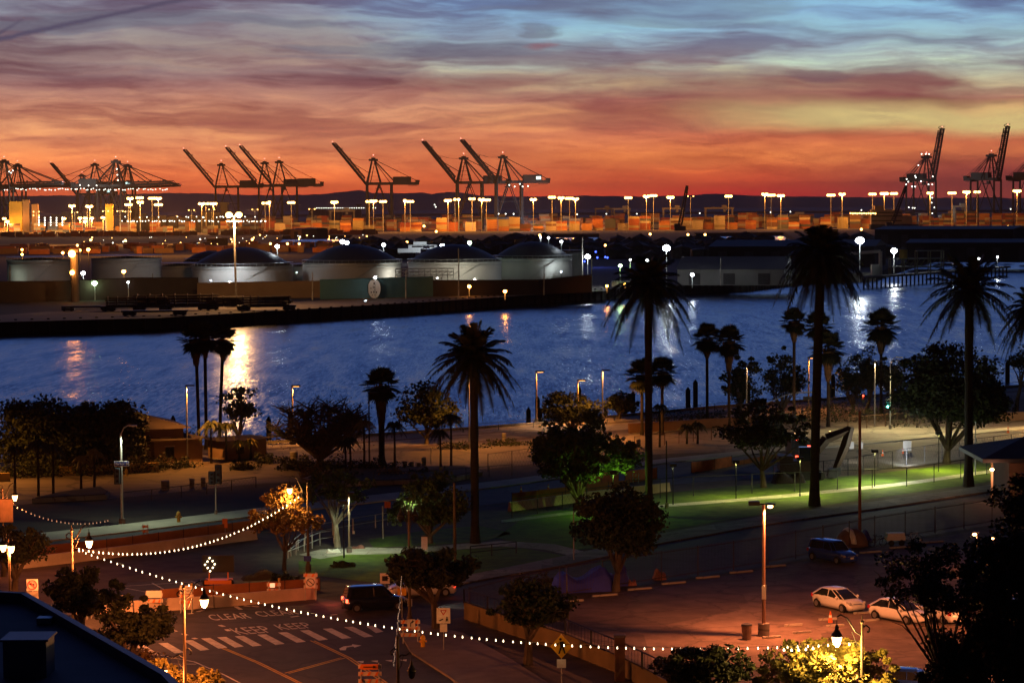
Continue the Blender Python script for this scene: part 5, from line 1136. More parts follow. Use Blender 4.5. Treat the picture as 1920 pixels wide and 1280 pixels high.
# ---- plain poles
def pole(label, px, yb, yt, r=.09, m=None, head=None, name='light_pole', cat='light pole', arm=0, power=0, col=SOD, base=True, grp=None):
    P = G(px, yb); h = hgt(px, yb, yt); t = thing(name, label, cat, P, group=grp)
    b = MB(); b.tube((0, 0, 0), (0, 0, h), r * 1.15, r * .8, 8); b.build('pole', m or steel_g, t)
    if base: b = MB(); b.tube((0, 0, 0), (0, 0, .5), r * 2.6, r * 2.6, 10); b.build('base', concrete_d, t)
    if head:
        b = MB(); w = head; b.box(w * .4, 0, h + .06, w, .45, .16); b.build('lamp_head', iron, t)
        if power:
            b = MB(); b.box(w * .45, 0, h - .035, w * .6, .3, .03); b.build('lens', emis('lens_glow', SOD, 10), t)
            light('SPOT', (P.x + w * .45, P.y - .05, h - .12), power, col, .12, to=(P.x + w * .5, P.y - .4, 0), size=150, blend=.5)
    if arm:
        b = MB(); b.path([(0, 0, h - .1), (arm * .3, 0, h + .5), (arm * .75, 0, h + .75), (arm, 0, h + .7)], .05, 6); b.build('arm', m or steel_g, t); b = MB(); b.box(arm * 1.1, 0, h + .66, .7, .28, .14); b.build('lamp_head', steel_g, t)
    return t
woodp = mat('painted_pole', (.42, .33, .26), .7, var=.15, scale=2)
pole('promenade light pole glowing orange beside the leafless tree', 549, 833, 724, .11, woodp, head=1.1, power=3000)
pole('promenade light pole glowing orange, left of two right of the date palm', 1006, 792, 697, .11, woodp, head=1.2, power=3000)
pole('promenade light pole rising from the quay trees', 1084, 790, 713, .11, woodp, head=1.2, power=2500)
pole('promenade light pole glowing orange left of the thick palm trunk', 1516, 772, 671, .11, woodp, head=1.6, power=3000)
pole('thin dark double-armed pole beside the stout fan palm', 693, 878, 737, .09, steel_d, head=1.0)
pole('cobra-head street light behind the quay tree', 1022, 800, 745, .08, arm=1.9)
pole('unlit cobra-head light carrying the blue street name sign', 229, 982, 812, .12, steel_g, arm=1.0)
pole('short thin pole with small head on the park corner', 655, 1036, 925, .085, mat('brown_pole', (.2, .14, .1), .7, var=.1), head=.5)
pole('thick timber pole in front of the date palm trunk at centre left', 853, 1052, 905, .13, bark, base=False)
pole('thin grey pole beside the dark lawn tree', 1076, 1052, 958, .05, base=False)
pole('dark ornamental post on the park path', 1250, 952, 826, .07, iron)
pole('tall reddish mast rising behind the navy car', 1612, 1010, 770, .13, mat('reddish_pole', (.22, .10, .07), .7, var=.1), base=False)
pole('slim pole under the green traffic signal', 1669, 804, 680, .07, arm=1.1)
pole('thin green-lit pole right of the open-crowned palm trunk', 1829, 890, 790, .07, base=False)
pole('pole at the right waterfront with small arm', 1866, 760, 683, .07, arm=-.9)
pole('short street pole in front of the construction signs', 718, 1010, 948, .05, base=False)
pole('short dark post near the barrels on the road', 808, 870, 838, .04, base=False)
# lot light
P = G(1432, 1192); h = hgt(1432, 1192, 946); t = thing('parking_lot_light', 'tall parking lot light on a round concrete base with one burning head', 'light pole', P)
b = MB(); b.tube((0, 0, .8), (0, 0, h), .13, .10, 8); b.build('pole', mat('bronze_pole', (.30, .17, .12), .6, var=.1), t); b = MB(); b.tube((0, 0, 0), (0, 0, .85), .38, .38, 16); b.build('base', concrete_d, t)
b = MB(); b.tube((-.45, 0, h + .05), (.45, 0, h + .05), .04, .04, 6); b.build('crossarm', iron, t)
b = MB(); b.box(-.62, 0, h + .12, .7, .5, .26); b.build('dead_lamp_head', iron, t); b = MB(); b.box(.45, 0, h + .05, .6, .5, .12); b.build('lamp_head', iron, t)
b = MB(); b.sph((.42, -.08, h - .1), .19, 10, .6); b.build('lens', emis('lot_lens_glow', (1, .40, .14), 20), t)
b = MB(); b.box(0, -.14, 2.9, .28, .05, .9); b.build('notice_board', whitem, t)
light('SPOT', (P.x + .42, P.y - .12, h - .25), 12000, (1, .27, .085), .12, to=(P.x + .42, P.y - .3, 0), size=160, blend=.5)
# low wall light out beyond the frame that throws the long can shadow, and lamps at the right
def wall_lamp(label, x, y, z, power, col, name='wall_lamp', down=False):
    t = thing(name, label, 'lamp', (x, y, 0)); b = MB(); b.tube((0, 0, 0), (0, 0, z), .08, .08, 8); b.build('post', iron, t); b = MB(); b.box(0, .1, z + .1, .5, .4, .16); b.build('lamp_hood', iron, t); b = MB(); b.sph((0, 0, z - .08), .14, 8, .7); b.build('lens', MATS['lot_lens_glow'], t)
    if down: light('SPOT', (x, y - .1, z - .32), power, col, .14, to=(x - 2, y - .1, 0), size=165, blend=.6)
    else: light('POINT', (x, y - .1, z - .32), power, col, .14)
wall_lamp('low orange lamp at the near edge of the parking lot', 25.3, 131.5, 2.6, 8000, (1, .27, .085))
wall_lamp('orange lamp at the near right of the lot behind the big dark tree', 37, 150, 5.5, 24000, (1, .27, .085), down=True)
# ---- right building with eave and globes
P = G(1882, 935); t = thing('park_building', 'low flat-roofed building behind the dark trees at the right with a lamp under its eave', 'building', P)
b = MB(); b.box(7, 4, 1.7, 13, 8, 3.4); b.build('wall', mat('building_brown', (.10, .06, .05), .9, var=.2, scale=.6), t)
b = MB(); b.box(6, 3.5, 3.9, 17, 12, .35); b.add([(-2.5, -2.5, 4.1), (14.5, -2.5, 4.1), (14.5, 9.5, 4.1), (-2.5, 9.5, 4.1), (2.5, 3, 5.6), (9.5, 3, 5.6)], [(0, 1, 5, 4), (1, 2, 5), (2, 3, 4, 5), (3, 0, 4)]); b.build('roof', mat('slate_roof', (.035, .035, .05), .7, var=.2, scale=.6), t)
b = MB()
for x in (-1.5, 3, 8): b.tube((x, -1.9, 0), (x, -1.9, 3.8), .12, .12, 6)
b.build('porch_post', woodp, t)
P2 = At(1860, 880, P.y - 2.6); o = MB().sph((0, 0, 0), .22, 10, .6).build('lamp', MATS['lot_lens_glow'], t); o.location = P2 - P
light('POINT', (P2.x, P2.y - .5, P2.z - .3), 260, (1, .4, .18), .1)
for i, (x, y, r, lb) in enumerate([(1826, 1001, .17, 'orange lamp glowing through the big dark tree, left of two'), (1859, 1009, .15, 'orange double lamp glowing through the big dark tree, right of two')]):
    Pp = G(x + 3, 1075 + i * 4); h = hgt(x, 1075 + i * 4, y); t = thing('tree_lamp', lb, 'lamp', Pp); b = MB(); b.tube((.1, 0, 0), (.1, 0, h - .15), .05, .05, 6); b.build('pole', iron, t); b = MB(); b.box(0, .1, h + .12, .5, .3, .1); b.build('lamp_hood', iron, t); b = MB(); b.sph((-.1, -.1, h), r, 10, .6); b.build('lens', MATS['lot_lens_glow'], t)
    light('POINT', (Pp.x - .1, Pp.y - .1, h - .3), 260, (1, .31, .11), .1)
# ---- near roof at the lower left
zr = 14; R_ = [G(-60, 1122, zr), G(50, 1107, zr + .4), G(318, 1284, zr), G(520, 1500, zr), G(-300, 1500, zr)]
t = thing('near_roof', 'dark blue-black flat roof of the nearest building in the lower left corner', 'building', (R_[0].x, R_[0].y, 0)); o0 = Vector((R_[0].x, R_[0].y, 0))
b = MB(); b.prism([((p - o0).x, (p - o0).y) for p in R_][::-1], 0, zr - .5); b.build('wall', stucco, t)
b = MB(); b.prism([((p - o0).x, (p - o0).y) for p in R_][::-1], zr - .496, zr); b.build('roof', mat('roof_felt', (.075, .05, .085), .8, var=.25, scale=.5), t)
b = MB()
for i in range(4):
    a, c = R_[i] - o0, R_[i + 1] - o0; a.z = c.z = zr; d = (c - a).normalized(); n_ = Vector((-d.y, d.x, 0)) * .25
    b.slab([a, c, c - n_, a - n_], (0, 0, .35))
b.build('parapet', mat('parapet_metal', (.07, .06, .12), .5, var=.2, scale=1), t)
q = G(55, 1262, zr) - o0; b = MB(); b.box(q.x, q.y, zr + .55, 1.3, 1.3, 1.1); b.box(q.x, q.y, zr + 1.13, 1.45, 1.45, .06); b.build('roof_vent', mat('vent_metal', (.12, .12, .17), .5, .2, var=.15, scale=2), t)
q = G(85, 1168, zr) - o0; b = MB(); b.box(q.x, q.y, zr + .12, .5, .5, .2); b.build('roof_hatch', mat('vent_metal2', (.2, .22, .3), .4, .3, var=0), t)
# ---- waterfront building at the left
def bldg(label, pts, ye, yr, dep, m, name='waterfront_building'):
    P0, P1 = G(*pts[0]), G(*pts[1]); h = hgt(pts[0][0], pts[0][1], ye); d = P1 - P0; t = thing(name, label, 'building', P0, math.atan2(d.y, d.x)); L_ = d.length
    b = MB(); b.box(L_ / 2, dep / 2, h / 2, L_, dep, h); b.build('wall', m, t)
    hr = h + yr
    b = MB(); b.add([(-.8, -.8, h), (L_ + .8, -.8, h), (L_ + .8, dep + .8, h), (-.8, dep + .8, h), (L_ * .25, dep / 2, hr), (L_ * .75, dep / 2, hr)], [(0, 1, 5, 4), (1, 2, 5), (2, 3, 4, 5), (3, 0, 4), (3, 2, 1, 0)]); b.build('roof', roofm, t)
    for k in range(int(L_ / 3.2)):
        b = MB(); b.box(1.8 + k * 3.2, -.03, h * .5, 1.0, .08, h * .45); b.build('window', glassm, t)
        b = MB(); b.box(1.8 + k * 3.2, -.06, h * .5 + h * .24, 1.2, .1, .12); b.build('window_trim', woodp, t)
    return t
bldg('long low restaurant building with hipped roof at the left waterfront', [(60, 880), (345, 868)], 812, 1.4, 10, stucco)
bldg('lower flat wing of the restaurant building at its right end', [(290, 872), (380, 866)], 826, .5, 8, stucco); bldg('small walled store right of the fan palm pair', [(424, 862), (500, 856)], 826, .2, 4, stucco)
def lowwall(label, pix, hh, m, name='garden_wall', thick=.3, kind='wall', z0=0, joints=0):
    P = [G(x, y) for x, y in pix]; t = thing(name, label, kind, P[0]); b = MB()
    for i in range(len(P) - 1):
        a, c = P[i] - P[0], P[i + 1] - P[0]; d = (c - a).normalized(); n_ = Vector((-d.y, d.x, 0)) * thick
        b.slab([a, c, c + n_, a + n_], (0, 0, hh))
    b.build('panel', m, t)
    b = MB()
    for i in range(len(P) - 1):
        a, c = P[i] - P[0], P[i + 1] - P[0]; d = (c - a).normalized(); n_ = Vector((-d.y, d.x, 0)); u = Vector((0, 0, hh + .003))
        b.slab([a - n_ * .05 + u, c - n_ * .05 + u, c + n_ * (thick + .05) + u, a + n_ * (thick + .05) + u], (0, 0, .08))
    b.build('coping', m, t); return t
lowwall('low yellow wall left of the restaurant drive', [(-40, 906), (19, 902)], .8, stucco_y); lowwall('low yellow wall behind the pair of lit palms', [(112, 892), (200, 888), (298, 884)], .9, stucco_y)
lowwall('low brown hedge wall at the right waterfront', [(1860, 790), (2000, 784)], 1.0, stucco); lowwall('brown retaining wall behind the road at centre right', [(1180, 812), (1370, 800), (1460, 796)], 1.1, mat('brown_wall', (.15, .08, .05), .9, var=.2, scale=.6))
# planted bed and islands
for lb, pix in [('raised planter bed with two lit palms', [(105, 932), (190, 920), (206, 930), (200, 936), (60, 943)]), ('planted bed full of thin palms by the road', [(565, 905), (620, 886), (880, 880), (905, 892), (840, 905), (650, 912)])]:
    P = [G(x, y) for x, y in pix]; t = thing('planter', lb, 'planter', P[0]); b = MB(); b.prism([((p - P[0]).x, (p - P[0]).y) for p in P][::-1], 0, .45); b.build('kerb_wall', concrete_d, t)
    b = MB(); c = sum(P, Vector()) / len(P); b.prism([(((p - c) * .93 + c - P[0]).x, ((p - c) * .93 + c - P[0]).y) for p in P][::-1], .3, .52); b.build('soil', MATS['dark_soil'], t)
rs = np.random.RandomState(5)
def shrub(label, px, yb, w, h, n, m, sd, name='shrub', grp=None):
    P = G(px, yb); rs = np.random.RandomState(sd); t = thing(name, label, 'shrub', P, group=grp); d = rs.normal(size=(n, 3)); d /= np.linalg.norm(d, axis=1)[:, None]; d[:, 2] = abs(d[:, 2]); Q = d * rs.uniform(.3, 1, n)[:, None] * np.array([w, w * .7, h]) * (1 + .25 * np.sin(d[:, :1] * 9)); V, Fc = leaves(Q + np.array([0, 0, .05]), .12, rs); np_mesh('foliage', V, Fc, m, t)
    b = MB()
    for k in range(5): b.tube((0, 0, 0), (w * .4 * math.cos(k * 1.3), w * .3 * math.sin(k * 1.3), h * .7), .03, .01, 4)
    b.build('stem', bark, t)
for i, (x, y, w, h, mm, lb) in enumerate([(590, 898, 2.2, 1.5, leaf_o, 'thin brownish shrub under the leafless tree'), (640, 900, 2.0, 1.3, leaf, 'dark shrub in the planted bed'), (735, 896, 2.2, 1.2, leaf_o, 'bronze shrub at the right of the planted bed'), (790, 893, 2.0, .8, leaf, 'dark low shrub by the road edge'), (455, 880, 1.8, 1.0, leaf, 'dark shrub at the restaurant wall'), (300, 880, 2.2, 1.6, leaf, 'dark shrub before the restaurant wing'), (340, 876, 2.2, 1.1, leaf, 'dark shrub right of the restaurant wing'), (500, 868, 2.0, 1.2, leaf, 'dark hedge bush by the leafless tree'), (860, 840, 3.5, .7, leaf, 'low dark hedge at the promenade, left'), (950, 834, 3.5, .7, leaf, 'low dark hedge at the promenade, right'), (355, 830, 3.0, 1.8, leaf, 'spiky dark bush before the quay pile'), (320, 832, 2.0, 2.2, leaf, 'small dark bush left of the fan palm pair'), (1240, 800, 3, 2.2, leaf, 'pale bushy shrub right of the centre-right trunk'), (1300, 792, 4, 2.0, leaf, 'dark quay bush before the piles'), (1340, 790, 4, 1.5, leaf, 'dark bush below the fan palm pair'), (1560, 775, 5, 2.4, leaf, 'dark bush behind the broadest palm'), (1500, 790, 5, 2.2, leaf, 'dark bush left of the thick palm trunk'), (1600, 790, 6, 2.6, leaf, 'dark hedge mass under the trees'), (1660, 785, 6, 2.6, leaf, 'dark hedge mass beside the signal'), (1420, 800, 5, 2.4, leaf, 'dark bush at the quay behind the park tree'), (1720, 800, 6, 3, leaf, 'dark hedge below the huge tree'), (1800, 785, 6, 3, leaf, 'dark hedge at the right waterfront'), (262, 1240, 1.4, .9, leaf_o, 'lit grassy shrub behind the near roof edge'), (205, 1205, 1.6, .9, leaf_o, 'lit grassy shrub above the near roof'), (1010, 1100, 2.2, 1.0, leaf, 'dark shrub inside the iron fence'), (640, 1062, 1.0, .35, leaf_g, 'tuft of grass by the park corner'), (530, 1090, 1.2, .6, leaf, 'dark scrub at the amber tree foot')]):
    shrub(lb, x, y, w, h, 700, mm, 100 + i)
# quay piles
for i, (px, yb, yt, r) in enumerate([(325, 818, 778, .35), (504, 822, 780, .35), (545, 815, 768, .38), (573, 818, 770, .38), (991, 790, 763, .35), (1008, 788, 742, .35), (1013, 786, 764, .35), (1086, 776, 723, .35), (1136, 778, 765, .3), (1187, 772, 732, .35), (1290, 764, 725, .38), (1304, 762, 711, .38), (1402, 758, 715, .38), (1554, 745, 715, .35), (1836, 722, 671, .4), (1847, 720, 669, .4), (1889, 716, 675, .4), (1562, 742, 700, .35)]):
    P = G(px, yb, -3); h = At(px, yt, P.y).z + 3; b = MB(); b.tube((0, 0, -2), (0, 0, h - .5), r, r, 10); b.tube((0, 0, h - .5), (0, 0, h), r, .05, 10); o = b.build('mooring_pile', steel_d); o.location = P
    tag(o, ['tall', 'dark', 'slim', 'pointed'][i % 4] + ' pointed timber mooring pile standing in the channel near ' + ['the restaurant', 'the store', 'the leafless tree', 'the leafless tree trunk', 'the first promenade pole', 'the promenade pole foot', 'the cobra light', 'the second promenade pole', 'the round quay tree', 'the half hidden fan palm', 'the quay bush, lower one', 'the quay bush, taller one', 'the loose tree', 'the glowing skirt', 'the right quay, first', 'the right quay, second', 'the far right tree', 'the orange palm skirt'][i], 'mooring pile', 'mooring piles along the quay')
# ---- fences
def fence(label, pix, hh, name='chain_fence', step=3.0, m=None, pickets=0, rails=(1.0,), r=.03, lean=0, mesh=False, z0=0, pm=None):
    m = m or steel_d; P = [G(x, y, z0) for x, y in pix]; t = thing(name, label, 'fence', P[0]); rb = MB(); pk = MB()
    for i in range(len(P) - 1):
        a, c = P[i] - P[0], P[i + 1] - P[0]; L_ = (c - a).length; n = max(1, round(L_ / step))
        for k in range(n + (1 if i == len(P) - 2 else 0)):
            p = a.lerp(c, k / n); b = MB(); b.tube(p, p + Vector((0, 0, hh)), r * 1.5, r * 1.5, 5); b.build('post', m, t)
        for f in rails: rb.tube(a + Vector((0, 0, hh * f)), c + Vector((0, 0, hh * f)), r, r, 4)
        if pickets:
            n = int(L_ / pickets)
            for k in range(n): p = a.lerp(c, k / n); pk.tube(p + Vector((0, 0, .1)), p + Vector((0, 0, hh)), .012, .012, 3, False)
    rb.build('rail', m, t)
    if pickets: pk.build('picket_panel', pm or m, t)
    if mesh:
        for i in range(len(P) - 1):
            a, c = P[i] - P[0], P[i + 1] - P[0]; L_ = (c - a).length; n = int(L_ / .5); k2 = MB()
            for k in range(n):
                p, q = a.lerp(c, k / n), a.lerp(c, min(1, (k + 2.5) / n)); k2.tube(p + Vector((0, 0, .05)), q + Vector((0, 0, hh)), .006, .006, 3, False); k2.tube(p + Vector((0, 0, hh)), q + Vector((0, 0, .05)), .006, .006, 3, False)
            k2.build('wire_mesh', m, t)
    return t
fence('tall dark iron picket fence along the far side of the parking lot', [(880, 1162), (960, 1140), (1050, 1120), (1130, 1106), (1240, 1089), (1440, 1058), (1640, 1018), (1860, 982), (2000, 960)], 2.3, 'iron_fence', 4.2, mat('fence_iron', (.07, .045, .04), .6, var=.1), pickets=.16, rails=(.93, .12), r=.028)
fence('iron fence running down the left side of the parking lot', [(1062, 1120), (1066, 1190)], 2.3, 'iron_fence', 4, MATS['fence_iron'], pickets=.16, rails=(.93, .12))
fence('low chain fence on the lawn side of the road, left part', [(228, 945), (340, 932), (480, 914)], 1.1, mesh=True); fence('low chain fence along the road in the middle', [(700, 908), (830, 902), (960, 892)], 1.2, mesh=True)
fence('chain-link fence along the lit lawn edge at the right', [(1450, 905), (1590, 892), (1700, 872), (1830, 852), (1960, 835)], 1.8, step=3.4, mesh=True)
fence('chain-link fence across the park lawn at the right', [(1175, 938), (1300, 930), (1410, 925), (1570, 918), (1700, 912), (1850, 890)], 1.9, step=4.5, rails=(1.0,), m=steel_d)
fence('pale steel pedestrian railing at the park corner', [(545, 1042), (585, 1010), (662, 996), (745, 982)], 1.15, 'railing', 3.2, steel_g, rails=(1.0, .5), r=.035); fence('second pale railing at the park corner', [(540, 1046), (600, 1022), (626, 1018)], 1.1, 'railing', 2, steel_g, rails=(1.0, .5), r=.035)
fence('grey railing right of the date palm base', [(882, 1046), (922, 1042), (968, 1037)], .95, 'railing', 2, steel_d, rails=(1.0, .5), r=.035)
fence('chain fence beside the boulevard pavement, centre', [(960, 970), (1100, 950), (1180, 940)], 1.7, step=4, mesh=True); fence('road works fence panels near the park tree', [(915, 884), (960, 878), (1000, 872)], 1.9, step=3, mesh=True)
fence('thin rail fence on the promenade edge', [(600, 832), (800, 816), (1000, 801), (1200, 784), (1340, 770), (1500, 757)], 1.0, 'railing', 5, steel_d, rails=(1.0, .5)); fence('wire fence at the right waterfront', [(1560, 768), (1700, 754), (1920, 735)], 1.6, step=6, rails=(1.0, .5)); fence('brown slatted fence panel behind the centre-right trunk', [(1190, 842), (1300, 828), (1400, 818)], 1.5, 'timber_fence', 3, MATS['brown_wall'], pickets=.12); fence('brown slatted fence right of the signal pole', [(1590, 806), (1660, 800), (1700, 798)], 1.6, 'timber_fence', 3, MATS['brown_wall'], pickets=.12)
# retaining wall with railing at the left of the lot
WL = [(1030, 1190), (1100, 1208), (1180, 1240), (1300, 1300), (1500, 1420)]
lowwall('concrete retaining wall below the dark railing beside the parking lot', [(870, 1160), (960, 1190), (1060, 1222), (1160, 1262), (1260, 1320)], 1.1, mat('wall_ochre', (.20, .15, .08), .9, var=.2, scale=.6), 'retaining_wall', .3)
fence('dark steel railing on the retaining wall beside the parking lot', [(870, 1130), (960, 1160), (1060, 1190), (1160, 1232), (1300, 1300)], 1.0, 'railing', 4, steel_d, rails=(1.0, .1), r=.045, z0=1.2, pickets=.5)
P = G(1162, 1275); t = thing('gate_pillar', 'square brown pillar at the corner of the lot railing', 'pillar', P); b = MB(); b.box(0, 0, 1.3, .6, .6, 2.6); b.build('shaft', MATS['brown_wall'], t); b = MB(); b.box(0, 0, 2.68, .72, .72, .14); b.build('cap', concrete_d, t)
# k-rail barriers
KR = {}
def krail(label, pix, grp='pale concrete road barriers', orange=True):
    P = [G(x, y) for x, y in pix]; k = 0
    for i in range(len(P) - 1):
        a, c = P[i], P[i + 1]; L_ = (c - a).length; n = max(1, round(L_ / 6.1)); d = (c - a).normalized(); an = math.atan2(d.y, d.x)
        for j in range(n):
            q = a.lerp(c, (j + .5) / n); b = MB(); l2 = L_ / n / 2 - .04
            b.add([(-l2, -.3, 0), (l2, -.3, 0), (l2, .3, 0), (-l2, .3, 0), (-l2, -.22, .2), (l2, -.22, .2), (l2, .22, .2), (-l2, .22, .2), (-l2, -.09, .85), (l2, -.09, .85), (l2, .09, .85), (-l2, .09, .85)], [(0, 1, 5, 4), (4, 5, 9, 8), (8, 9, 10, 11), (2, 3, 7, 6), (6, 7, 11, 10), (0, 4, 7, 3), (4, 8, 11, 7), (1, 2, 6, 5), (5, 6, 10, 9), (3, 2, 1, 0)])
            o = b.build('concrete_barrier', mat('barrier_concrete', (.50, .40, .33), .9, var=.2, scale=.7)); o.location = q; o.rotation_euler.z = an
            tag(o, label + ', %s from the left' % ordn(KR.setdefault(label, 0)), 'barrier', grp); KR[label] += 1
krail('pale barrier section along the dirt strip', [(30, 1066), (200, 1046), (480, 1010)], 'barriers along the dirt strip'); krail('barrier section closing the street', [(140, 1152), (250, 1148), (400, 1138), (590, 1122)], 'barriers closing the street'); krail('barrier section beside the park lawn', [(955, 958), (1100, 938), (1255, 920)], 'barriers beside the park lawn')
def orange_net(label, pix, hh, m=None):
    P = [G(x, y) for x, y in pix]; t = thing('safety_netting', label, 'safety fence', P[0]); b = MB(); pb = MB(); m2 = m or mat('orange_net', (.42, .12, .04), .8, var=.3, scale=2)
    for i in range(len(P) - 1):
        a, c = P[i] - P[0], P[i + 1] - P[0]; d = (c - a).normalized(); n_ = Vector((-d.y, d.x, 0)) * .04
        b.slab([a, c, c + n_, a + n_], (0, 0, hh)); n = max(1, int((c - a).length / 2.5))
        for k in range(n + 1 if i == len(P) - 2 else n): p = a.lerp(c, k / n); MB().tube(p, p + Vector((0, 0, hh + .1)), .03, .03, 4).build('stake', steel_d, t)
    b.build('net', m2, t)
orange_net('brown-orange windscreen band behind the left concrete barriers', [(75, 1042), (200, 1030), (480, 992), (560, 980)], .85, mat('rust_band', (.30, .11, .04), .8, var=.2, scale=1)); orange_net('brown-orange band behind the street-closing barriers', [(300, 1128), (400, 1120), (600, 1106)], .9, mat('rust_band'  , (.3, .11, .04))); orange_net('orange safety netting left of the centre-right trunk', [(1172, 905), (1232, 898)], 1.2); orange_net('orange safety netting right of the centre-right trunk', [(1296, 886), (1340, 880), (1372, 874)], 1.1); orange_net('long brown windscreen along the boulevard centre', [(960, 942), (1060, 930), (1180, 916)], .9, MATS['rust_band']); orange_net('orange netting behind the broad park tree', [(1096, 915), (1160, 906)], 1.3)
orange_net('long rust band edging the road at the right', [(1372, 874), (1440, 862), (1480, 856)], .5, MATS['rust_band'])
# ---- signs
def flat_text(parent, txt, size, loc, m, rot=(math.pi / 2, 0, 0), sx=1.0):
    cu = bpy.data.curves.new('lettering', 'FONT'); cu.body = txt; cu.size = size; cu.align_x = 'CENTER'; cu.align_y = 'CENTER'; cu.extrude = .004; cu.materials.append(m)
    o = bpy.data.objects.new('lettering', cu); C.objects.link(o); o.parent = parent; o.location = loc; o.rotation_euler = rot; o.scale = (sx, 1, 1); return to_mesh_object(o, 'lettering', parent)
def face_y(): return 0
bluesign = mat('blue_sign', (.02, .05, .30), .5, var=0)
P = G(229, 982); q = At(228, 869, P.y - .2) - P; t = thing('street_name_sign', 'blue street name sign reading Harbor Bl on the unlit pole', 'street sign', P + Vector((q.x, -.2, q.z)))
b = MB(); b.box(0, 0, 0, 1.32, .05, .46); b.build('border', whitem, t); b = MB(); b.box(0, -.03, 0, 1.24, .03, .38); b.build('panel', bluesign, t); flat_text(t, 'Harbor Bl', .30, (0, -.052, 0), whitem)
def signal(label, px, py, Y, h, lit=None, w=.36, side='back'):
    q = At(px, py, Y); t = thing('traffic_signal', label, 'traffic signal', q); b = MB(); b.box(0, 0, 0, w, .3, h); b.build('housing', mat('signal_black', (.03, .05, .07), .5, var=0), t); b = MB(); b.box(0, .16, 0, w * 1.5, .03, h * 1.12); b.build('backplate', blackm, t)
    for k, z in enumerate((h * .32, 0, -h * .32)):
        b = MB(); b.tube((0, -.15, z), (0, -.22, z), .12, .12, 10); b.build('lens', (lit[1] if lit and lit[0] == k else glassm), t)
    if lit: light('POINT', (q.x, q.y - .6, q.z - .1), 25 if lit[0] == 2 else 6, (.1, 1, .6) if lit[0] == 2 else (1, .05, .02), .1)
signal('dark traffic signal seen from behind under the street name sign', 220, 892, G(229, 982).y - .5, 1.35, w=.42); t = pole('slim signal pole before the road with dark signal heads on top', 405, 966, 872, .06, steel_g)
signal('dark signal head on the slim pole, left of two', 397, 896, G(405, 966).y - .3, 1.1, w=.42); signal('larger dark signal head on the slim pole, right of two', 409, 889, G(405, 966).y - .5, 1.6, w=.42)
signal('traffic signal glowing green between the hedge and the huge tree', 1664, 757, G(1669, 804).y - .3, 1.0, (2, emis('signal_lens_glow', (.1, 1, .7), 30))); signal('small red traffic signal left of the green one', 1618, 745, 320, .8, (0, e_red))
def sign_post(label, px, yb, yt, w, h, m, txt=None, shape='rect', tm=None, ts=.2, name='road_sign', yc=None, pole_=True, rows=None, cat='sign'):
    P = G(px, yb); hz = hgt(px, yb, yt); t = thing(name, label, cat, P)
    if pole_: b = MB(); b.tube((0, .05, 0), (0, .05, hz), .03, .03, 6); b.build('post', steel_g, t)
    zc = hz - h / 2; b = MB()
    if shape == 'diamond': b.slab([(0, 0, zc - h / 2), (w / 2, 0, zc), (0, 0, zc + h / 2), (-w / 2, 0, zc)], (0, -.03, 0)); 
    else: b.box(0, 0, zc, w, .03, h)
    b.build('panel', m, t)
    if rows:
        for k, (s, z, fs) in enumerate(rows): flat_text(t, s, fs, (0, -.035, zc + z), tm or blackm)
    return t, zc
ysign = mat('yellow_sign', (.75, .38, .02), .4, var=0); osign = mat('orange_sign', (.75, .20, .03), .5, var=0)
t, zc = sign_post('yellow diamond sign with a walking figure and small white plate below', 1053, 1300, 1188, 1.28, 1.42, ysign, shape='diamond', name='pedestrian_sign')
b = MB(); z = zc; b.tube((-.05, -.04, z + .42), (-.05, -.06, z + .42), .08, .08, 10)
b.slab([(-.1, -.04, z + .3), (.12, -.04, z + .3), (.14, -.04, z - .02), (-.06, -.04, z - .02)], (0, -.02, 0)); b.slab([(-.05, -.04, z), (.05, -.04, z), (-.1, -.04, z - .42), (-.18, -.04, z - .42)], (0, -.02, 0)); b.slab([(.03, -.04, z), (.13, -.04, z), (.25, -.04, z - .4), (.17, -.04, z - .42)], (0, -.02, 0)); b.slab([(.1, -.04, z + .3), (.16, -.04, z + .26), (.28, -.04, z + .05), (.22, -.04, z + .03)], (0, -.02, 0)); b.slab([(-.1, -.04, z + .3), (-.14, -.04, z + .24), (-.28, -.04, z + .1), (-.24, -.04, z + .05)], (0, -.02, 0)); b.build('walking_figure', blackm, t)
b = MB(); b.box(0, 0, zc - 1.0, .52, .03, .5); b.build('plate', whitem, t)
t, zc = sign_post('white yield to pedestrians sign with red triangle and plate below', 832, 1222, 1139, .86, .98, whitem, name='yield_sign'); b = MB()
for a, c in [((-.18, .34), (.18, .34)), ((.18, .34), (0, .06)), ((0, .06), (-.18, .34))]: b.tube((a[0], -.03, zc + a[1]), (c[0], -.03, zc + c[1]), .025, .025, 4)
b.build('red_triangle', redm, t); b = MB(); b.slab([(-.3, -.02, zc - .3), (-.05, -.02, zc - .18), (.0, -.02, zc - .24), (-.05, -.02, zc - .26), (-.22, -.02, zc - .34)], (0, -.02, 0)); b.tube((.22, -.02, zc - .1), (.22, -.04, zc - .1), .045, .045, 8); b.slab([(.16, -.02, zc - .16), (.28, -.02, zc - .16), (.3, -.02, zc - .42), (.24, -.02, zc - .28), (.14, -.02, zc - .42)], (0, -.02, 0)); b.build('black_marks', blackm, t); b = MB(); b.box(0, 0, zc - .78, .46, .03, .5); b.build('plate', whitem, t)
P0 = G(62, 1175); t, zc = sign_post('white no left turn sign with red ring above the near roof', 62, 1175, 1085, .78, .78, whitem, name='no_turn_sign'); b = MB()
for k in range(20):
    a0, a1 = k / 20 * 6.2832, (k + 1) / 20 * 6.2832; b.tube((.3 * math.cos(a0), -.03, zc + .3 * math.sin(a0)), (.3 * math.cos(a1), -.03, zc + .3 * math.sin(a1)), .03, .03, 4)
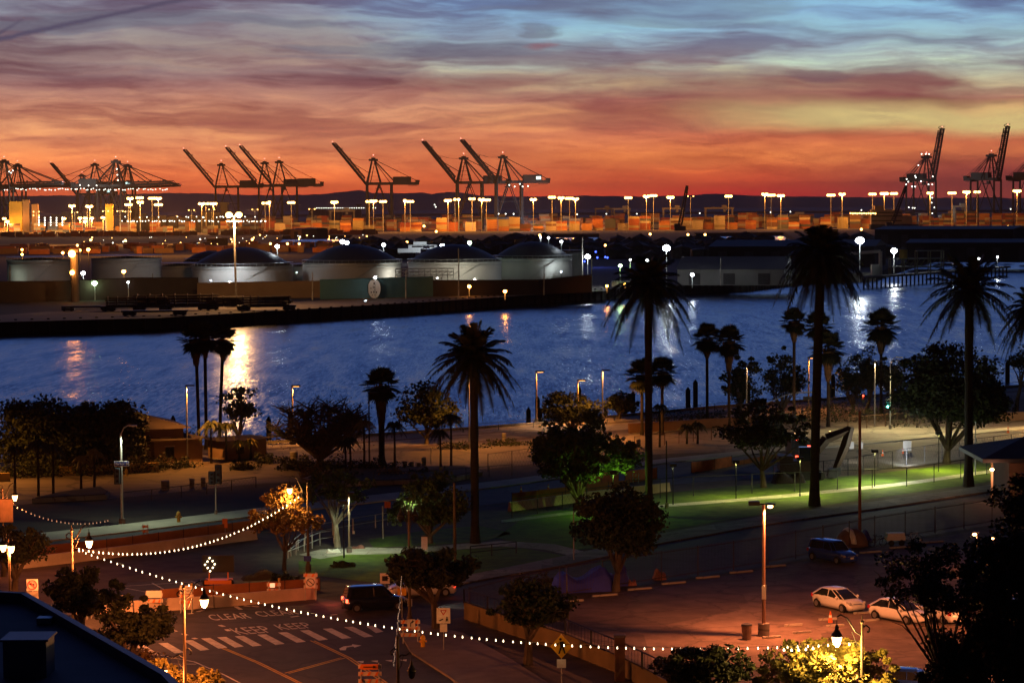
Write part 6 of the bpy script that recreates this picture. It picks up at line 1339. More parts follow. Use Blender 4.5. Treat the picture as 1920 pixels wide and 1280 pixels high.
b.tube((-.2, -.03, zc + .2), (.2, -.03, zc - .2), .028, .028, 4); b.build('red_ring', redm, t); b = MB(); b.slab([(.1, -.02, zc - .2), (.16, -.02, zc - .2), (.14, -.02, zc + .05), (-.05, -.02, zc + .12), (-.02, -.02, zc + .2), (-.22, -.02, zc + .05), (-.02, -.02, zc - .04), (-.04, -.02, zc + .04), (.06, -.02, zc)], (0, -.01, 0)); b.build('turn_arrow', blackm, t); b = MB(); b.box(0, 0, zc - .85, .8, .04, .85); b.build('plate', concrete, t)
# barricades: striped boards on legs
def barricade(label, px, yb, w, rows=3, sign=None, light_=False, hh=1.25, rz=0, m=None):
    P = G(px, yb); t = thing('barricade', label, 'barricade', P, rz); 
    for s in (-1, 1):
        b = MB(); b.tube((s * w * .38, -.3, 0), (s * w * .38, 0, hh + .1), .03, .03, 5); b.tube((s * w * .38, .3, 0), (s * w * .38, 0, hh + .1), .03, .03, 5); b.build('leg', steel_g, t)
    for k in range(rows):
        z = hh - .1 - k * .42; b = MB(); b.box(0, -.1, z, w, .03, .24); b.build('board', mat('white_board', (.62, .52, .44), .6, var=.1, scale=2), t); b = MB(); n = int(w / .34)
        for j in range(n): x = -w / 2 + .05 + j * w / n; b.slab([(x, -.12, z - .115), (x + .15, -.12, z - .115), (x + .26, -.12, z + .115), (x + .11, -.12, z + .115)], (0, -.008, 0))
        b.build('orange_stripes', osign, t)
    if sign:
        txt, sw, sh, sm, fs = sign; b = MB(); b.box(0, -.16, hh - .05, sw, .03, sh); b.build('sign_panel', sm, t)
        for i, s in enumerate(txt): flat_text(t, s, fs, (0, -.185, hh - .05 + (len(txt) - 1) * fs * .5 - i * fs), blackm)
    if light_: b = MB(); b.tube((w * .38, 0, hh + .1), (w * .38, 0, hh + .35), .1, .1, 10); b.build('beacon', stucco_y, t)
    return t
def arrow(parent, pts, y=-.19): b = MB(); b.slab([(x, y, z) for x, z in pts], (0, -.01, 0)); b.build('arrow', blackm, parent)
t = barricade('barricade with an orange board and black right arrow cut by the frame bottom', 694, 1298, 1.35, 3, None, hh=1.65); b = MB(); b.box(0, -.16, 1.55, .95, .03, .32); b.build('sign_panel', osign, t); arrow(t, [(-.38, 1.53), (.2, 1.53), (.2, 1.47), (.38, 1.55), (.2, 1.63), (.2, 1.57), (-.38, 1.57)])
t = barricade('barricade with a white right-curve arrow sign beside the hydrant', 770, 1205, 1.25, 3, None, hh=1.5); b = MB(); b.box(.05, -.16, 1.3, .5, .03, .55); b.build('sign_panel', whitem, t); arrow(t, [(-.02, 1.1), (.04, 1.1), (.05, 1.3), (.12, 1.38), (.12, 1.32), (.24, 1.45), (.12, 1.54), (.12, 1.47), (0, 1.36)])
t = barricade('barricade with no-turn sign in front of the street-closing barriers', 583, 1124, 1.0, 3, None, hh=1.9); b = MB(); b.box(0, -.16, 1.3, .7, .03, .75); b.build('sign_panel', whitem, t); b = MB()
for k in range(16): a0, a1 = k / 16 * 6.2832, (k + 1) / 16 * 6.2832; b.tube((.27 * math.cos(a0), -.2, 1.3 + .27 * math.sin(a0)), (.27 * math.cos(a1), -.2, 1.3 + .27 * math.sin(a1)), .025, .025, 4)
b.tube((-.18, -.2, 1.45), (.18, -.2, 1.15), .03, .03, 4); b.build('ring', blackm, t)
t = barricade('barricade with a red diamond plate and glowing reflector by the barriers', 514, 1126, 1.0, 2, None, light_=True, hh=1.3); b = MB(); b.slab([(.05, -.17, .3), (.35, -.17, .6), (.05, -.17, .9), (-.25, -.17, .6)], (0, -.02, 0)); b.build('red_diamond', redm, t); b = MB(); b.box(-.1, -.15, 1.15, .35, .04, .3); b.build('reflector', emis('reflector_glow', (1, .5, .25), 1.2), t)  # reflector plate given a weak emission of its own
barricade('barricade carrying a white ROAD CLOSED board with beacon', 350, 1148, 1.0, 3, (['ROAD', 'CLOSED'], .85, .55, whitem, .22), True, 1.7); barricade('barricade with a blank white board half behind the street tree', 290, 1146, 1.2, 2, ([], 1.1, .5, whitem, .2), False, 1.3); barricade('white CLOSED barricade behind the lit-top street tree', 152, 1160, 1.2, 2, (['CLOSED'], 1.0, .5, whitem, .2), False, 1.3); barricade('barricade behind the street tree at left, right one', 185, 1158, 1.2, 2, None, False, 1.2)
barricade('three-tier barricade standing in the boulevard', 273, 1008, .55, 3, None, False, 1.1); barricade('small barricade near the orange netting', 1192, 905, .7, 2, None, False, .9)
t, zc = sign_post('white sign plate behind the moving car roof', 722, 1118, 1074, .7, .75, whitem, txt=None, name='road_sign'); b = MB(); b.box(0, -.04, zc, .4, .03, .35); b.build('mark', blackm, t)
sign_post('small yellow arrow plate between the two vehicles', 754, 1160, 1102, .6, .5, ysign, name='arrow_sign'); sign_post('small white notice on a post below the moving cars', 769, 1170, 1122, .3, .5, whitem, name='notice'); sign_post('small orange road works sign in the dark park centre', 727, 985, 940, .55, .55, osign, shape='rect', name='works_sign'); sign_post('orange square sign plate on the boulevard near the string lights', 422, 1000, 972, .45, .8, osign, name='works_sign'); sign_post('thin green-backed sign post in the park', 718, 1006, 948, .14, .9, mat('green_back', (.2, .3, .2), .5, var=0), name='sign_post'); sign_post('small white plate on the railing by the pale trunk', 663, 1006, 995, .2, .25, whitem, name='notice', pole_=False)
t, zc = sign_post('small blue plate halfway up the lamp pole by the amber tree', 577, 1092, 1042, .55, .38, bluesign, name='street_name_plate', pole_=False)
t, zc = sign_post('brilliantly lit white notice board standing on the right-hand road', 1701, 848, 826, .95, .85, whitem, name='lit_notice_board'); b = MB(); b.box(0, -.02, .35, .9, .1, .3); b.build('lower_panel', whitem, t)
light('POINT', G(1650, 845, 3.0) + Vector((0, -1, 0)), 1500, (.85, .95, .8), .3); light('SPOT', G(1697, 858, 1.2), 7000, (.9, .95, 1), .15, to=G(1701, 848, 1.2), size=60); light('SPOT', G(1606, 852, 1.2), 1500, (1, .85, .7), .15, to=G(1606, 842, .9), size=60)  # lights without fittings, added to brighten the boards and road
for x, lb in [(1597, 'lit white A-frame sign left of the road works poles'), (1614, 'white and dark water barrel behind the reddish mast')]: sign_post(lb, x, 842, 828, .5, .8, whitem, name='road_sign')
# arrow board trailer
P = G(410, 1098); t = thing('arrow_board', 'dark message board trailer showing a diamond of warm lamps', 'message board', P); zt = hgt(410, 1098, 1040); zb = hgt(410, 1098, 1072); zc = (zt + zb) / 2
b = MB(); b.box(0, 0, zc, 2.35, .12, (zt - zb)); b.build('panel', blackm, t); b = MB(); b.box(0, .05, .35, 2.0, 1.0, .3); b.tube((-.7, .05, .4), (-.7, .05, zb), .05, .05, 6); b.tube((.7, .05, .4), (.7, .05, zb), .05, .05, 6); b.build('trailer_frame', osign, t)
for s in (-.9, .9): b = MB(); b.tube((s, -.4, .28), (s, -.22, .28), .28, .28, 12); b.build('wheel', rubber, t)
for x, y in [(393, 1045.5), (389, 1052), (398.5, 1051), (384.5, 1058), (402.5, 1057), (389.5, 1064), (399, 1063.5), (394, 1070)]:
    q = At(x, y, P.y - .1) - P; b = MB(); b.tube((q.x, -.06, q.z), (q.x, -.16, q.z), .06, .06, 10); b.build('lamp', e_bulb, t)
# hydrants, cones, bins, wheel stops
def hydrant(label, px, yb, m, s=1.0):
    P = G(px, yb); t = thing('fire_hydrant', label, 'fire hydrant', P, sc=s); b = MB(); b.lathe([(.2, 0), (.2, .06), (.13, .1), (.13, .6), (.17, .62), (.17, .68), (.13, .8), (.05, .88)], 14); b.build('body', m, t); b = MB(); b.tube((-.24, 0, .48), (.24, 0, .48), .07, .07, 8); b.tube((0, -.22, .45), (0, 0, .45), .09, .09, 8); b.build('outlet', m, t)
hydrant('yellow fire hydrant beside the curve-arrow barricade', 793, 1216, ysign, 1.05); hydrant('ochre hydrant on the boulevard pavement with yellow plinth', 335, 981, stucco_y, 1.25); hydrant('small yellow hydrant on the far kerb near the street name sign', 237, 892, stucco_y, .9)
def cone(label, px, yb, h=.75): P = G(px, yb); t = thing('traffic_cone', label, 'traffic cone', P, sc=h / .75); b = MB(); b.box(0, 0, .02, .4, .4, .04); b.build('base', blackm, t); b = MB(); b.lathe([(.15, .04), (.03, .75)], 12); b.build('cone', orangep, t); b = MB(); b.lathe([(.105, .35), (.082, .5)], 12); b.build('reflective_band', whitem, t)
for a in [('orange traffic cone in the lot behind the right lantern', 1557, 1167, .8), ('dark cone on the right-hand road left of the lit board', 1655, 855, .7), ('cone just below the lit board on the road', 1693, 850, .6), ('small orange cone on the boulevard near the blue a-frame', 1028, 918, .6), ('dark cone on the boulevard left of the park tree', 977, 924, .7), ('cone on the boulevard at the park tree edge', 1088, 908, .6), ('cone far right on the lit road', 1890, 812, .8)]: cone(*a)
b = MB(); P = G(1400, 1198); t = thing('trash_can', 'dented trash can on its own in the parking lot casting a long shadow', 'trash can', P); b.lathe([(.26, 0), (.28, .1), (.33, .85), (.35, .87), (.35, .92)], 16); b.build('drum', mat('can_metal', (.22, .15, .12), .6, var=.3, scale=3), t); b = MB(); b.lathe([(.36, .92), (.34, 1.0), (.12, 1.06)], 16); b.build('lid', steel_d, t)
b = MB(); P = G(797, 1036); t = thing('litter_bin', 'small pinkish litter bin on the curved park path', 'litter bin', G(796, 1030)); b.box(0, 0, .55, .5, .45, 1.1); b.build('body', mat('bin_pink', (.5, .3, .28), .7, var=.2, scale=3), t); b = MB(); b.box(0, 0, 1.14, .56, .5, .08); b.build('lid', steel_d, t)
for i, (x, y, wd, lb) in enumerate([(1070, 1128, 2.2, 'first'), (1134, 1117, 2.2, 'second'), (1199, 1105, 2.2, 'third'), (1263, 1094, 2.2, 'fourth'), (1327, 1083, 2.2, 'fifth'), (1390, 1073, 2.2, 'sixth'), (1452, 1062, 2.2, 'seventh'), (1632, 1036, 2.2, 'eighth'), (1688, 1027, 2.0, 'ninth'), (1750, 1017, 2.0, 'tenth')]):
    P = G(x, y); o = MB().box(0, 0, .075, 2.0, .18, .15).build('wheel_stop', concrete); o.location = P; o.rotation_euler.z = .42; tag(o, '%s concrete wheel stop from the left along the iron fence' % lb, 'wheel stop', 'wheel stops along the iron fence')
for i, (x, y, rz, lb) in enumerate([(1488, 1173, .35, 'wheel stop in the lot left of the cone'), (1504, 1187, .35, 'wheel stop nearest the right lantern arm'), (1552, 1162, .35, 'wheel stop touching the cone'), (1566, 1174, .35, 'wheel stop just behind the lantern arm'), (1617, 1150, .35, 'wheel stop under the nose of the white hatchback'), (1447, 1196, .35, 'wheel stop beside the lot light base'), (1632, 1164, .35, 'wheel stop between the two white hatchbacks')]):
    P = G(x, y); o = MB().box(0, 0, .075, 1.3, .18, .15).build('wheel_stop', concrete); o.location = P; o.rotation_euler.z = rz; tag(o, lb, 'wheel stop', 'wheel stops in the middle of the lot')
for i, (x, y, lb) in enumerate([(310, 918, 'squat concrete bollard behind the chain fence, widest'), (360, 914, 'concrete bollard behind the chain fence, middle'), (381, 912, 'concrete bollard behind the chain fence, right'), (759, 880, 'concrete bollard left of three on the road edge'), (772, 881, 'concrete bollard middle of three on the road edge'), (785, 883, 'concrete bollard right of three on the road edge'), (795, 873, 'dark drum behind the three bollards'), (551, 862, 'pale round planter at the foot of the promenade pole'), (945, 826, 'tan drum on the far kerb'), (1197, 838, 'tan cabinet behind the centre-right trunk')]):
    P = G(x, y); t = thing('bollard', lb, 'bollard', P); b = MB(); r = .42 if i in (0, 7) else .24; b.tube((0, 0, 0), (0, 0, .85), r, r, 12); b.build('drum', concrete_d, t); b = MB(); b.tube((0, 0, .85), (0, 0, .95), r * 1.1, r * .9, 12); b.build('cap', concrete, t)
# tarp, tent, bicycle, cart
def lump(name, label, cat, px, yb, w, d, h, m, sd, part='cover'):
    P = G(px, yb); t = thing(name, label, cat, P, .25); rs = random.Random(sd); b = MB(); nx, ny = 14, 8; vs = []
    for j in range(ny + 1):
        for i in range(nx + 1):
            x, y = i / nx, j / ny; e = min(1, min(x, 1 - x) * 5) ** .5 * min(1, min(y, 1 - y) * 4) ** .5; vs.append(((x - .5) * w, (y - .5) * d, h * e * (.75 + .25 * math.sin(x * 9 + sd)) + rs.uniform(-.05, .05) * e))
    b.add(vs, [(j * (nx + 1) + i, j * (nx + 1) + i + 1, (j + 1) * (nx + 1) + i + 1, (j + 1) * (nx + 1) + i) for j in range(ny) for i in range(nx)]); b.build(part, m, t); return t
bluetarp = mat('blue_tarp', (.03, .04, .42), .6, var=.25, scale=1.2, bump=.4); lump('tarp_shelter', 'large blue tarp shelter pitched behind the iron fence', 'tarp', 1095, 1106, 4.9, 2.2, 1.7, bluetarp, 1); lump('tarp_shelter', 'smaller blue tarp bundle right of the large shelter', 'tarp', 1160, 1096, 1.6, 1.5, 1.5, bluetarp, 2); lump('tarp_bundle', 'blue bundle beside the dome tent', 'tarp', 1622, 1014, 1.0, 1.0, .95, bluetarp, 3)
P = G(1597, 1022); t = thing('dome_tent', 'tan dome tent with a white panel behind the navy car', 'tent', P, .3); b = MB(); b.lathe([(1.45 * math.cos(k / 8 * 1.57), 1.45 * math.sin(k / 8 * 1.57)) for k in range(9)][:-1] + [(.02, 1.45)], 8); b.build('canopy', mat('tent_tan', (.20, .12, .08), .8, var=.15, scale=2), t, smooth=True); b = MB(); b.lathe([(1.47 * math.cos(k / 8 * 1.57), 1.48 * math.sin(k / 8 * 1.57)) for k in range(1, 8)], 8); o = b.build('white_panel', whitem, t); o.scale = (.4, 1.02, 1.02); o.location.x = -.3
P = G(1678, 1022); t = thing('covered_cart', 'cart under a pale rounded cover behind the iron fence', 'cart', P, .2); b = MB(); b.prism([(-.8, -.35), (.8, -.35), (.8, .35), (-.8, .35)], .45, .8); b.prism([(-.7, -.3), (.75, -.3), (.75, .3), (-.7, .3)], .8, 1.05); b.build('cover', whitem, t)
for s in (-.45, .45): b = MB(); b.tube((s, -.4, .25), (s, -.33, .25), .25, .25, 12); b.build('wheel', rubber, t)
def bicycle(label, px, yb, rz, m):
    P = G(px, yb); t = thing('bicycle', label, 'bicycle', P, rz)
    for s in (-.5, .5):
        b = MB()
        for k in range(16): a0, a1 = k / 16 * 6.2832, (k + 1) / 16 * 6.2832; b.tube((s + .33 * math.cos(a0), 0, .34 + .33 * math.sin(a0)), (s + .33 * math.cos(a1), 0, .34 + .33 * math.sin(a1)), .02, .02, 4)
        b.build('wheel', rubber, t)
    b = MB(); 
    for a, c in [((-.5, .34), (-.1, .34)), ((-.1, .34), (.35, .85)), ((-.1, .34), (-.2, .9)), ((-.2, .82), (.35, .85)), ((-.5, .34), (-.2, .8)), ((.5, .34), (.35, .95))]: b.tube((a[0], 0, a[1]), (c[0], 0, c[1]), .022, .022, 5)
    b.build('frame', m, t); b = MB(); b.tube((.35, -.25, .98), (.35, .25, .98), .015, .015, 5); b.build('handlebar', steel_g, t); b = MB(); b.box(-.22, 0, .93, .26, .14, .06); b.build('saddle', blackm, t)
bicycle('bicycle leaning by the fence right of the covered cart', 1712, 1018, .3, steel_g); bicycle('bicycle between the tent and the covered cart', 1645, 1024, .3, iron); lump('belongings_pile', 'pile of bags and a wheel by the fence right of the blue tarps', 'bags', 1236, 1086, 1.0, .8, .85, mat('bag_pink', (.28, .12, .10), .8, var=.4, scale=4), 5, 'bags'); lump('belongings_pile', 'pink-brown bags leaning against the blue tarp', 'bags', 1184, 1097, .7, .6, .5, MATS['bag_pink'], 6, 'bags'); lump('rubbish_pile', 'white rubbish heap on the park corner paving', 'rubbish', 625, 1036, 1.2, .6, .35, whitem, 7, 'bags'); lump('rubbish_pile', 'dim rubbish heap at the park railing foot', 'rubbish', 672, 1028, 1.2, .6, .3, MATS['bag_pink'], 8, 'bags'); lump('dirt_pile', 'dark heap beside the amber tree foot', 'dirt pile', 490, 1085, 3.0, 1.6, .7, MATS['dark_soil'], 9, 'soil')
# ---- cars
def car(label, px, yb, head, paint, L_=4.45, Wd=1.75, Hh=1.48, hatch=True, lights_on=None, cat='car', name='parked_car', suv=False):
    P = G(px, yb); t = thing(name, label, cat, P, math.atan2(head[1], head[0]))
    gl = .19; bh = .62 if not suv else .72; n = 22
    def prof(u):     # shoulder height along the car, u=0 rear .. 1 front
        return float(np.interp(u, [0, .03, .12, .45, .68, .86, .95, 1], [.62, .86, .98, .96, .93, .80, .66, .45]))  * (1.13 if suv else 1)
    def wid(u): return float(np.interp(u, [0, .05, .2, .5, .8, .93, 1], [.72, .88, .97, 1, .97, .86, .62])) * Wd / 2
    vs = []; rings = []
    for i in range(n + 1):
        u = i / n; x = (u - .5) * L_; w = wid(u); s = prof(u); lo = gl + (.10 if u < .04 or u > .96 else 0)
        for wc in (.17, .81):
            dd = abs(u - wc) * L_
            if dd < .36: lo = max(lo, .30 + math.sqrt(max(0, .36 ** 2 - dd ** 2)) * .98)
        ring = [(x, -w * .92, lo), (x, -w, max(lo, .45)), (x, -w * .985, (max(lo, .45) + s) / 2 + .04), (x, -w * .9, s - .03), (x, -w * .6, s + .02), (x, 0, s + .045), (x, w * .6, s + .02), (x, w * .9, s - .03), (x, w * .985, (max(lo, .45) + s) / 2 + .04), (x, w, max(lo, .45)), (x, w * .92, lo)]
        vs += ring
    k = 11; fs = [(i * k + j, i * k + j + 1, (i + 1) * k + j + 1, (i + 1) * k + j) for i in range(n) for j in range(k - 1)] + [(i * k + k - 1, i * k, (i + 1) * k, (i + 1) * k + k - 1) for i in range(n)] + [tuple(range(k))[::-1], tuple(range(n * k, n * k + k))]
    MB().add(vs, fs).build('body', paint, t, smooth=True)
    # cabin
    top = Hh; c0 = prof(.5) - .06
    xs = [(-.47, -.40, .0), ] 
    rb, rt, ft, fb = ((-.475, -.25, .03, .30) if not suv else (-.475, -.43, .10, .25)); sec = []
    def cab(f, inset, grow=0): # f 0 bottom..1 top outline
        r = rb + (rt - rb) * f; fr = fb + (ft - fb) * f; w = Wd / 2 * (.90 - .20 * f) + grow; return [((r) * L_, -w * .86), ((r + .04) * L_, -w), ((fr - .06) * L_, -w), (fr * L_, -w * .78), (fr * L_, w * .78), ((fr - .06) * L_, w), ((r + .04) * L_, w), (r * L_, w * .86)]
    rngs = [(0, c0), (.5, (c0 + top) / 2 + .03), (.86, top - .07)]; vs = []
    for f, z in rngs: vs += [(x, y, z) for x, y in cab(f, 0)]
    fs = [(i * 8 + j, i * 8 + (j + 1) % 8, (i + 1) * 8 + (j + 1) % 8, (i + 1) * 8 + j) for i in range(2) for j in range(8)]
    MB().add(vs, fs).build('windows', glassm, t, smooth=False)
    a, b_, c_ = cab(.84, 0, .015), cab(.93, 0, -.01), [(x * .8 + .0, y * .7) for x, y in cab(1, 0)]
    vs = [(x, y, top - .09) for x, y in a] + [(x, y, top - .03) for x, y in b_] + [(x, y, top + .015) for x, y in c_]
    fs = [(i * 8 + j, i * 8 + (j + 1) % 8, (i + 1) * 8 + (j + 1) % 8, (i + 1) * 8 + j) for i in range(2) for j in range(8)] + [tuple(range(16, 24))]
    MB().add(vs, fs).build('roof', paint, t, smooth=True)
    b = MB(); lo, hi = cab(0, 0, .012), cab(.86, 0, .012)
    for j in (1, 2, 3, 4, 5, 6, 0, 7): b.tube((*lo[j], c0), (*hi[j], top - .08), .03, .024, 5)
    for s in (1, -1):
        mx = -.06 * L_; b.tube((mx, s * Wd / 2 * .89, c0), (mx, s * Wd / 2 * .75, top - .08), .03, .03, 4)
    b.build('pillars', paint, t)
    for s in (-1, 1):
        for wc in (.17, .81):
            x = (wc - .5) * L_; b = MB(); b.tube((x, s * (Wd / 2 - .20), .31), (x, s * (Wd / 2 - .02), .31), .31, .31, 20); o = b.build('tyre', rubber, t)
            b = MB(); b.tube((x, s * (Wd / 2 - .10), .31), (x, s * (Wd / 2 + .0), .31), .205, .19, 14); b.build('rim', rimm, t)
        b = MB(); b.add([(.405 * L_, s * Wd * .44, .70), (.482 * L_, s * Wd * .30, .60), (.478 * L_, s * Wd * .31, .72), (.40 * L_, s * Wd * .42, .84)], [(0, 1, 2, 3)]); b.sph((.455 * L_, s * Wd * .355, .69), .11, 8); b.build('headlight', mat('headlight_glass', (.6, .6, .6), .1, .4, var=0), t)
        b = MB(); b.box(-.475 * L_, s * Wd * .39, .80, .12, .2, .24); b.build('tail_light', redm if not lights_on else e_red, t)
        b = MB(); b.sph((.2 * L_, s * (Wd / 2 + .06), .98), .1, 8); b.build('mirror', paint, t)
        b = MB(); b.tube((-.11 * L_, s * Wd * .5, .8), (-.07 * L_, s * Wd * .5, .8), .02, .02, 4); b.build('door_handle', paint, t)
    b = MB(); b.box(.487 * L_, 0, .36, .06, Wd * .62, .13); b.build('grille', blackm, t); b = MB(); b.box(.497 * L_, 0, .52, .03, .33, .14); b.build('licence_plate', whitem, t); b = MB(); b.box(-.497 * L_, 0, .68, .03, .33, .14); b.build('licence_plate', whitem, t)
    b = MB(); b.box(.47 * L_, 0, .64, .10, Wd * .4, .03); b.build('bonnet_trim', rimm, t)
    return t
white_p = mat('white_car_paint', (.68, .68, .66), .25, var=0, coat=.5); navy_p = mat('navy_car_paint', (.02, .06, .38), .18, var=0, coat=1.0, spec=.6); blue_p = mat('blue_car_paint', (.01, .03, .16), .2, var=0, coat=1.0); black_p = mat('dark_car_paint', (.01, .012, .03), .25, var=0, coat=.8)
hd = (0.42, -0.9)
car('white hatchback parked alone in the middle of the lot', 1573, 1141, (.50, -.87), white_p); car('white hatchback half hidden by hanging dark branches', 1686, 1163, (.62, -.80), white_p); car('white hatchback behind the branches with its tail to the viewer', 1766, 1162, (-.35, .93), white_p)
car('navy SUV parked against the iron fence beside the tent', 1562, 1052, (.55, -.83), navy_p, 4.5, 1.85, 1.7, suv=True); car('dark blue car cut off at the bottom beneath the big tree', 1712, 1300, (.9, -.3), blue_p)
car('dark SUV turning through the junction with red tail lights', 704, 1142, (.95, .28), black_p, 4.6, 1.85, 1.75, suv=True, lights_on=True, name='moving_car'); car('white pickup-like car behind the street tree with a lit red tail lamp', 790, 1116, (-.93, -.2), white_p, 4.9, 1.85, 1.55, lights_on=True, suv=True, name='moving_car')
car('parked car deep in the shadow of the big tree at right', 1850, 1090, (.4, -.9), black_p); car('pale car glimpsed through the big tree at right', 1862, 1140, (.5, -.8), white_p)
for x, y in [(1562, 1038), (1584, 1044)]: pass
P = G(645, 1130); light('POINT', (P.x - .8, P.y - .5, .9), 60, (1, .1, .05), .1); P = G(760, 1125, .6); light('SPOT', (P.x + 1, P.y, .7), 400, (1, .9, .7), .08, to=(P.x + 10, P.y + 3, 0), size=60)
# ---- excavator and truck
yel_d = mat('excavator_paint', (.035, .018, .012), .6, var=.3, scale=2)
P = G(1500, 898); t = thing('excavator', 'dark excavator with its arm folded down to the lawn edge', 'excavator', P)
for s in (-1.1, 1.1): b = MB(); b.prism([(-2.0, -.3 + s), (2.0, -.3 + s), (2.0, .3 + s), (-2.0, .3 + s)], .05, .85); b.tube((-2.0, s - .3, .45), (-2.0, s + .3, .45), .42, .42, 12); b.tube((2.0, s - .3, .45), (2.0, s + .3, .45), .42, .42, 12); b.build('track', steel_d, t)
b = MB(); b.prism([(-2.2, -1.3), (1.5, -1.3), (1.5, 1.3), (-2.2, 1.3)], .95, 2.0); b.prism([(-2.3, -1.2), (-.8, -1.2), (-.8, 1.2), (-2.3, 1.2)], 2.0, 2.5); b.build('house', yel_d, t); b = MB(); b.prism([(-.2, -1.25), (1.3, -1.25), (1.2, -.3), (-.2, -.3)], 2.0, 3.4); b.build('cab', glassm, t)
def qq(x, y): q = At(x, y, P.y) - P; return Vector((q.x, 0, q.z))
b = MB(); A0, A1, A2, A3 = qq(1512, 868), qq(1550, 822), qq(1590, 806), qq(1566, 880)
b.path([A0, A1, A2], [.42, .52, .36], 4); b.build('boom', yel_d, t); b = MB(); b.path([qq(1595, 800), qq(1585, 835), A3], [.40, .50, .30], 4); b.build('stick', yel_d, t)
b = MB(); b.slab([A3 + Vector((-.7, -.5, .1)), A3 + Vector((.5, -.5, .3)), A3 + Vector((.5, -.5, -.4)), A3 + Vector((0, -.5, -.85)), A3 + Vector((-.8, -.5, -.7))], (0, 1.1, 0)); b.build('bucket', steel_d, t)
P = G(1508, 872); t = thing('works_truck', 'dark works truck behind the excavator with glowing red tail lights', 'truck', P + Vector((0, 3, 0))); b = MB(); b.box(0, 1.5, 1.5, 2.3, 5, 1.9); b.build('body', steel_d, t); b = MB(); b.box(0, 4.8, 1.5, 2.1, 1.8, 2.2); b.build('cab', white_p, t)
for x, z in [(-.55, .45), (.05, .45), (-.5, 2.3), (.75, 1.55)]: b = MB(); b.box(x, -1.03, z + .3, .34, .06, .16); b.build('tail_light', e_red, t)
for x in (-.9, .9):
    for y in (0, 4.5): b = MB(); b.tube((x - .15, y, .45), (x + .15, y, .45), .45, .45, 14); b.build('wheel', rubber, t)
lump('rubble_skip', 'dark low skip and netting in front of the excavator', 'skip', 1478, 905, 3.4, 1.6, 1.3, mat('skip_dark', (.02, .012, .01), .8, var=.3, scale=2), 12, 'tub')
# mast arm above the boulevard
P = G(1430, 790); t = thing('signal_mast_arm', 'long pale curved mast arm above the park tree', 'mast arm', P); b = MB(); pts = [(1438, 755), (1456, 748), (1472, 741), (1494, 736), (1524, 735)]; b.path([tuple(At(x, y, P.y) - P) for x, y in pts], [.05, .06, .07, .08, .09], 6); b.build('arm', steel_g, t); b = MB(); q = At(1524, 735, P.y) - P; b.tube((q.x, 0, q.z), (q.x, 0, 0), .12, .14, 8); b.build('pole', steel_g, t); b = MB(); q = At(1515, 746, P.y) - P; b.box(q.x, -.1, q.z, 1.3, .06, .45); b.build('sign_panel', steel_d, t)
# ---- small area lights of the park and road, added for their light, mostly hidden
def added_lamp(label, px, yb, yt, power, col, m=None, r=.12, up=False):
    P = G(px, yb); h = hgt(px, yb, yt); t = thing('unseen_lamp', label, 'lamp', P); b = MB(); b.tube((0, 0, 0), (0, 0, h - .1), .05, .05, 6); b.build('pole', iron, t); b = MB(); b.box(0, 0, h + .16, .62, .62, .06); b.box(0, -.30, h + .02, .62, .03, .26); b.box(0, .30, h + .02, .62, .03, .26); b.box(-.30, 0, h + .02, .03, .58, .26); b.box(.30, 0, h + .02, .03, .58, .26); b.build('lamp_hood', iron, t); b = MB(); b.sph((0, 0, h + .03), r, 8, .5); b.build('lens', m or e_green, t)
    if up: light('POINT', (P.x, P.y, h - .28), power, col, .12)
    else: light('SPOT', (P.x, P.y, h - .14), power, col, .12, to=(P.x, P.y, 0), size=162)
added_lamp('added lamp hidden in the lit leafy tree', 768, 1020, 936, 420, (.85, .9, .45), up=True); added_lamp('added lamp at the edge of the broad park tree that turns its leaves green', 1150, 966, 886, 900, (.5, 1, .12), up=True); added_lamp('added cool lamp at the park corner by the pale forked trunk', 645, 1046, 942, 330, (.75, .95, .6))
added_lamp('added lamp in the huge dark tree over the lit lawn', 1760, 884, 812, 3800, (1, .95, .3)); added_lamp('added lamp behind the broadest palm over the lawn', 1500, 930, 860, 2600, (1, .95, .3)); added_lamp('added lamp near the dark ornamental post', 1262, 946, 872, 300, (.9, .95, .5))
def off_lamp(label, x, y, z, power, col):
    t = thing('unseen_street_light', label, 'street light', (x, y, 0)); b = MB(); b.tube((0, 0, 0), (0, 0, z + .3), .1, .08, 8); b.build('pole', steel_g, t); b = MB(); b.box(.4, 0, z + .3, 1.0, .3, .14); b.build('lamp_head', steel_d, t); light('SPOT', (x + .5, y, z + .15), power, col, .15, to=(x + .5, y, 0), size=155, blend=.5)
p = G(-90, 905); off_lamp('added unseen street light on the far road beyond the left frame edge', p.x, p.y, 9, 10000, SOD); p = G(330, 890); off_lamp('added unseen street light among the restaurant trees', p.x, p.y + 9, 8.5, 9000, SOD); p = G(880, 842); off_lamp('added unseen street light behind the date palm crown', p.x, p.y, 8.5, 9000, SOD); p = G(1130, 822); off_lamp('street light behind the park tree crown', p.x, p.y, 8, 7500, SOD); p = G(1640, 800); off_lamp('street light behind the trees by the signal', p.x, p.y, 8, 5000, (1, .7, .3)); p = G(1980, 810); off_lamp('street light beyond the right frame edge', p.x, p.y, 9, 9000, (1, .55, .2)); p = At(1671, 682, G(1669, 804).y); light('SPOT', (p.x + 1.2, p.y - .3, p.z + .1), 9000, (1, .78, .36), .12, to=(p.x + 2, p.y - 8, 0), size=150); p = G(1400, 812); off_lamp('street light behind the dark park tree left of the excavator', p.x, p.y, 8, 1500, (1, .5, .2))
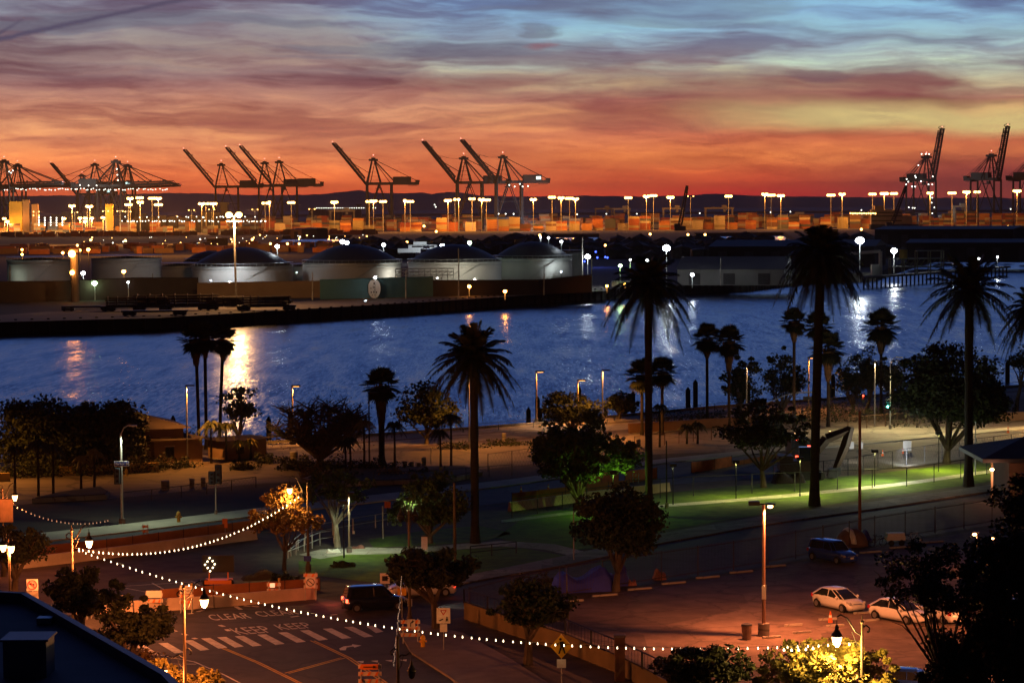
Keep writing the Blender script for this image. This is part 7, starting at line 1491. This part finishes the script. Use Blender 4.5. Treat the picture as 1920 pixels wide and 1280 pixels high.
p = At(240, 812, G(229, 982).y - .3); light('SPOT', (p.x, p.y, p.z - .15), 1500, (.85, .95, .62), .12, to=(p.x, p.y, 0), size=150); p = At(1046, 742, G(1022, 800).y); light('SPOT', (p.x, p.y, p.z - .2), 1500, (1, .6, .3), .12, to=(p.x, p.y, 0), size=150); p = At(655, 926, G(655, 1036).y); light('SPOT', (p.x, p.y - .6, p.z - .1), 900, (.8, .95, .6), .12, to=(p.x, p.y - .6, 0), size=150)  # downlights added under existing and unlit heads to light the paving

def uplight(label, px, yb, power, col, to=None):  # uplights added to brighten the palms beside them
    P = G(px, yb); t = thing('added_uplight', label, 'uplight', P); b = MB(); b.box(0, 0, .12, .3, .3, .24); b.build('housing', iron, t); b = MB(); b.tube((0, 0, .24), (0, 0, .26), .11, .11, 10); b.build('lens', e_warm, t); light('SPOT', (P.x, P.y, .32), power, col, .08, to=(P.x + .1, P.y + 1.6, 3.2), size=120)
uplight('added uplight before the pair of lit palms', 164, 930, 1500, (1, .70, .18)); uplight('added uplight before the orange-tinged palm', 104, 936, 500, (1, .5, .12)); uplight('added uplight before the small garden wall palms', 455, 876, 500, (1, .6, .18)); uplight('added uplight below the lit palm by the dark signal pole', 686, 896, 600, (1, .55, .12)); uplight('added uplight under the glowing palm skirt', 1556, 812, 900, (1, .42, .1)); uplight('added uplight under the orange-lit fan palm', 1490, 816, 500, (1, .42, .1))

added_lamp('added lamp by the reddish mast over the lawn', 1640, 912, 846, 2200, (1, .95, .3)); added_lamp('added lamp between the two tall palms at centre right', 1380, 935, 866, 1400, (1, .95, .3))  # extra lamps added to even out the lawn light
for i, (x, y, w, h, lb) in enumerate([(40, 893, 3.5, 2.6, 'dark hedge at the left frame edge under the domed tree'), (95, 890, 3.5, 2.2, 'dark hedge under the domed tree'), (150, 889, 3.2, 1.8, 'dark hedge behind the pair of lit palms'), (205, 886, 3.0, 2.0, 'dark hedge right of the lit palm pair'), (262, 884, 2.6, 1.6, 'dark hedge before the restaurant wall'), (620, 884, 4.0, 1.6, 'dark undergrowth at the foot of the umbrella tree'), (700, 884, 3.6, 1.4, 'dark undergrowth at the foot of the stout fan palm'), (560, 880, 3.0, 1.4, 'dark undergrowth left of the umbrella tree')]): shrub(lb, x, y, w, h, 1800, leaf, 300 + i)
# ================================================================ HAZE
hz = bpy.data.materials.new('air_haze'); hz.use_nodes = True; nt = hz.node_tree; nt.nodes.clear()
pv = nt.nodes.new('ShaderNodeVolumePrincipled'); pv.inputs['Color'].default_value = (1, .86, .9, 1); pv.inputs['Density'].default_value = 4.0e-5; pv.inputs['Anisotropy'].default_value = 0.0
oo = nt.nodes.new('ShaderNodeOutputMaterial'); nt.links.new(pv.outputs[0], oo.inputs['Volume'])
b = MB(); b.box(0, 20000, 200, 70000, 45000, 420)
stuff(b.build('haze', hz));
